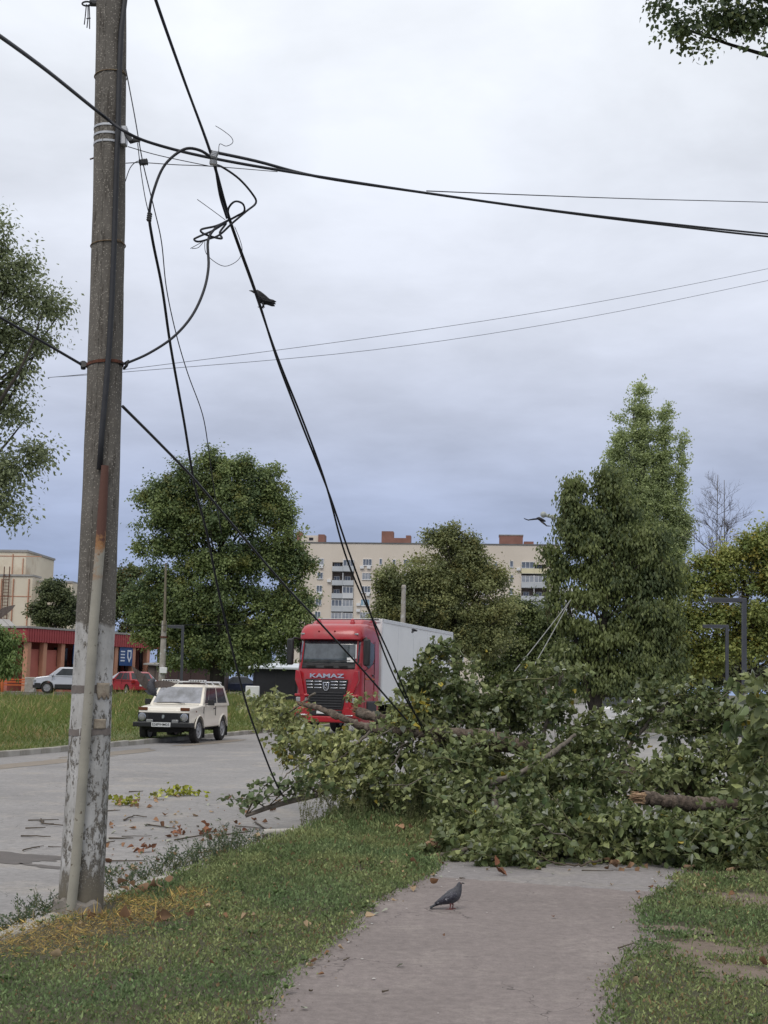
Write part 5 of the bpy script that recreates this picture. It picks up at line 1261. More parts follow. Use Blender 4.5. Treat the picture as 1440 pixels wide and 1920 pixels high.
# ------------------------------------------------------------------ nine-storey block far behind
def apartment():
    Y0 = 285.0; yaw = R(5)
    a = D(552, 1200, Y0); b = D(1042, 1200, Y0)
    O = Vector((a.x, Y0, 1.0)); ux = Vector((math.cos(yaw), -math.sin(yaw), 0)); 
    root = empty('apartment_block', O, -yaw, 'long beige nine storey brick apartment block with glazed balconies', 'building')
    k = Y0/FPX
    def X(px): return (D(px, 1150, Y0).x - O.x)/math.cos(yaw)
    def Z(py, px=800): return D(px, py + (800-px)*-.004, Y0).z - O.z
    L = X(1042); top = D(800, 1023, Y0).z - O.z
    def bx(name, mat, x0, x1, y0, y1, z0, z1, par=root, bev=0):
        m = MB(); m.box(((x0+x1)/2, (y0+y1)/2, (z0+z1)/2), (x1-x0, y1-y0, z1-z0)); return m.build(name, mat, par, bevel=bev)
    LG = [(X(621), X(662), 1), (X(973), X(1020), 1)]           # loggia bays cut back into the wall
    depth = 1.5
    # wall between the loggias, full depth behind them
    spans = [(0, LG[0][0]), (LG[0][1], LG[1][0]), (LG[1][1], L)]
    for x0, x1 in spans: bx('wall', M['brickpale'], x0, x1, 0, 14, -3, top)
    for x0, x1, _ in LG:
        bx('loggia_wall', M['loggia'], x0+.002, x1-.002, depth, 14, -3, top-.5)
        bx('wall', M['brickpale'], x0+.002, x1-.002, .01, depth, top-4.2, top-.01)
    bx('parapet', M['roofing'], -.1, L+.1, -.12, 14.1, top, top+.28)
    # end bay stepped back on the right with open balconies
    bx('end_wall', M['balc_white'], L+.01, L+3.6, 3, 14, -3, top-9)
    bx('end_wall', M['balc_white'], -4.5, -.01, 3, 14, -3, top-13)
    F = [D(690, y, Y0).z-O.z for y in (1055.5, 1081.5, 1106, 1130.5, 1155, 1180, 1205, 1230)]   # window centres by storey
    win = {}
    def window(xc, zc, w, h, panes, pane='pane', y=0.0):
        key = (round(w, 2), round(h, 2), panes)
        if key not in win:
            m = MB(); t_ = .09
            m.box((0, 0, h/2-t_/2), (w, .16, t_)); m.box((0, 0, -h/2+t_/2), (w, .16, t_))
            for i in range(panes+1): m.box((-w/2+t_/2+(w-t_)*i/panes, 0, 0), (t_, .158, h-2*t_))
            g = MB(); g.box((0, .03, 0), (w-.04, .03, h-.04))
            win[key] = (m.mesh('window', M['frame']), {})
            win[key][1]['g'] = g
        me, d = win[key]
        if pane not in d: d[pane] = d['g'].mesh('pane', M[pane])
        o = link_mesh('window', me, root); o.location = (xc, y-.05, zc)
        p = link_mesh('pane', d[pane], o)
        s_ = MB(); s_.box((0, -.10, -h/2-.05), (w+.14, .24, .06)); return o
    rnd = random.Random(6); sill = MB(); sill.box((0, 0, 0), (1, .22, .07)); sme = sill.mesh('window_sill', M['alu'])
    def put(px, wpx, f, panes, pane=None, hpx=12.5, dz=0):
        w = wpx*k; h = hpx*k
        o = window(X(px), F[f]+dz, w, h, panes, pane or rnd.choice(['pane', 'pane', 'pane_curtain']))
        s_ = link_mesh('window_sill', sme, root); s_.location = (X(px), -.10, F[f]+dz-h/2-.05); s_.scale = (w+.1, 1, 1)
    for f in range(8):
        put(599.5-f*.9, 11, f, 2); put(687-f*.9, 17, f, 3, 'pane_blue' if f == 3 else None); put(712-f*.6, 5.5, f, 1, 'pane', 11, .2)
        put(737, 6, f, 1, 'pane', 12, 0); put(763, 17, f, 2); put(838, 16, f, 2); put(866, 6, f, 1); put(903, 17, f, 2); put(926, 5, f, 1, 'pane', 9); put(955, 6.5, f, 1, 'pane', 12)
    # loggias: slabs, parapets, some glazed
    glazed = {0: [(1,), (0,)], 1: [(), (0, 1)], 2: [(1,), ()], 3: [(0, 1), (0, 1)], 4: [(0, 1), (0,)], 5: [(0,), (1,)], 6: [(1,), (0, 1)], 7: [(), ()]}
    mats = {0: ['balc', 'balc_cream'], 1: ['balc', 'balc'], 2: ['balc', 'balc'], 3: ['balc', 'balc'], 4: ['balc', 'balc'], 5: ['balc_white', 'balc'], 6: ['balc', 'balc'], 7: ['balc', 'balc']}
    for f in range(8):
        for q, (x0, x1, _) in enumerate(LG):
            zc = F[f]; z0 = zc-2.02; xm = (x0+x1)/2
            bx('balcony_slab', M['balc'], x0, x1, -.25, depth, z0-.10, z0)
            for hside in (0, 1):
                xa, xb = (x0, xm) if hside == 0 else (xm, x1)
                mat = M[mats[f][q]] if not (f == 2 and hside == 1 and q == 0) else M['balc_white']
                bx('balcony_parapet', mat, xa+.02, xb-.02, -.28-.006*hside, -.16, z0-.04, z0+1.05)
                if hside in glazed[f][q]:
                    w = xb-xa-.06; window((xa+xb)/2, z0+1.07+.73, w, 1.46, 3, rnd.choice(['pane', 'pane_curtain']), -.17)
                else:
                    window((xa+xb)/2-.3, z0+1.05, 1.3, 2.0, 2, 'pane', depth-.01)
            bx('party_wall', M['balc_white'], xm-.08, xm+.08, -.15, depth, z0, z0+2.7)
    # balconies at the two stepped-back ends
    for f in range(3, 8):
        z0 = F[f]-2.0
        bx('balcony_parapet', M['balc_white'] if f % 2 else M['balc'], -4.4, -.2, 1.4, 2.9, z0, z0+1.05); bx('balcony_parapet', M['balc'], L+.2, L+3.4, 1.4, 2.9, z0, z0+1.05)
        window(-2.3, z0+1.85, 4.0, 1.5, 4, 'pane', 1.7); window(L+1.8, z0+1.85, 3.0, 1.5, 3, 'pane', 1.7)
    # stair heads and vents on the roof
    bx('roof_house', M['brickpale'], X(556), X(592), 3, 8, top+.2, top+2.1); bx('roof_house', M['redbrick'], X(590), X(602), 2.5, 6, top+.2, top+2.3); bx('vent_stack', M['redbrick'], X(548), X(557), 3, 6, top-.2, top+3.0)
    bx('hatch_window', M['darkglass'], X(572), X(580), 2.9, 3.1, top+1.0, top+1.6)
    bx('vent_stack', M['redbrick'], X(711), X(733), 2, 5, top+.2, top+3.1); bx('vent_stack', M['redbrick'], X(733), X(757), 2, 5, top+.2, top+1.6); bx('vent_stack', M['redbrick'], X(757), X(766), 2, 5, top+.2, top+2.2)
    bx('vent_stack', M['redbrick'], X(932), X(976), 2, 6, top+.2, top+2.4); bx('vent_stack', M['redbrick'], X(978), X(996), 2, 6, top+.2, top+1.1); bx('vent_cap', M['slate'], X(931), X(977), 1.9, 6.1, top+2.4, top+2.6)
    # air conditioners
    ac = MB(); ac.box((0, 0, 0), (.85, .4, .6)); acm = ac.mesh('air_conditioner', M['frame'])
    for px, f, dx in ((600, 0, 0), (600, 2, 0), (677, 0, 0), (690, 0, 0), (616, 1, 0), (672, 3, -.3), (672, 3, .3), (690, 2, 0), (968, 0, 0)):
        o = link_mesh('air_conditioner', acm, root); o.location = (X(px), -.28, F[f]-1.15+dx*2.2)
apartment()

# ------------------------------------------------------------------ beige industrial building at the left edge
def beige():
    Y0 = 135.0; O = D(-60, 1200, Y0); O = Vector((O.x, O.y, gxy(O.x, O.y)))
    root = empty('beige_building', O, -R(4), 'stained beige flat roofed building with a rusty roof ladder at left', 'building')
    k = Y0/FPX; X = lambda px: (px+60)*k; Zp = lambda py: D(60, py, Y0).z-O.z
    def bx(name, mat, x0, x1, y0, y1, z0, z1, par=root):
        m = MB(); m.box(((x0+x1)/2, (y0+y1)/2, (z0+z1)/2), (x1-x0, y1-y0, z1-z0)); return m.build(name, mat, par)
    bx('tower', M['stucco'], X(-60), X(42), 0, 9, 0, Zp(1036)); bx('tower_coping', M['slate'], X(-60)-.1, X(42)+.12, -.12, 9.1, Zp(1036), Zp(1036)+.22)
    bx('wing', M['stucco'], X(-60)+.2, X(72), -2.5, -.01, 0, Zp(1085)); bx('wing', M['stucco'], X(72)+.01, X(140), -1.2, 6, 0, Zp(1094)); bx('wing_coping', M['slate'], X(-60), X(72)+.1, -2.62, -.02, Zp(1085), Zp(1085)+.18); bx('wing_coping', M['slate'], X(72)+.12, X(140), -1.3, 6, Zp(1094), Zp(1094)+.18)
    for z in (Zp(1122), Zp(1044)): 
        bx('wall_seam', M['column'], X(-60)+.3, X(72)-.05, -2.53 if z < 10 else -.03, -2.49 if z < 10 else .01, z-.04, z+.04)
    for px in (15, 37, 66): bx('rain_pipe', M['column'], X(px)-.04, X(px)+.04, -2.66, -2.5, 0, Zp(1090))
    bx('rain_pipe', M['column'], X(16), X(16)+.07, -.12, 0, Zp(1085), Zp(1040)); bx('rain_pipe', M['column'], X(36), X(36)+.07, -.12, 0, Zp(1085), Zp(1048))
    ld = empty('ladder', (0, 0, 0)); ld.parent = root
    m = MB()
    for px in (19.5, 29.5): m.box((X(px), -2.75, (Zp(1165)+Zp(1068))/2), (.08, .06, Zp(1068)-Zp(1165)))
    m.build('ladder_rail', M['rust'], ld)
    r_ = MB(); r_.box((0, 0, 0), (X(29.5)-X(19.5), .05, .05)); me = r_.mesh('rung', M['rust'])
    for i in range(14):
        o = link_mesh('rung', me, ld); o.location = (X(24.5), -2.75, Zp(1163)+(Zp(1086)-Zp(1163))*i/13)
beige()

# ------------------------------------------------------------------ dark red pavilion
def pavilion():
    A = D(44, 1285, 93); B = D(302, 1285, 107); A.z = B.z = 0; d = (B-A); L = d.length; rz = math.atan2(d.y, d.x); O = Vector((A.x, A.y, gxy(A.x, A.y)))
    root = empty('red_pavilion', O, rz, 'low red shop pavilion with a dark red cladding band and terracotta columns', 'building')
    def bx(name, mat, x0, x1, y0, y1, z0, z1, par=root, bev=0):
        m = MB(); m.box(((x0+x1)/2, (y0+y1)/2, (z0+z1)/2), (x1-x0, y1-y0, z1-z0)); return m.build(name, mat, par, bevel=bev)
    zt = D(44, 1177, 93).z-O.z; zf = D(44, 1203, 93).z-O.z
    bx('roof', M['slate'], -.4, L+.4, -.4, 9, zt-.02, zt+.12)
    f = bx('fascia', M['fascia'], -.3, L+.3, -.3, 8.9, zf, zt-.03)
    n = 64; st = MB(); st.box((0, 0, 0), ((L+.6)/n-.05, .05, zt-zf-.04)); me = st.mesh('cladding_panel', M['fascia'])
    for i in range(n):
        o = link_mesh('cladding_panel', me, f); o.location = (-.3+(L+.6)*(i+.5)/n, -.325, (zf+zt)/2-.02)
    bx('wall', M['redwall'], 0, L, 1.6, 8.6, -.3, zf); bx('floor', M['old_conc'], -.2, L+.2, -.25, 1.59, -.4, .02)
    cols = [0.25, .085, .24, .42, .60, .735, .86, .975]
    xs = [u*L for u in (.012, .115, .235, .36, .49, .62, .755, .87, .985)]
    for i, x in enumerate(xs): bx('column', M['column'], x-.19, x+.19, -.2, .22, -.3, zf-.002, bev=.02)
    for i in range(8):
        x0, x1 = xs[i]+.2, xs[i+1]-.2
        if i in (0, 1):
            bx('wall_panel', M['redwall'], x0, x1, .25, .4, -.3, zf*.86); bx('wall_panel', M['redwall'], x0+.3, x1, .2, .25, -.3, zf*.52)
        elif i in (2, 3, 6, 7):
            bx('parapet_panel', M['redwall'], x0, x1, .2, .35, -.3, zf*.36); bx('shop_window', M['darkglass'], x0+.1, x1-.1, .9, 1.0, zf*.36, zf*.92); bx('window_post', M['column'], (x0+x1)/2-.05, (x0+x1)/2+.05, .85, .9, zf*.36, zf*.92)
        else:
            bx('shop_window', M['darkglass'], x0+.1, x1-.1, .9, 1.0, 0, zf*.92); dd = bx('door', M['garage'], x0+.4, x1-.4, .8, .89, 0, zf*.62); bx('door_handle', M['chrome'], x1-.6, x1-.55, .74, .79, 1.0, 1.3, dd)
    # blue signs with a white crest
    for px, w in ((134, 1.5), (222, 1.6)):
        u = (px-44)/(302-44); x = L*u*1.0; zc = zf*.80
        s_ = bx('sign', M['bluesign'], x-w/2, x+w/2, -.12-.1, -.205-.03, zc-.75, zc+.75)
        m = MB(); m.prism([(x+.12, zc+.5), (x+.62, zc+.5), (x+.62, zc-.1), (x+.37, zc-.5), (x+.12, zc-.1)], XZ(-.24), .02); cr = m.build('crest', M['signwhite'], s_, fix=True)
        m = MB(); m.prism([(x+.24, zc+.36), (x+.5, zc+.36), (x+.5, zc+.02), (x+.37, zc-.25), (x+.24, zc+.02)], XZ(-.262), .01); m.build('crest_field', M['bluesign'], cr, fix=True)
        m = MB(); 
        for i in range(4): m.box((x-.42, -.245, zc+.36-i*.24), (.5, .02, .10))
        m.build('sign_lines', M['signwhite'], s_)
pavilion()
def shed_roof():
    p = D(-10, 1285, 96); root = empty('slate_shed', Vector((p.x, p.y, gxy(p.x, p.y))), R(30), 'low shed with a weathered grey slate roof left of the red pavilion', 'shed')
    z = D(10, 1170, 96).z-root.location.z
    m = MB(); m.box((-1, 4, z/2-.5), (6, 8, z-1)); m.build('wall', M['redwall'], root)
    m = MB(); m.hexa([(-4.5, -.6, z-1.0), (2.0, -.6, z-1.0), (2.0, 5, z+.5), (-4.5, 5, z+.5)], [(-4.5, -.6, z-.9), (2.0, -.6, z-.9), (2.0, 5, z+.6), (-4.5, 5, z+.6)]); m.build('roof', M['slate'], root, fix=True)
    for i in range(7):
        m = MB(); m.box((-4.2+i*.95, 2.2, z-.12), (.06, 5.8, .06), Matrix.Rotation(R(15), 3, 'X')); m.build('roof_batten', M['slate'], root)
shed_roof()
# garages
def garage(name, label, px0, px1, Y, ytop0, ytop1, wall, roof, rz=0.0, roof_h=.28, ac=False, doors=2):
    A = D(px0, 1285, Y); B = D(px1, 1285, Y); g = gxy(A.x, A.y); L = (B-A).length
    root = empty(name, Vector((A.x, A.y, g)), 0, label, 'garage')
    z0 = D(px0, ytop0, Y).z-g; z1 = D(px1, ytop1, Y).z-g
    m = MB(); m.hexa([(0, 0, -.3), (L, 0, -.3), (L, 6, -.3), (0, 6, -.3)], [(0, 0, z0-roof_h), (L, 0, z1-roof_h), (L, 6, z1-roof_h), (0, 6, z0-roof_h)]); m.build('wall', wall, root, fix=True)
    m = MB(); m.hexa([(-.3, -.4, z0-roof_h), (L+.3, -.4, z1-roof_h), (L+.3, 6.3, z1-.1), (-.3, 6.3, z0-.1)], [(-.3, -.4, z0-roof_h+.12), (L+.3, -.4, z1-roof_h+.12), (L+.3, 6.3, z1+.06), (-.3, 6.3, z0+.06)]); m.build('roof', roof, root, fix=True)
    for i in range(doors):
        m = MB(); w = L/doors; m.box((w*(i+.5), -.03, min(z0, z1)*.42), (w*.86, .06, min(z0, z1)*.78)); d = m.build('door', wall, root, bevel=.01)
        m = MB(); m.box((w*(i+.5), -.065, min(z0, z1)*.42), (.05, .02, min(z0, z1)*.78)); m.build('door_seam', M['black'], d)
    if ac:
        m = MB(); m.box((L*.32, -.2, z0+.55), (.75, .35, .8)); u = m.build('air_conditioner', M['frame'], root, bevel=.02)
        m = MB(); m.lathe([(.26, 0), (.26, .02), (.05, .03)], 18, Matrix.Translation((L*.30, -.38, z0+.55)) @ Matrix.Rotation(math.pi/2, 4, 'X')); m.build('fan_grille', M['black'], u)
        m = MB(); m.box((L*.08, -.02, z0-1.3), (.4, .03, .45)); m.build('notice', M['platew'], root)
    return root
garage('brown_garage', 'dark brown steel garage with a sloping pale roof edge behind the cream car', 308, 412, 100, 1234, 1243, M['garage'], M['slate'], ac=True)
garage('brown_garage', 'narrow dull garage wall between the pavilion and the old pole', 276, 304, 102, 1240, 1242, M['loggia'], M['slate'], doors=1)
garage('black_garage', 'black garage with a pale blue white roof left of the lorry', 474, 560, 88, 1241, 1243, M['garage_black'], M['roof_white'], roof_h=.45, doors=1)
m = MB(); m.box((0, 0, .45), (.9, .5, 1.1)); m.build('concrete_block', M['frame'], loc=Vector((D(474, 1285, 86.5).x, 86.5, gxy(D(474, 1285, 86.5).x, 86.5))), label='white painted post beside the black garage door', cat='post', bevel=.05)

# ------------------------------------------------------------------ lamp posts, old poles, bench
def lamp_post(px, top_py, Y, arm_px, label):
    P = base_at(px, Y); root = empty('lamp_post', P, label=label, cat='lamp post', group='square grey lamp posts')
    T_ = D(px+2, top_py, Y)-P; w = .10; a = D(arm_px, top_py+1, Y)-P
    m = MB(); m.hexa([(-w/2, -w/2, -.1), (w/2, -w/2, -.1), (w/2, w/2, -.1), (-w/2, w/2, -.1)], [T_+Vector(v) for v in ((-w/2, -w/2, 0), (w/2, -w/2, 0), (w/2, w/2, 0), (-w/2, w/2, 0))]); m.build('post', M['lamp_post'], root, fix=True, bevel=.012)
    m = MB(); c = (a+T_)/2; m.box((c.x, c.y, T_.z-.045), (abs(T_.x-a.x)+w-.004, w*.96, .10), Matrix.Rotation(-.012, 3, 'Y')); ar = m.build('arm', M['lamp_post'], root, bevel=.012)
    m = MB(); m.box((a.x+.32, a.y, T_.z-.10), (.6, w*.7, .014)); m.build('light_panel', M['lamp'], ar)
    m = MB(); m.box((0, 0, .02), (.3, .3, .03)); m.build('base_plate', M['lamp_post'], root)
lamp_post(1393, 1122, 30, 1331, 'tall grey lamp post with a flat arm nearest at the right')
lamp_post(1361, 1172, 42, 1320, 'shorter looking grey lamp post left of the nearest one')
lamp_post(1357, 1206, 57, 1320, 'faintest grey lamp post farthest back at right')
lamp_post(341, 1173, 52, 316, 'grey lamp post rising behind the cream car')
def old_pole(px, y_top, Y, r, label, mast=None):
    P = base_at(px, Y); root = empty('old_pole', P, label=label, cat='pole')
    t_ = D(px+5, y_top, Y)-P
    m = MB(); m.tube([(0, 0, -.2), t_*.5, t_], [r*1.3, r*1.1, r*.85], 10); m.build('shaft', M['old_conc'], root, smooth=40)
    if mast:
        e = D(px+8, mast, Y)-P; m = MB(); m.tube([t_*.88+Vector((.05, -.12, 0)), e], [r*.5, r*.36], 8); m.build('mast', pm('weathered_mast', (.20, .17, .12), (.14, .12, .09), 3, .9), root, smooth=40)
        m = MB(); m.box(t_*.42+Vector((.1, -.2, 0)), (.36, .2, .3)); m.build('meter_box', M['frame'], root, bevel=.02)
        m = MB(); m.lathe([(r*1.25, 0), (r*1.25, .08)], 14, Matrix.Translation(t_*.8)); m.build('strap', M['rust'], root)
    else:
        m = MB(); m.lathe([(r*.95, 0), (r*.95, .12), (r*.6, .2)], 12, Matrix.Translation(t_-Vector((0, 0, .02)))); m.build('cap', M['old_conc'], root)
old_pole(303, 1164, 66, .15, 'old stub pole with a thin weathered mast beside the red pavilion', 1056)
old_pole(752, 1103, 66, .13, 'plain grey concrete pole standing behind the white box of the lorry')
def bench():
    P = on_bank(22, 88); root = empty('park_bench', P, R(10), 'orange slatted bench at the left end of the red pavilion', 'bench')
    sl = MB(); sl.box((0, 0, 0), (2.7, .12, .09)); me = sl.mesh('slat', M['orange'])
    for i in range(3): o = link_mesh('slat', me, root); o.location = (0, -.2+i*.17, .48)
    for i in range(2): o = link_mesh('slat', me, root); o.location = (0, .28, .68+i*.17)
    for x in (-1.15, 1.15):
        m = MB(); m.box((x, 0, .22), (.10, .5, .45)); m.box((x, .32, .55), (.10, .08, .7)); m.build('leg', M['old_conc'], root, bevel=.01)
    p2 = on_bank(2, 86); m = MB(); m.lathe([(.16, 0), (.17, .1), (.17, .95), (.14, 1.0)], 14); m.build('bollard', M['orange'], None, smooth=40, loc=p2, label='orange post at the very left edge below the sapling', cat='post')
    m = MB(); m.box((0, 0, .5), (.7, .5, 1.05)); m.build('litter_bin', M['old_conc'], None, bevel=.05, loc=on_bank(57, 87.5), label='grey concrete bin beside the orange bench', cat='bin')
bench()
# long lamp head sticking out of the catalpa
m = MB(); a, b = D(1019, 965, 52), D(1056, 975, 52); O_ = a.copy()
m.tube([a-O_, (b-a)*.5], .07, 8); m.tube([(b-a)*.5, (b-a)*1.6], .045, 8); m.ball((0, 0, 0), .13, 8, 6); m.tube([(b-a)*.42, (b-a)*.6], .11, 8)
la = m.build('street_light_arm', pm('pale_metal', (.38, .40, .36), (.3, .32, .3), 3, .5), None, smooth=40, loc=O_, label='thin pale lamp arm sticking out of the catalpa crown', cat='lamp')
# ------------------------------------------------------------------ the fallen poplar
FT = D(1000, 1500, 15.5); FT.z = 0
fallen = empty('fallen_tree', FT, label='fallen poplar lying across the path and road with torn boughs and green leaves', cat='fallen tree')
rng = np.random.default_rng(77)
class FB(MB):
    def mesh(s, name, mats):
        s.v = [(v[0]-FT.x, v[1]-FT.y, v[2]-FT.z) for v in s.v]; return MB.mesh(s, name, mats)
def smooth_pts(pts, sub=12):
    P = [D(*p) for p in pts]; Q = []
    for i in range(len(P)-1):
        a, b, c, d = P[max(0, i-1)], P[i], P[i+1], P[min(len(P)-1, i+2)]
        for k in range(sub):
            u = k/sub; q = .5*((2*b)+(c-a)*u+(2*a-5*b+4*c-d)*u*u+(3*b-a-3*c+d)*u**3)
            Q.append(q + Vector(rng.normal(size=3))*.006)
    Q.append(P[-1]); return Q
def limb(name, pts, r0, r1, mat='bark', n=18, par=None, knots=True):
    Q = smooth_pts(pts); k = len(Q)
    rs = [(r0+(r1-r0)*i/(k-1))*(1+.12*rng.normal()*(1 if knots else 0)*.6) for i in range(k)]
    m = FB(); m.tube(Q, rs, n)
    if r0+r1 > .05:                              # ridged, knotty bark
        c_ = [Q[min(k-1, i//n)] for i in range(len(m.v))]; v2 = []
        for v, c in zip(m.v, c_):
            d = Vector(v)-c; L_ = d.length or 1; v2.append(tuple(Vector(v)+d/L_*(.022*mnoise.noise(Vector(v)*7)+.012*mnoise.noise(Vector(v)*26))*min(1, L_/.06)))
        m.v = v2
    o = m.build(name, M[mat], par or fallen, smooth=True); return o, Q
LIMBS = [
    ('trunk', [(560, 1318, 17.6), (600, 1328, 17.3), (650, 1350, 17.0), (700, 1366, 16.7), (770, 1372, 16.5), (850, 1384, 16.3), (930, 1396, 16.1), (1010, 1412, 15.9), (1110, 1436, 15.6), (1230, 1462, 15.2), (1360, 1490, 14.8), (1500, 1510, 14.4)], .03, .115, 'bark'),
    ('bough', [(672, 1336, 17.4), (720, 1348, 17.1), (790, 1366, 16.7), (850, 1384, 16.3)], .065, .075, 'bark'),
    ('bough', [(800, 1372, 16.4), (905, 1378, 15.9), (1000, 1405, 15.7)], .05, .09, 'bark'),
    ('bough', [(922, 1468, 14.4), (960, 1455, 14.5), (1010, 1430, 14.7), (1042, 1408, 14.8), (1078, 1378, 15.0)], .036, .022, 'bark_grey'),
    ('bough', [(905, 1462, 14.5), (926, 1478, 14.4), (928, 1505, 14.2), (938, 1532, 14.0)], .03, .045, 'bark_grey'),
    ('bough', [(905, 1560, 13.6), (940, 1535, 13.9), (985, 1520, 14.1), (1060, 1500, 14.4)], .055, .04, 'bark_grey'),
    ('bough', [(1205, 1496, 13.2), (1250, 1501, 13.25), (1310, 1508, 13.4), (1400, 1512, 13.8), (1500, 1520, 14.1)], .066, .075, 'bark'),
    ('bough', [(818, 1606, 12.75), (850, 1600, 12.8), (900, 1585, 13.2), (960, 1560, 13.7)], .036, .03, 'bark_grey'),
    ('bough', [(1190, 1420, 15.6), (1230, 1460, 14.9), (1258, 1490, 14.3), (1275, 1520, 14.0)], .022, .03, 'bark'),
    ('branch', [(795, 1372, 16.5), (800, 1320, 16.8), (815, 1270, 17), (830, 1225, 17.1)], .03, .008, 'bark_grey'),
    ('branch', [(850, 1384, 16.3), (880, 1330, 16.6), (930, 1290, 16.9), (960, 1280, 17)], .03, .01, 'bark_grey'),
    ('branch', [(1010, 1412, 15.9), (1030, 1340, 16.1), (1050, 1280, 16.2), (1060, 1245, 16.3)], .03, .01, 'bark_grey'),
    ('branch', [(1150, 1440, 15.5), (1220, 1350, 15.6), (1290, 1290, 15.6)], .03, .01, 'bark_grey'),
    ('branch', [(1300, 1480, 15), (1360, 1360, 15), (1420, 1270, 15)], .03, .01, 'bark_grey'),
    ('branch', [(700, 1366, 16.7), (640, 1420, 16.4), (600, 1440, 16.2)], .02, .006, 'bark_grey'),
    ('branch', [(640, 1400, 17), (560, 1435, 16.8), (520, 1470, 16.6)], .014, .006, 'bark_grey'),
    ('branch', [(760, 1375, 16.5), (740, 1430, 16.2), (690, 1470, 16)], .018, .006, 'bark_grey'),
    ('branch', [(1060, 1500, 14.4), (1100, 1520, 13.7), (1190, 1560, 13.2), (1230, 1580, 13)], .014, .006, 'bark_grey'),
    ('branch', [(930, 1560, 13.4), (1000, 1592, 12.9), (1040, 1610, 12.6)], .012, .006, 'bark_grey'),
    ('branch', [(1005, 1600, 12.55), (1040, 1618, 12.35), (1085, 1622, 12.3), (1128, 1612, 12.4)], .006, .011, 'twig'),
    ('branch', [(1330, 1580, 12.8), (1360, 1565, 12.9), (1400, 1555, 13.1)], .012, .008, 'bark_grey'),
    ('branch', [(590, 1300, 17.6), (540, 1335, 17.9), (500, 1325, 18.2)], .018, .005, 'bark_grey'),
]
for nm, pts, a, b, mt in LIMBS: limb(nm, pts, a, b, mt)
# torn ends: splinters of raw wood
def torn(px, py, Y, dirv, r, n=22):
    c = D(px, py, Y); d = Vector(dirv).normalized(); a = d.cross(Vector((0, 0, 1))).normalized(); b = d.cross(a); m = FB()
    rr = random.Random(int(px))
    m.tube([c-d*.06, c+d*.02], [r*.92, r*.8], 10)
    for i in range(n):
        th = rr.uniform(0, 6.28); q = rr.uniform(.1, .95)*r; p = c+a*(math.cos(th)*q)+b*(math.sin(th)*q); L = rr.uniform(.03, .16)
        m.tube([p-d*.02, p+d*L*.5+a*rr.uniform(-.01, .01), p+d*L+b*rr.uniform(-.015, .015)], [r*rr.uniform(.14, .3), r*rr.uniform(.1, .2), .003], 5)
    m.build('torn_end', M['wood_raw'], fallen, label='raw orange splintered wood at a broken end')
torn(1206, 1496, 13.2, (-1, -.15, .05), .070, 30); torn(673, 1336, 17.4, (-.9, -.2, .35), .06, 16); torn(820, 1605, 12.75, (-1, -.3, .02), .034, 10); torn(575, 1322, 17.5, (-.9, -.1, .3), .028, 8)
m = FB()
for i in range(16):
    p = D(812+rng.normal()*6, 1584+rng.normal()*3, 12.9); p.z = max(.02, p.z); e = p+Vector((rng.normal()*.035, rng.normal()*.02, abs(rng.normal())*.015)); m.tube([p, e], [.022, .010], 6)
m.build('splintered_wood', M['wood_raw'], fallen)

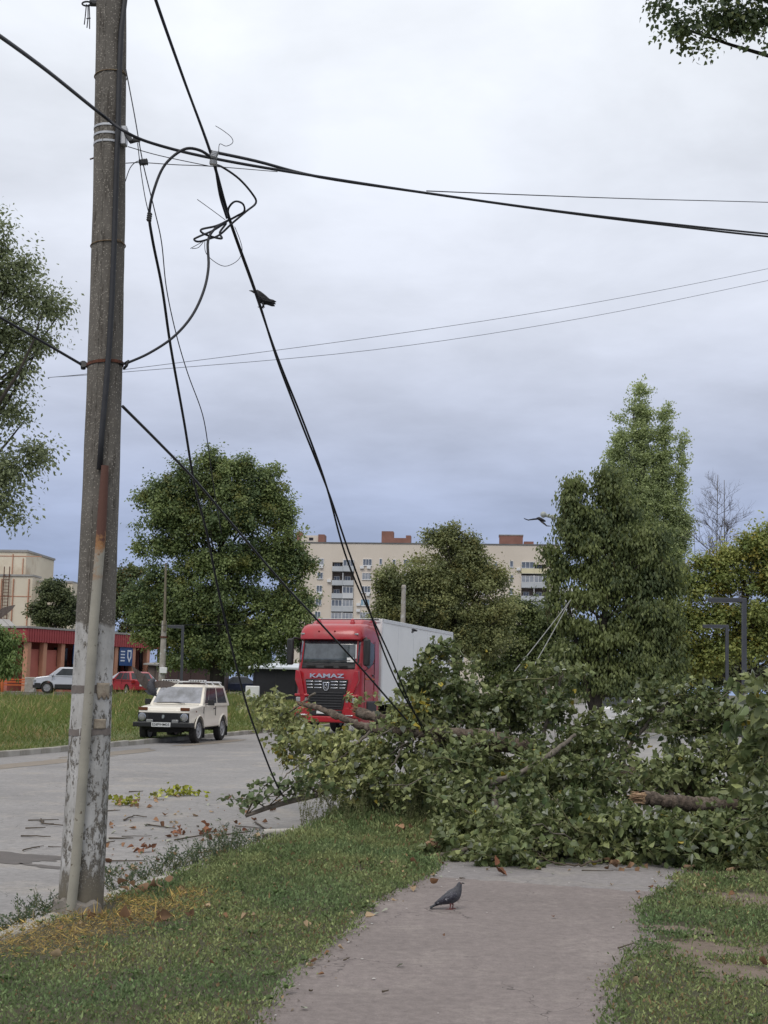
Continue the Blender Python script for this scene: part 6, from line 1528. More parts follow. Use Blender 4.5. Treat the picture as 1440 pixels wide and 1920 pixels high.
# boughs of leaves: ellipsoids surveyed (px, py, Y, rx, ry in px, twigs)
BO = [(500, 1322, 18.2, 26, 14, 36), (535, 1348, 17.9, 36, 22, 70), (590, 1378, 17.4, 30, 14, 36), (545, 1388, 17.6, 26, 22, 46), (600, 1418, 17.0, 54, 30, 100), (670, 1420, 16.6, 70, 42, 130), (620, 1455, 16.4, 45, 24, 60),
      (700, 1465, 16.2, 65, 34, 110), (745, 1408, 16.5, 44, 20, 60), (770, 1465, 15.9, 40, 34, 60), (662, 1322, 17.4, 8, 14, 6), (640, 1384, 17.2, 30, 8, 14), (700, 1388, 16.9, 26, 8, 12), (745, 1345, 16.9, 22, 16, 22),
      (800, 1275, 16.9, 46, 40, 110), (822, 1232, 17.0, 34, 22, 45), (850, 1300, 16.6, 46, 40, 90), (780, 1330, 16.6, 36, 34, 80), (868, 1245, 17.0, 14, 16, 12), (900, 1330, 16.5, 52, 36, 100), (960, 1310, 16.5, 50, 34, 100), (850, 1350, 17.0, 50, 22, 60),
      (1000, 1278, 16.4, 26, 18, 34), (1045, 1266, 16.2, 26, 20, 44), (1030, 1315, 16.0, 50, 30, 100), (1110, 1366, 16.0, 50, 18, 60), (1090, 1405, 15.6, 56, 26, 90), (960, 1350, 16.8, 56, 26, 80),
      (1160, 1390, 15.6, 34, 30, 50), (1215, 1318, 15.7, 44, 24, 70), (1270, 1312, 15.6, 42, 20, 60), (1330, 1318, 15.4, 40, 22, 60), (1265, 1350, 15.4, 26, 22, 30), (1325, 1370, 15.2, 44, 44, 100), (1190, 1450, 15.0, 56, 20, 60), (1290, 1440, 14.8, 60, 40, 110), (1380, 1430, 14.6, 60, 52, 130),
      (1400, 1350, 14.9, 46, 34, 80), (1450, 1310, 15.0, 26, 24, 30), (1470, 1380, 14.4, 60, 80, 100), (1540, 1440, 14.2, 60, 60, 60), (1530, 1540, 13.2, 60, 40, 50), (1610, 1480, 14.2, 50, 50, 40), (850, 1420, 16.8, 80, 30, 110), (950, 1440, 16.6, 70, 28, 90), (1040, 1430, 16.6, 60, 24, 70), (830, 1382, 15.9, 28, 12, 20), (895, 1396, 15.7, 26, 10, 18), (985, 1402, 15.4, 30, 14, 26), (745, 1362, 16.3, 20, 10, 12),
      (860, 1440, 15.3, 60, 34, 90), (800, 1450, 15.6, 40, 44, 70), (880, 1490, 14.5, 50, 34, 90), (960, 1500, 14.3, 50, 30, 80), (1040, 1470, 14.6, 60, 34, 110), (1110, 1470, 14.6, 60, 34, 110), (1000, 1445, 15.0, 50, 20, 40),
      (870, 1545, 13.5, 42, 34, 90), (930, 1570, 13.1, 46, 34, 110), (1000, 1550, 13.2, 56, 36, 130), (1080, 1540, 13.3, 60, 40, 140), (1150, 1540, 13.5, 50, 32, 110), (960, 1605, 12.4, 50, 14, 60), (1040, 1575, 12.8, 54, 20, 80), (1130, 1575, 12.8, 60, 22, 90), (1210, 1570, 12.8, 56, 28, 100),
      (1240, 1560, 13.2, 56, 20, 80), (1310, 1566, 12.9, 56, 24, 100), (1380, 1562, 12.9, 56, 30, 110), (1440, 1540, 13.0, 50, 50, 110), (1370, 1490, 13.9, 44, 26, 50), (1250, 1460, 14.4, 50, 18, 50), (1440, 1470, 13.5, 50, 46, 90), (1280, 1595, 12.5, 50, 14, 50), (1380, 1595, 12.4, 60, 16, 60), (840, 1590, 12.9, 26, 12, 20), (905, 1605, 12.6, 30, 10, 24)]
BIG = [(1425, 1340, 11.6, 26, 40, 16), (1445, 1420, 11.5, 30, 50, 22), (1415, 1300, 12.0, 20, 16, 8)]
def bough_leaves():
    tw = FB(); Ps, As, Ns, Ss, Cs = [], [], [], [], []
    def go(lst, size, seed):
        rr = np.random.default_rng(seed)
        for (px, py, Y, rx, ry, nt_) in lst:
            k = Y/FPX; c = np.array(tuple(D(px, py, Y))); rad = np.array((rx*k, (rx+ry)*.5*k*1.15, ry*k))
            tone = rr.uniform(0, 1); yel = rr.random() < .07
            for j in range(int(nt_*.57)):
                d = unit(rr.normal(size=3)); p = c + d*rad*rr.uniform(.0, .72)
                ax = unit(d*.9+rr.normal(size=3)*.6+np.array((0, 0, .2))); L = rr.uniform(.16, .40)
                q = [p + ax*L*u + np.array((0, 0, -.25*L*u*u)) for u in (0, .35, .7, 1.0)]
                if min(a[2] for a in q) < .015:
                    for a in q: a[2] = max(a[2], .015+.01*rr.random())
                tw.tube([Vector(a) for a in q], [.0055, .0045, .0035, .0018], 3, cap=False)
                nl = int(6+L*26*rr.uniform(.8, 1.3))
                for i in range(nl):
                    u = rr.uniform(.1, 1.05); b = p + ax*L*u + np.array((0, 0, -.25*L*u*u))
                    sd = unit(rr.normal(size=3)); sd = unit(sd - ax*sd.dot(ax)*.5 + ax*.35)
                    pet = sd*rr.uniform(.015, .045); lp = b+pet; lp[2] = max(.012, lp[2])
                    a_ = unit(sd*.75+np.array((0, 0, -.5))+rr.normal(size=3)*.55)
                    if lp[2] < .10: a_[2] = abs(a_[2])*.3
                    n_ = unit(sd*.3+d*.25+np.array((0, -.05, .55))+rr.normal(size=3)*.85)
                    if rr.random() < .24: n_ = -n_
                    Ps.append(lp); As.append(a_); Ns.append(n_); Ss.append(size*rr.uniform(.45, 1.4))
                    v = np.clip(.45*tone+.3*rr.random()+.2*rr.normal(), 0, 1)
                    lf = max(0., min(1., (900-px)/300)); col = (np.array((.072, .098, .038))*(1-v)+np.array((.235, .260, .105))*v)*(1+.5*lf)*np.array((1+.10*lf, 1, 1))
                    x = rr.random()
                    if yel and x < .12 or x < .006: col = np.array((.30, .24, .035))*rr.uniform(.7, 1.1)
                    elif x < .06: col = np.array((.24, .26, .20))
                    Cs.append(col)
    go(BO, .067, 1); go(BIG, .10, 2)
    P, A, Nn, S, C = map(np.array, (Ps, As, Ns, Ss, Cs))
    A = unit(A); 
    tw.build('twigs', M['twig_green'], fallen, kind='stuff')
    r3 = np.random.default_rng(31)
    for i in range(46):                              # longer snapped shoots poking out of the leaves
        px, py, Y, rx, ry, _n = BO[int(r3.integers(len(BO)))]
        a = D(px+r3.normal()*rx*.5, py+r3.normal()*ry*.4, Y-.1); d = Vector((r3.normal(), -abs(r3.normal())*.5, r3.normal()*.45+.15)).normalized(); L = r3.uniform(.3, .85)
        q = [a+d*L*u+Vector((0, 0, -.12*L*u*u))+Vector(r3.normal(size=3))*.012 for u in (0, .25, .5, .75, 1)]
        for v in q: v.z = max(.02, v.z)
        m = FB(); r_ = r3.uniform(.005, .011); m.tube(q, [r_, r_*.9, r_*.75, r_*.6, r_*.4], 5); m.build('shoot', M['bark_grey'] if i % 3 else M['twig_green'], fallen, smooth=True)
    # the leaves that show largest are pieces of their own
    vd = unit(np.array((0, 0, CH))-P); Bv = unit(np.cross(Nn, A)); Cv = np.cross(A, Bv)
    face = np.abs((Cv*vd).sum(1)); dist = np.linalg.norm(P-np.array((0, 0, CH)), axis=1)
    inview = np.abs(P[:, 0]/P[:, 1]) < .285
    # nothing nearer in almost the same direction
    u = np.round(P[:, 0]/P[:, 1]*2400/9).astype(int); w = np.round((P[:, 2]-CH)/P[:, 1]*2400/9).astype(int)
    best = {}
    for i in np.argsort(dist):
        best.setdefault((u[i], w[i]), i)
    front = np.zeros(len(P), bool); front[list(best.values())] = True
    score = S/dist*face*inview*front
    top = np.argsort(-score)[:300]; mask = np.ones(len(P), bool); mask[top] = False
    off = np.array(tuple(FT))
    K = len(POPLAR[0])
    V = place(POPLAR[0], P[mask]-off, A[mask], Nn[mask], S[mask]); pick = np.random.default_rng(5).integers(0, 3, int(mask.sum()))
    for q_, (fold, curl) in enumerate(((.25, .0), (.9, .25), (.1, -.55))):      # flat, folded and curled leaves
        tv = POPLAR[0].copy(); tv[:, 2] += fold*np.abs(tv[:, 1])*.9 - curl*tv[:, 0]**2; k_ = pick == q_
        V[k_] = place(tv, P[mask][k_]-off, A[mask][k_], Nn[mask][k_], S[mask][k_])
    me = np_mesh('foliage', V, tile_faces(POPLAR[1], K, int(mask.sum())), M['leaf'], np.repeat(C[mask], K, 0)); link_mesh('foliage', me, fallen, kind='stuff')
    shades = [np.array((.055, .085, .036)), np.array((.085, .115, .048)), np.array((.12, .155, .065)), np.array((.165, .20, .085)), np.array((.24, .26, .20)), np.array((.28, .23, .045))]
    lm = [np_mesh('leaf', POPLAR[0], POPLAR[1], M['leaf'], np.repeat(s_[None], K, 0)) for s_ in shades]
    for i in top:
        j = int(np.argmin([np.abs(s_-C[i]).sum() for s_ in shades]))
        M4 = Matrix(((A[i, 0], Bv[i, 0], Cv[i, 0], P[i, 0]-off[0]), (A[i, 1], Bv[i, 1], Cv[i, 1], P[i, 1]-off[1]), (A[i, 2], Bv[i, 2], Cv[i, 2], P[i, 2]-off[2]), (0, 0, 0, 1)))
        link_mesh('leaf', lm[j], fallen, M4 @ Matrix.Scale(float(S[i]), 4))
bough_leaves()

# ------------------------------------------------------------------ small leafy branch lying at the kerb by the road
def kerb_branch():
    rr = np.random.default_rng(9); O = G(520, 1528); root = empty('fallen_branch', O, label='small leafy branch lying across the near kerb left of the tall grass', cat='branch')
    m = MB(); P = [D(460, 1530, 15.8), D(500, 1515, 15.85), (D(545, 1502, 15.9)), D(600, 1490, 15.95)]
    P = [Vector((p.x, p.y, max(-.06, p.z))) for p in P]
    m.tube([p-O for p in P], [.022, .03, .034, .03], 10); m.build('stem', M['bark_grey'], root, smooth=True)
    tw = MB(); Ps, As, Ns, Ss, Cs = [], [], [], [], []
    for e in ((432, 1500), (445, 1510), (470, 1470), (510, 1462), (530, 1470), (555, 1465), (580, 1450), (600, 1445), (560, 1480), (490, 1490), (620, 1470), (640, 1480)):
        b = P[int(rr.integers(0, 4))]; t_ = D(e[0], e[1], 15.9+rr.normal()*.15); q = [b.lerp(t_, u)+Vector((0, 0, .06*math.sin(u*3.1))) for u in (0, .33, .66, 1)]
        tw.tube([a-O for a in q], [.009, .007, .005, .003], 5)
        for i in range(26):
            u = rr.uniform(.35, 1.1); p = np.array(tuple(b.lerp(t_, u)+Vector((0, 0, .06*math.sin(u*3.1)))))+rr.normal(size=3)*.045; p[2] = max(-.07, p[2])
            Ps.append(p-np.array(tuple(O))); As.append(unit(rr.normal(size=3)+np.array((0, 0, -.6)))); Ns.append(unit(rr.normal(size=3)*.7+np.array((0, -.3, .8)))); Ss.append(.075*rr.uniform(.6, 1.25)); v = rr.random(); Cs.append(np.array((.07, .105, .042))*(1-v)+np.array((.15, .185, .08))*v)
    tw.build('twigs', M['twig'], root); K = len(POPLAR[0])
    me = np_mesh('foliage', place(POPLAR[0], np.array(Ps), np.array(As), np.array(Ns), np.array(Ss)), tile_faces(POPLAR[1], K, len(Ps)), M['leaf'], np.repeat(np.array(Cs), K, 0)); link_mesh('foliage', me, root, kind='stuff')
kerb_branch()
# ------------------------------------------------------------------ birds
def pigeon():
    O = G(846, 1706); O.z = .004; root = empty('pigeon', O, 0, 'grey speckled pigeon standing on the asphalt path', 'pigeon')
    # x to the right (head side), z up
    C = [(-.135, .022, .012, .008), (-.108, .040, .020, .014), (-.076, .058, .030, .026), (-.040, .074, .044, .041), (-.004, .092, .052, .054), (.024, .112, .050, .055), (.042, .138, .037, .041), (.054, .164, .025, .027), (.059, .184, .020, .020), (.064, .199, .019, .018), (.072, .205, .012, .011)]
    rings = []
    for i, (x, z, ry, rz) in enumerate(C):
        p0 = C[max(0, i-1)]; p1 = C[min(len(C)-1, i+1)]; d = Vector((p1[0]-p0[0], 0, p1[1]-p0[1])).normalized(); up = Vector((-d.z, 0, d.x))
        rings.append([Vector((x, 0, z))+Vector((0, 1, 0))*ry*math.cos(a)+up*rz*math.sin(a) for a in np.linspace(0, 2*math.pi, 17)[:-1]])
    m = MB(); m.loft(rings); b = m.build('body', M['feather_grey'], root, smooth=True, fix=True); b.modifiers.new('sub', 'SUBSURF').levels = 1; b.modifiers['sub'].render_levels = 1
    for s in (-1, 1):
        m = MB(); m.loft([[Vector((x, s*(y+.004+dy*.3), z)) for x, z, dy in r_] for y, r_ in ((.030, [(.040, .135, 0), (.0, .142, .0), (-.06, .104, -.02), (-.130, .040, -.05), (-.10, .046, -.04), (-.03, .060, -.01), (.03, .080, 0), (.048, .108, 0)]), (.050, [(.030, .127, 0), (-.004, .132, 0), (-.055, .096, -.02), (-.112, .046, -.06), (-.09, .052, -.05), (-.03, .070, -.01), (.02, .088, 0), (.036, .108, 0)]))]); m.build('wing', M['feather_mottled'], root, smooth=True, fix=True)
        m = MB(); m.tube([(.0+s*.008, s*.018, .055), (.004+s*.01, s*.018, .028), (.0+s*.012, s*.018, .006)], [.010, .005, .004], 6)
        for a in (-.5, 0, .5, 3.1): m.tube([(-.002+s*.012, s*.018, .005), (-.002+s*.012+.026*math.cos(a), s*.018+.026*math.sin(a), .003)], [.0035, .002], 5)
        m.build('leg', M['pinkleg'], root)
        m = MB(); m.ball((.069, s*.017, .201), .004, 6, 4); m.build('eye', M['amber'], root)
    m = MB(); m.tube([(.078, 0, .202), (.090, 0, .199), (.099, 0, .195)], [.006, .005, .0015], 6); m.build('beak', M['beak'], root)
    m = MB()
    for i in range(5): m.hexa([(-.105, (i-2)*.009-.006, .034), (-.105, (i-2)*.009+.006, .034), (-.158, (i-2)*.013+.007, .006), (-.158, (i-2)*.013-.007, .006)], [(-.105, (i-2)*.009-.006, .044), (-.105, (i-2)*.009+.006, .044), (-.160, (i-2)*.013+.007, .013), (-.160, (i-2)*.013-.007, .013)])
    m.build('tail', M['feather_dark'], root, fix=True)
    root.scale = (1.0, 1.0, .96)
pigeon()
def crow():
    Y = 10.55; O = D(493, 575, Y); root = empty('crow', O, 0, 'black crow perched on the fallen cable', 'crow'); k = Y/FPX
    def q(px, py, y=0): v = D(px, py, Y)-O; return Vector((v.x, y, v.z))
    C = [(477, 549, 2.5), (481, 548, 5.5), (485, 551, 6.5), (489, 556, 8.2), (493, 561, 9.5), (498, 564, 8.6), (504, 566, 6), (509, 568, 4)]
    rings = []
    for i, (px, py, r) in enumerate(C):
        c = q(px, py); d = (q(*C[min(i+1, 7)][:2])-q(*C[max(0, i-1)][:2])).normalized(); up = Vector((-d.z, 0, d.x)); rings.append([c+Vector((0, 1, 0))*r*k*.95*math.cos(a)+up*r*k*math.sin(a) for a in np.linspace(0, 6.283, 15)[:-1]])
    m = MB(); m.loft(rings); m.build('body', M['feather_dark'], root, smooth=True, fix=True)
    m = MB(); m.tube([q(477, 548), q(472, 545.5), q(467, 545)], [.012, .008, .002], 6); m.build('beak', M['beak'], root)
    for a, b in (((500, 563), (518, 566)), ((501, 565), (517, 570)), ((500, 567), (515.5, 574))):
        m = MB(); A, B = q(*a), q(*b); m.tube([A, A.lerp(B, .7), B], [.02, .014, .003], 6); m.build('tail_feather', M['feather_dark'], root)
    for y, e in ((.02, (489, 576)), (-.02, (492, 577))):
        m = MB(); m.tube([q(493, 568, y), q(494, 573, y), q(*e, y)], [.012, .007, .005], 6); m.tube([q(*e, y), q(e[0]+5, e[1]+.5, y)], .004, 5); m.tube([q(*e, y), q(e[0]-6, e[1]-2, y)], .004, 5); m.build('leg', M['beak'], root)
    for s in (-1, 1):
        m = MB(); pts = [(486, 549), (494, 554), (505, 562), (512, 568), (503, 567), (494, 565), (488, 558)]
        m.loft([[q(a, b, s*(.034-.0006*abs(a-490))) for a, b in pts], [q(a, b, s*(.040-.0006*abs(a-490))) for a, b in pts]]); m.build('wing', M['feather_dark'], root, fix=True)
crow()
def flying(name, label, px, py, Y, body, wings, mat, tail=None, thick=.012, bodymat=None):
    """body: (px,py,r px) along the spine; wings: outlines in px with the offset towards the viewer"""
    O = D(px, py, Y); k = Y/FPX; root = empty(name, O, 0, label, 'bird')
    def q(a, b, y=0): v = D(a, b, Y+y)-O; return v
    rings = []
    for i, (a, b, r) in enumerate(body):
        c = q(a, b); d = (q(*body[min(i+1, len(body)-1)][:2])-q(*body[max(0, i-1)][:2])).normalized(); up = d.cross(Vector((0, 1, 0))).normalized(); rings.append([c+Vector((0, 1, 0))*r*k*math.cos(t)+up*r*k*math.sin(t) for t in np.linspace(0, 6.283, 13)[:-1]])
    m = MB(); m.loft(rings); m.build('body', bodymat or mat, root, smooth=True, fix=True)
    for w in wings:
        # a wing is a fan of feathers: root edge to the tips
        n = len(w); lead = w[:n//2]; trail = w[n//2:][::-1]; m = MB()
        for i in range(len(lead)-1):
            for j in range(3):
                u0, u1 = j/3, (j+1.12)/3
                a0 = Vector(lead[i]).lerp(Vector(lead[i+1]), u0); a1 = Vector(lead[i]).lerp(Vector(lead[i+1]), min(1, u1)); b0 = Vector(trail[i]).lerp(Vector(trail[i+1]), u0); b1 = Vector(trail[i]).lerp(Vector(trail[i+1]), min(1, u1))
                o_ = Vector((0, thick*.25*j, 0)); jit = .97+.06*((i*3+j) % 2)
                bm_ = (b0+b1)/2; bt = a0.lerp(bm_, 1.06*jit)
                A = [q(v[0], v[1], v[2])+o_ for v in (a0, a1, b1, bt, b0)]
                t_ = Vector((0, thick*.3, 0)); m.loft([A, [p+t_ for p in A]])
        m.build('wing', mat, root, fix=True)
    if tail:
        m = MB(); A = [q(a, b, .0) for a, b in tail]; m.loft([A, [p+Vector((0, .02, 0)) for p in A]]); m.build('tail', bodymat or mat, root, fix=True)
    return root
flying('flying_pigeon', 'brown grey pigeon with raised wings landing in front of the cream car', 285, 1285, 19,
       [(293, 1302, 2), (288, 1297, 6), (285, 1291, 8), (283, 1285, 8), (284, 1279, 6), (287, 1275, 4.5), (291, 1274, 2)],
       [[(284, 1284, .0), (272, 1266, -.05), (258, 1256, -.08), (246, 1248, -.12), (250, 1258, -.12), (256, 1272, -.08), (264, 1284, -.05), (276, 1294, .0)],
        [(288, 1278, .0), (300, 1276, -.10), (316, 1277, -.16), (331, 1281, -.2), (325, 1286, -.2), (314, 1289, -.16), (300, 1289, -.1), (288, 1290, .0)]],
       M['feather_brown'], [(280, 1294), (292, 1298), (294, 1306), (278, 1302), (270, 1294)], bodymat=M['feather_grey'])
flying('flying_pigeon', 'single grey wing of a pigeon cut off by the left edge', -12, 1158, 17,
       [(-26, 1168, 3), (-18, 1162, 9), (-8, 1158, 9), (0, 1156, 4)],
       [[(-6, 1146, 0), (6, 1139, -.06), (18, 1136, -.1), (29, 1134, -.14), (24, 1141, -.14), (14, 1150, -.1), (4, 1157, -.06), (-6, 1162, 0)], [(-18, 1150, 0), (-26, 1140, .1), (-34, 1132, .2), (-42, 1126, .3), (-44, 1138, .3), (-38, 1150, .2), (-28, 1160, .1), (-18, 1164, 0)]],
       M['feather_brown'])
flying('flying_bird', 'dark bird gliding left of the catalpa against the sky', 1013, 974, 34,
       [(1006, 972, 1.5), (1010, 972, 3.2), (1014, 974, 3.6), (1019, 976, 2.6), (1023, 977.5, 1.2)],
       [[(1010, 971, 0), (1000, 972, .1), (990, 974, .3), (982, 971, .5), (983, 973, .5), (990, 976, .3), (1000, 975, .1), (1011, 974, 0)], [(1015, 975, 0), (1021, 980, -.1), (1026, 985, -.3), (1034, 986, -.5), (1033, 987, -.5), (1025, 987, -.3), (1018, 982, -.1), (1012, 977, 0)]],
       M['feather_dark'], thick=.02)
flying('flying_bird', 'small dark bird flying in front of the white lorry box', 776, 1181, 40,
       [(772, 1180, 1.5), (775, 1181, 2.8), (778, 1182, 2.4), (781, 1182.5, 1)],
       [[(774, 1180, 0), (772, 1183, -.1), (771, 1186, -.2), (772, 1187, -.3), (774, 1187, -.3), (775, 1186, -.2), (776, 1184, -.1), (777, 1181, 0)], [(777, 1181, 0), (779, 1180, .1), (781, 1181, .2), (783, 1182, .3), (782, 1184, .3), (780, 1184, .2), (779, 1184, .1), (777, 1183, 0)]],
       M['feather_dark'], thick=.02)

# ------------------------------------------------------------------ litter: leaves, twigs, clumps
rr = np.random.default_rng(101)
def litter_mesh(name, col, curl):
    v = POPLAR[0].copy(); v[:, 0] -= .45; v[:, 2] += curl*(v[:, 1]**2*2.2+v[:, 0]**2*.8); return np_mesh(name, v, POPLAR[1], M['litter'], np.repeat(np.array(col)[None], len(v), 0))
LM = {'brown': [litter_mesh('fallen_leaf', (.22, .12, .065), .5), litter_mesh('fallen_leaf', (.30, .17, .10), .7), litter_mesh('fallen_leaf', (.16, .085, .05), .9)],
      'tan': [litter_mesh('fallen_leaf', (.40, .29, .19), .4), litter_mesh('fallen_leaf', (.33, .24, .15), .7), litter_mesh('fallen_leaf', (.44, .33, .21), .9)],
      'pale': [litter_mesh('fallen_leaf', (.30, .32, .25), .2), litter_mesh('fallen_leaf', (.36, .37, .30), .3)],
      'green': [litter_mesh('fallen_leaf', (.10, .14, .05), .25), litter_mesh('fallen_leaf', (.16, .20, .08), .3)]}
def leaf_at(p, kind, size, label, group, flat=.25):
    me = LM[kind][int(rr.integers(len(LM[kind])))]
    o = link_mesh('fallen_leaf', me, label=label, cat='leaf', group=group)
    o.location = (p.x, p.y, p.z+.006+size*.06); o.rotation_euler = (rr.normal()*flat, rr.normal()*flat, rr.uniform(0, 6.28)); o.scale = (size, size*rr.uniform(.7, 1.05), size)
def scatter(n, fn, kinds, smin, smax, label, group, flat=.25):
    for i in range(n):
        p = fn()
        if p is None: continue
        leaf_at(p, str(rr.choice(kinds)), rr.uniform(smin, smax), label, group, flat)
def on_path():
    s = rr.uniform(6.2, 13.2) if rr.random() < .45 else rr.uniform(11.2, 13.2); return ST(s, rr.uniform(path_r(s), path_l(s)), .008)
def on_road():
    for _ in range(20):
        px = rr.uniform(190, 545); py = rr.uniform(1490, 1660); p = G(px, py, Z_ROAD)
        if T_NEAR+.2 < p.dot(NL) < 9: return p
def on_verge():
    s = rr.uniform(6.3, 13.5); t = rr.uniform(path_l(s)+.05, T_NEAR-.1); return ST(s, t, .035)
def path_edge():
    s = rr.uniform(7, 12.8); return ST(s, path_l(s)+rr.normal()*.05-.05, .008)
def right_verge():
    s = rr.uniform(6.3, 12.6); return ST(s, path_r(s)-rr.uniform(0, 1.9), .03)
scatter(26, on_path, ['pale', 'tan', 'brown'], .03, .06, 'small dry leaf lying on the asphalt path', 'leaves on the path', .15)
scatter(12, path_edge, ['tan', 'pale', 'brown'], .04, .075, 'dry leaf at the grassy left edge of the path', 'leaves at the path edge')
scatter(110, on_road, ['pale', 'tan', 'tan', 'brown'], .02, .05, 'small pale leaf scrap on the road behind the pole', 'leaf scraps on the road', .2)
scatter(90, on_road, ['brown', 'tan', 'brown', 'pale'], .05, .11, 'withered leaf lying on the road behind the pole', 'leaves on the road', .35)
scatter(20, on_verge, ['tan', 'tan', 'brown', 'brown'], .035, .06, 'curled tan leaf lying in the left verge', 'leaves in the left verge', .5)
scatter(14, right_verge, ['tan', 'brown', 'pale'], .05, .09, 'curled leaf lying in the right verge', 'leaves in the right verge', .5)
for px, py, kd, sz in ((475, 1720, 'tan', .07), (458, 1722, 'tan', .075), (575, 1735, 'tan', .07), (102, 1796, 'tan', .08), (695, 1722, 'tan', .075), (740, 1622, 'tan', .09), (815, 1655, 'brown', .08), (690, 1612, 'tan', .08), (775, 1620, 'brown', .09)):
    leaf_at(G(px, py, .04), kd, sz, 'large pale leaf resting on the grass', 'large leaves on the grass', .5)
# heaps of brown leaves, each a loose clump
def clump(px, py, z, w, n, col, label, cat='leaf heap', yellow=False, hgt=.06):
    c = G(px, py, z); P = np.stack([rr.normal(size=n)*w*.45, rr.normal(size=n)*w*.22, np.abs(rr.normal(size=n))*hgt*.6+.015], 1)
    C = np.array(col)*rr.uniform(.55, 1.2, (n, 1)); K = len(POPLAR[0]); v = POPLAR[0].copy(); v[:, 2] += .6*(v[:, 1]**2*2.2)
    root = empty('leaf_heap', c, label=label, cat=cat)
    shades = [np_mesh('leaf', v, POPLAR[1], M['litter'], np.repeat((np.array(col)*f)[None], K, 0)) for f in (.55, .75, .95, 1.2)]
    for i in range(n):
        o = link_mesh('leaf', shades[int(rr.integers(4))], root); k = rr.uniform(.05, .10); o.location = P[i]; o.scale = (k, k*rr.uniform(.7, 1.1), k); o.rotation_euler = (rr.normal()*.7, rr.normal()*.7, rr.uniform(0, 6.28))
BR = (.26, .12, .07); TN = (.36, .22, .13)
for a in ((278, 1598, Z_ROAD, .15, 9, BR, 'reddish brown leaf clump on the road right of the pole'), (380, 1565, Z_ROAD, .5, 22, BR, 'long brown leaf litter heap at the near kerb'), (392, 1605, -.02, .22, 12, TN, 'orange tan leaf heap among the kerb weeds'),
          (262, 1512, Z_ROAD, .3, 12, TN, 'brown leaf clump beside the small yellow sprig'), (1092, 1615, .01, .22, 10, TN, 'orange leaf clump on the path by the fallen tree'), (1160, 1630, .01, .28, 12, TN, 'tan leaf clump right of the lying twig on the path'),
          (930, 1640, .01, .08, 4, BR, 'small red brown leaf clump on the path'), (757, 1560, .05, .12, 6, TN, 'curled orange leaf clump in the tall grass'), (275, 1672, .02, .3, 10, TN, 'tan leaf heap in the straw right of the pole'), (270, 1730, .03, .35, 12, (.2, .12, .07), 'brown leaf heap in front of the pole')):
    clump(*a)
for a in ((340, 1492, Z_ROAD, .36, 80, (.36, .38, .06), 'larger heap of yellow green leaves on the road'), (232, 1510, Z_ROAD, .26, 40, (.34, .36, .06), 'smaller sprig of yellow green leaves on the road'), (295, 1499, Z_ROAD, .30, 14, (.40, .40, .12), 'thin strip of pale yellow leaves on the road')):
    clump(*a, hgt=.10)
# sticks
def stick(pts, r, z, label, mat='twig', group='sticks on the road', wob_=.012):
    P = [G(a, b, z)+Vector((0, 0, r+rr.uniform(0, .012))) for a, b in pts]; O = P[0].copy(); Q = []
    for i in range(len(P)-1):
        for k in range(4): Q.append(P[i].lerp(P[i+1], k/4)-O+Vector((rr.normal()*wob_, rr.normal()*wob_, 0)))
    Q.append(P[-1]-O); m = MB(); m.tube(Q, [r*(1-.5*i/(len(Q)-1)) for i in range(len(Q))], 6)
    if len(Q) > 6:
        q = Q[len(Q)//2]; m.tube([q, q+Vector((rr.uniform(.05, .12), rr.uniform(-.1, .1), .01))], [r*.6, r*.3], 5)
    m.build('stick', M[mat], None, smooth=True, loc=O, label=label, cat='stick', group=group)
S_ = 'thin broken stick lying on the road near the pole'
for pts in (((75, 1538), (85, 1548), (118, 1551)), ((46, 1556), (85, 1554)), ((40, 1570), (95, 1571)), ((44, 1598), (60, 1592), (75, 1590)), ((92, 1590), (115, 1590)), ((50, 1541), (110, 1538)), ((205, 1575), (250, 1574)), ((228, 1571), (285, 1570)),
            ((205, 1617), (275, 1616)), ((200, 1522), (225, 1521)), ((235, 1540), (250, 1532), (275, 1534)), ((275, 1548), (330, 1556)), ((330, 1578), (375, 1570), (400, 1560)), ((197, 1583), (215, 1580)), ((370, 1550), (372, 1552)), ((240, 1487), (268, 1486)), ((196, 1637), (208, 1637)), ((400, 1570), (470, 1562)), ((480, 1545), (505, 1562)), ((440, 1550), (500, 1556))):
    stick(pts, rr.uniform(.006, .013), Z_ROAD, S_)
stick(((490, 1572), (515, 1568), (535, 1560)), .02, -.03, 'dark thick stick by the displaced kerb stone', group=None)
for pts in (((1090, 1633), (1150, 1635)), ((860, 1650), (872, 1648)), ((712, 1862), (728, 1860)), ((640, 1803), (655, 1801)), ((580, 1860), (586, 1859)), ((1205, 1767), (1222, 1770)), ((1360, 1890), (1390, 1872)), ((1330, 1860), (1400, 1878)), ((1160, 1780), (1190, 1772))):
    stick(pts, rr.uniform(.004, .007), .01, 'short dry twig lying on the path or its right edge', group='twigs on the path', wob_=.006)
for pts, lab in ((((1285, 1632), (1302, 1628)), 'pale peeled wood chunk at the right path edge'), (((1365, 1638), (1398, 1628)), 'yellowish splintered stick in the grass at right'), (((1330, 1564), (1355, 1570)), 'orange broken stick on the front of the leaves')):
    stick(pts, .02, .02, lab, 'wood_raw', None)
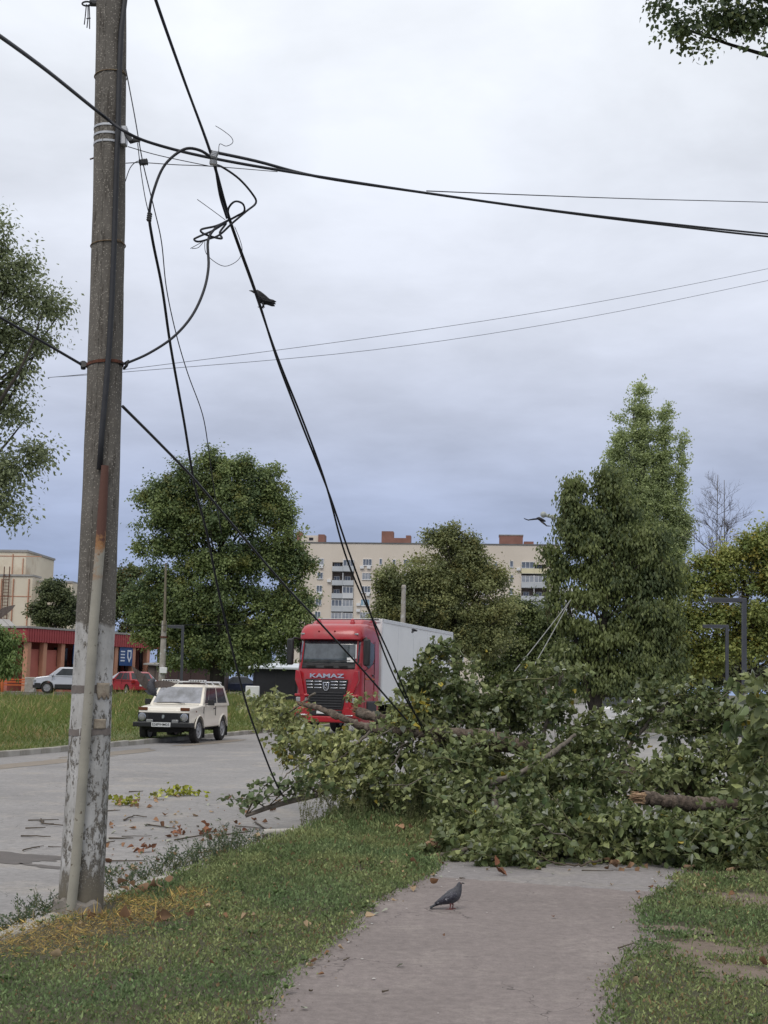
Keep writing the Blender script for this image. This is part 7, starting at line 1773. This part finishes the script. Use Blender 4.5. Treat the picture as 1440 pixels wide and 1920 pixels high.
# scraps of paper and pebbles
sm = MB(); sm.ball((0, 0, .3), (1, .7, .35), 7, 4); sme = sm.mesh('pebble', pm('pebble', (.52, .50, .47), (.40, .38, .36), 9, .8))
for i in range(34):
    s = rr.uniform(6.3, 12.8); t = path_l(s)-abs(rr.normal())*.18 if rr.random() < .5 else rr.uniform(path_r(s), path_l(s)); o = link_mesh('pebble', sme, label='small pale pebble on the asphalt path', cat='pebble', group='pebbles on the path')
    k = rr.uniform(.006, .014); o.location = ST(s, t, .009); o.scale = (k, k, k*.8); o.rotation_euler = (0, 0, rr.uniform(0, 6))
# crumbs of soil and grit along the path's edges
gn = 1000; gs = rr.uniform(5.5, 13.2, gn); gl = rr.random(gn) < .5
gt = np.array([(path_l(a)-abs(rr.normal())*.06) if l else (path_r(a)+abs(rr.normal())*.06) for a, l in zip(gs, gl)])
gp = np.stack([RD.x*gs+NL.x*gt, RD.y*gs+NL.y*gt, np.full(gn, .012)], 1); gc = np.array((.13, .105, .08))*rr.uniform(.5, 2.0, (gn, 1))
gme = np_mesh('edge_grit', place(RHOMB[0]*np.array((1, 1.2, 2)), gp, rnd_dir(rr, gn)*np.array((1, 1, .2)), np.tile((0, 0, 1.), (gn, 1))+rr.normal(size=(gn, 3))*.3, rr.uniform(.005, .02, gn)), tile_faces(RHOMB[1], 4, gn), M['litter'], np.repeat(gc, 4, 0))
link_mesh('edge_grit', gme, label='crumbs of soil and grit along both edges of the path', cat='grit', kind='stuff')
# kerb weeds
def weed(px, py, h, n, label, spread=.10, col=((.065, .10, .06), (.11, .15, .08)), z=.0):
    O = G(px, py, z); root = empty('weed', O, label=label, cat='weed', group='weeds along the near kerb'); st = MB(); P = []; A = []
    for i in range(n):
        e = Vector((rr.normal()*spread, rr.normal()*spread, h*rr.uniform(.55, 1.1))); q = [Vector((rr.normal()*.04, rr.normal()*.04, -.01)), e*.5+Vector((rr.normal()*.02, rr.normal()*.02, 0)), e]; st.tube(q, [.003, .0022, .001], 4, cap=False)
        for j in range(int(h*70)+8):
            u = rr.uniform(.08, 1); p = q[0].lerp(q[1], u*2) if u < .5 else q[1].lerp(q[2], u*2-1); P.append(tuple(p+Vector(rr.normal(size=3))*.006)); A.append(tuple(Vector(rr.normal(size=3))+Vector((0, 0, .5))))
    st.build('stem', M['twig_green'], root); P = np.array(P); A = np.array(A); n_ = len(P); v = rr.random((n_, 1)); C = np.array(col[0])*(1-v)+np.array(col[1])*v
    me = np_mesh('leaves', place(RHOMB[0]*np.array((1, .7, 1)), P, A, rnd_dir(rr, n_), rr.uniform(.014, .03, n_)), tile_faces(RHOMB[1], 4, n_), M['grass'], np.repeat(C, 4, 0)); link_mesh('leaves', me, root, kind='stuff')
W_ = 'wiry upright weed growing along the near kerb'
for px, py, h, n in ((300, 1640, .30, 7), (325, 1632, .36, 8), (345, 1626, .30, 7), (365, 1622, .34, 8), (385, 1618, .30, 7), (405, 1612, .42, 9), (425, 1606, .46, 9), (440, 1602, .36, 8), (270, 1650, .22, 6), (240, 1660, .20, 6), (215, 1668, .22, 6),
                     (60, 1722, .26, 6), (30, 1732, .20, 6), (85, 1712, .24, 6), (10, 1745, .16, 5), (460, 1590, .26, 7), (480, 1585, .22, 6), (210, 1640, .16, 5)):
    weed(px, py, h*.68, n+6, W_, .11)
for i in range(26):
    px = rr.uniform(560, 800); py = rr.uniform(1500, 1555); weed(px, py, rr.uniform(.28, .5), 7, 'tall grassy weed in front of the fallen tree', .09, ((.12, .14, .06), (.20, .20, .10)))
for o in list(COL.objects):
    if o.get('label') == 'tall grassy weed in front of the fallen tree': o['group'] = 'tall weeds by the fallen tree'
# displaced kerb stone
m = MB(); m.box((0, 0, .03), (.45, .14, .10), Matrix.Rotation(.5, 3, 'Z')); m.build('loose_kerb_stone', M['kerb'], None, bevel=.02, loc=G(530, 1568, -.03), label='short loose kerb stone beside the dark thick stick', cat='kerb stone')

# look-alikes told apart by their place
ORD = ['first', 'second', 'third', 'fourth', 'fifth', 'sixth', 'seventh', 'eighth', 'ninth', 'tenth', 'eleventh', 'twelfth', 'thirteenth', 'fourteenth', 'fifteenth', 'sixteenth', 'seventeenth', 'eighteenth', 'nineteenth', 'twentieth', 'twenty first', 'twenty second', 'twenty third', 'twenty fourth', 'twenty fifth', 'twenty sixth', 'twenty seventh', 'twenty eighth']
def px_of(o):
    p = o.location; return p.x/p.y
for grp, txt in (('weeds along the near kerb', 'wiry upright kerb weed, %s from the left edge'), ('tall weeds by the fallen tree', 'tall grassy weed before the fallen tree, %s from the left'), ('sticks on the road', 'thin broken stick on the road, %s from the left edge'),
                 ('twigs on the path', 'short dry twig on the path or right verge, %s from the left'), ('leaves at the path edge', 'dry leaf at the left path edge, %s from the left'), ('leaves in the left verge', 'curled tan leaf in the left verge, %s from the left'),
                 ('leaves in the right verge', 'curled leaf in the right verge, %s from the left'), ('leaves on the path', 'small dry leaf on the asphalt path, %s from the left'), ('large leaves on the grass', 'large pale leaf resting on the grass, %s from the left')):
    L_ = sorted([o for o in COL.objects if o.get('group') == grp and o.parent is None], key=px_of)
    for i, o in enumerate(L_):
        if i < len(ORD): o['label'] = txt % ORD[i]
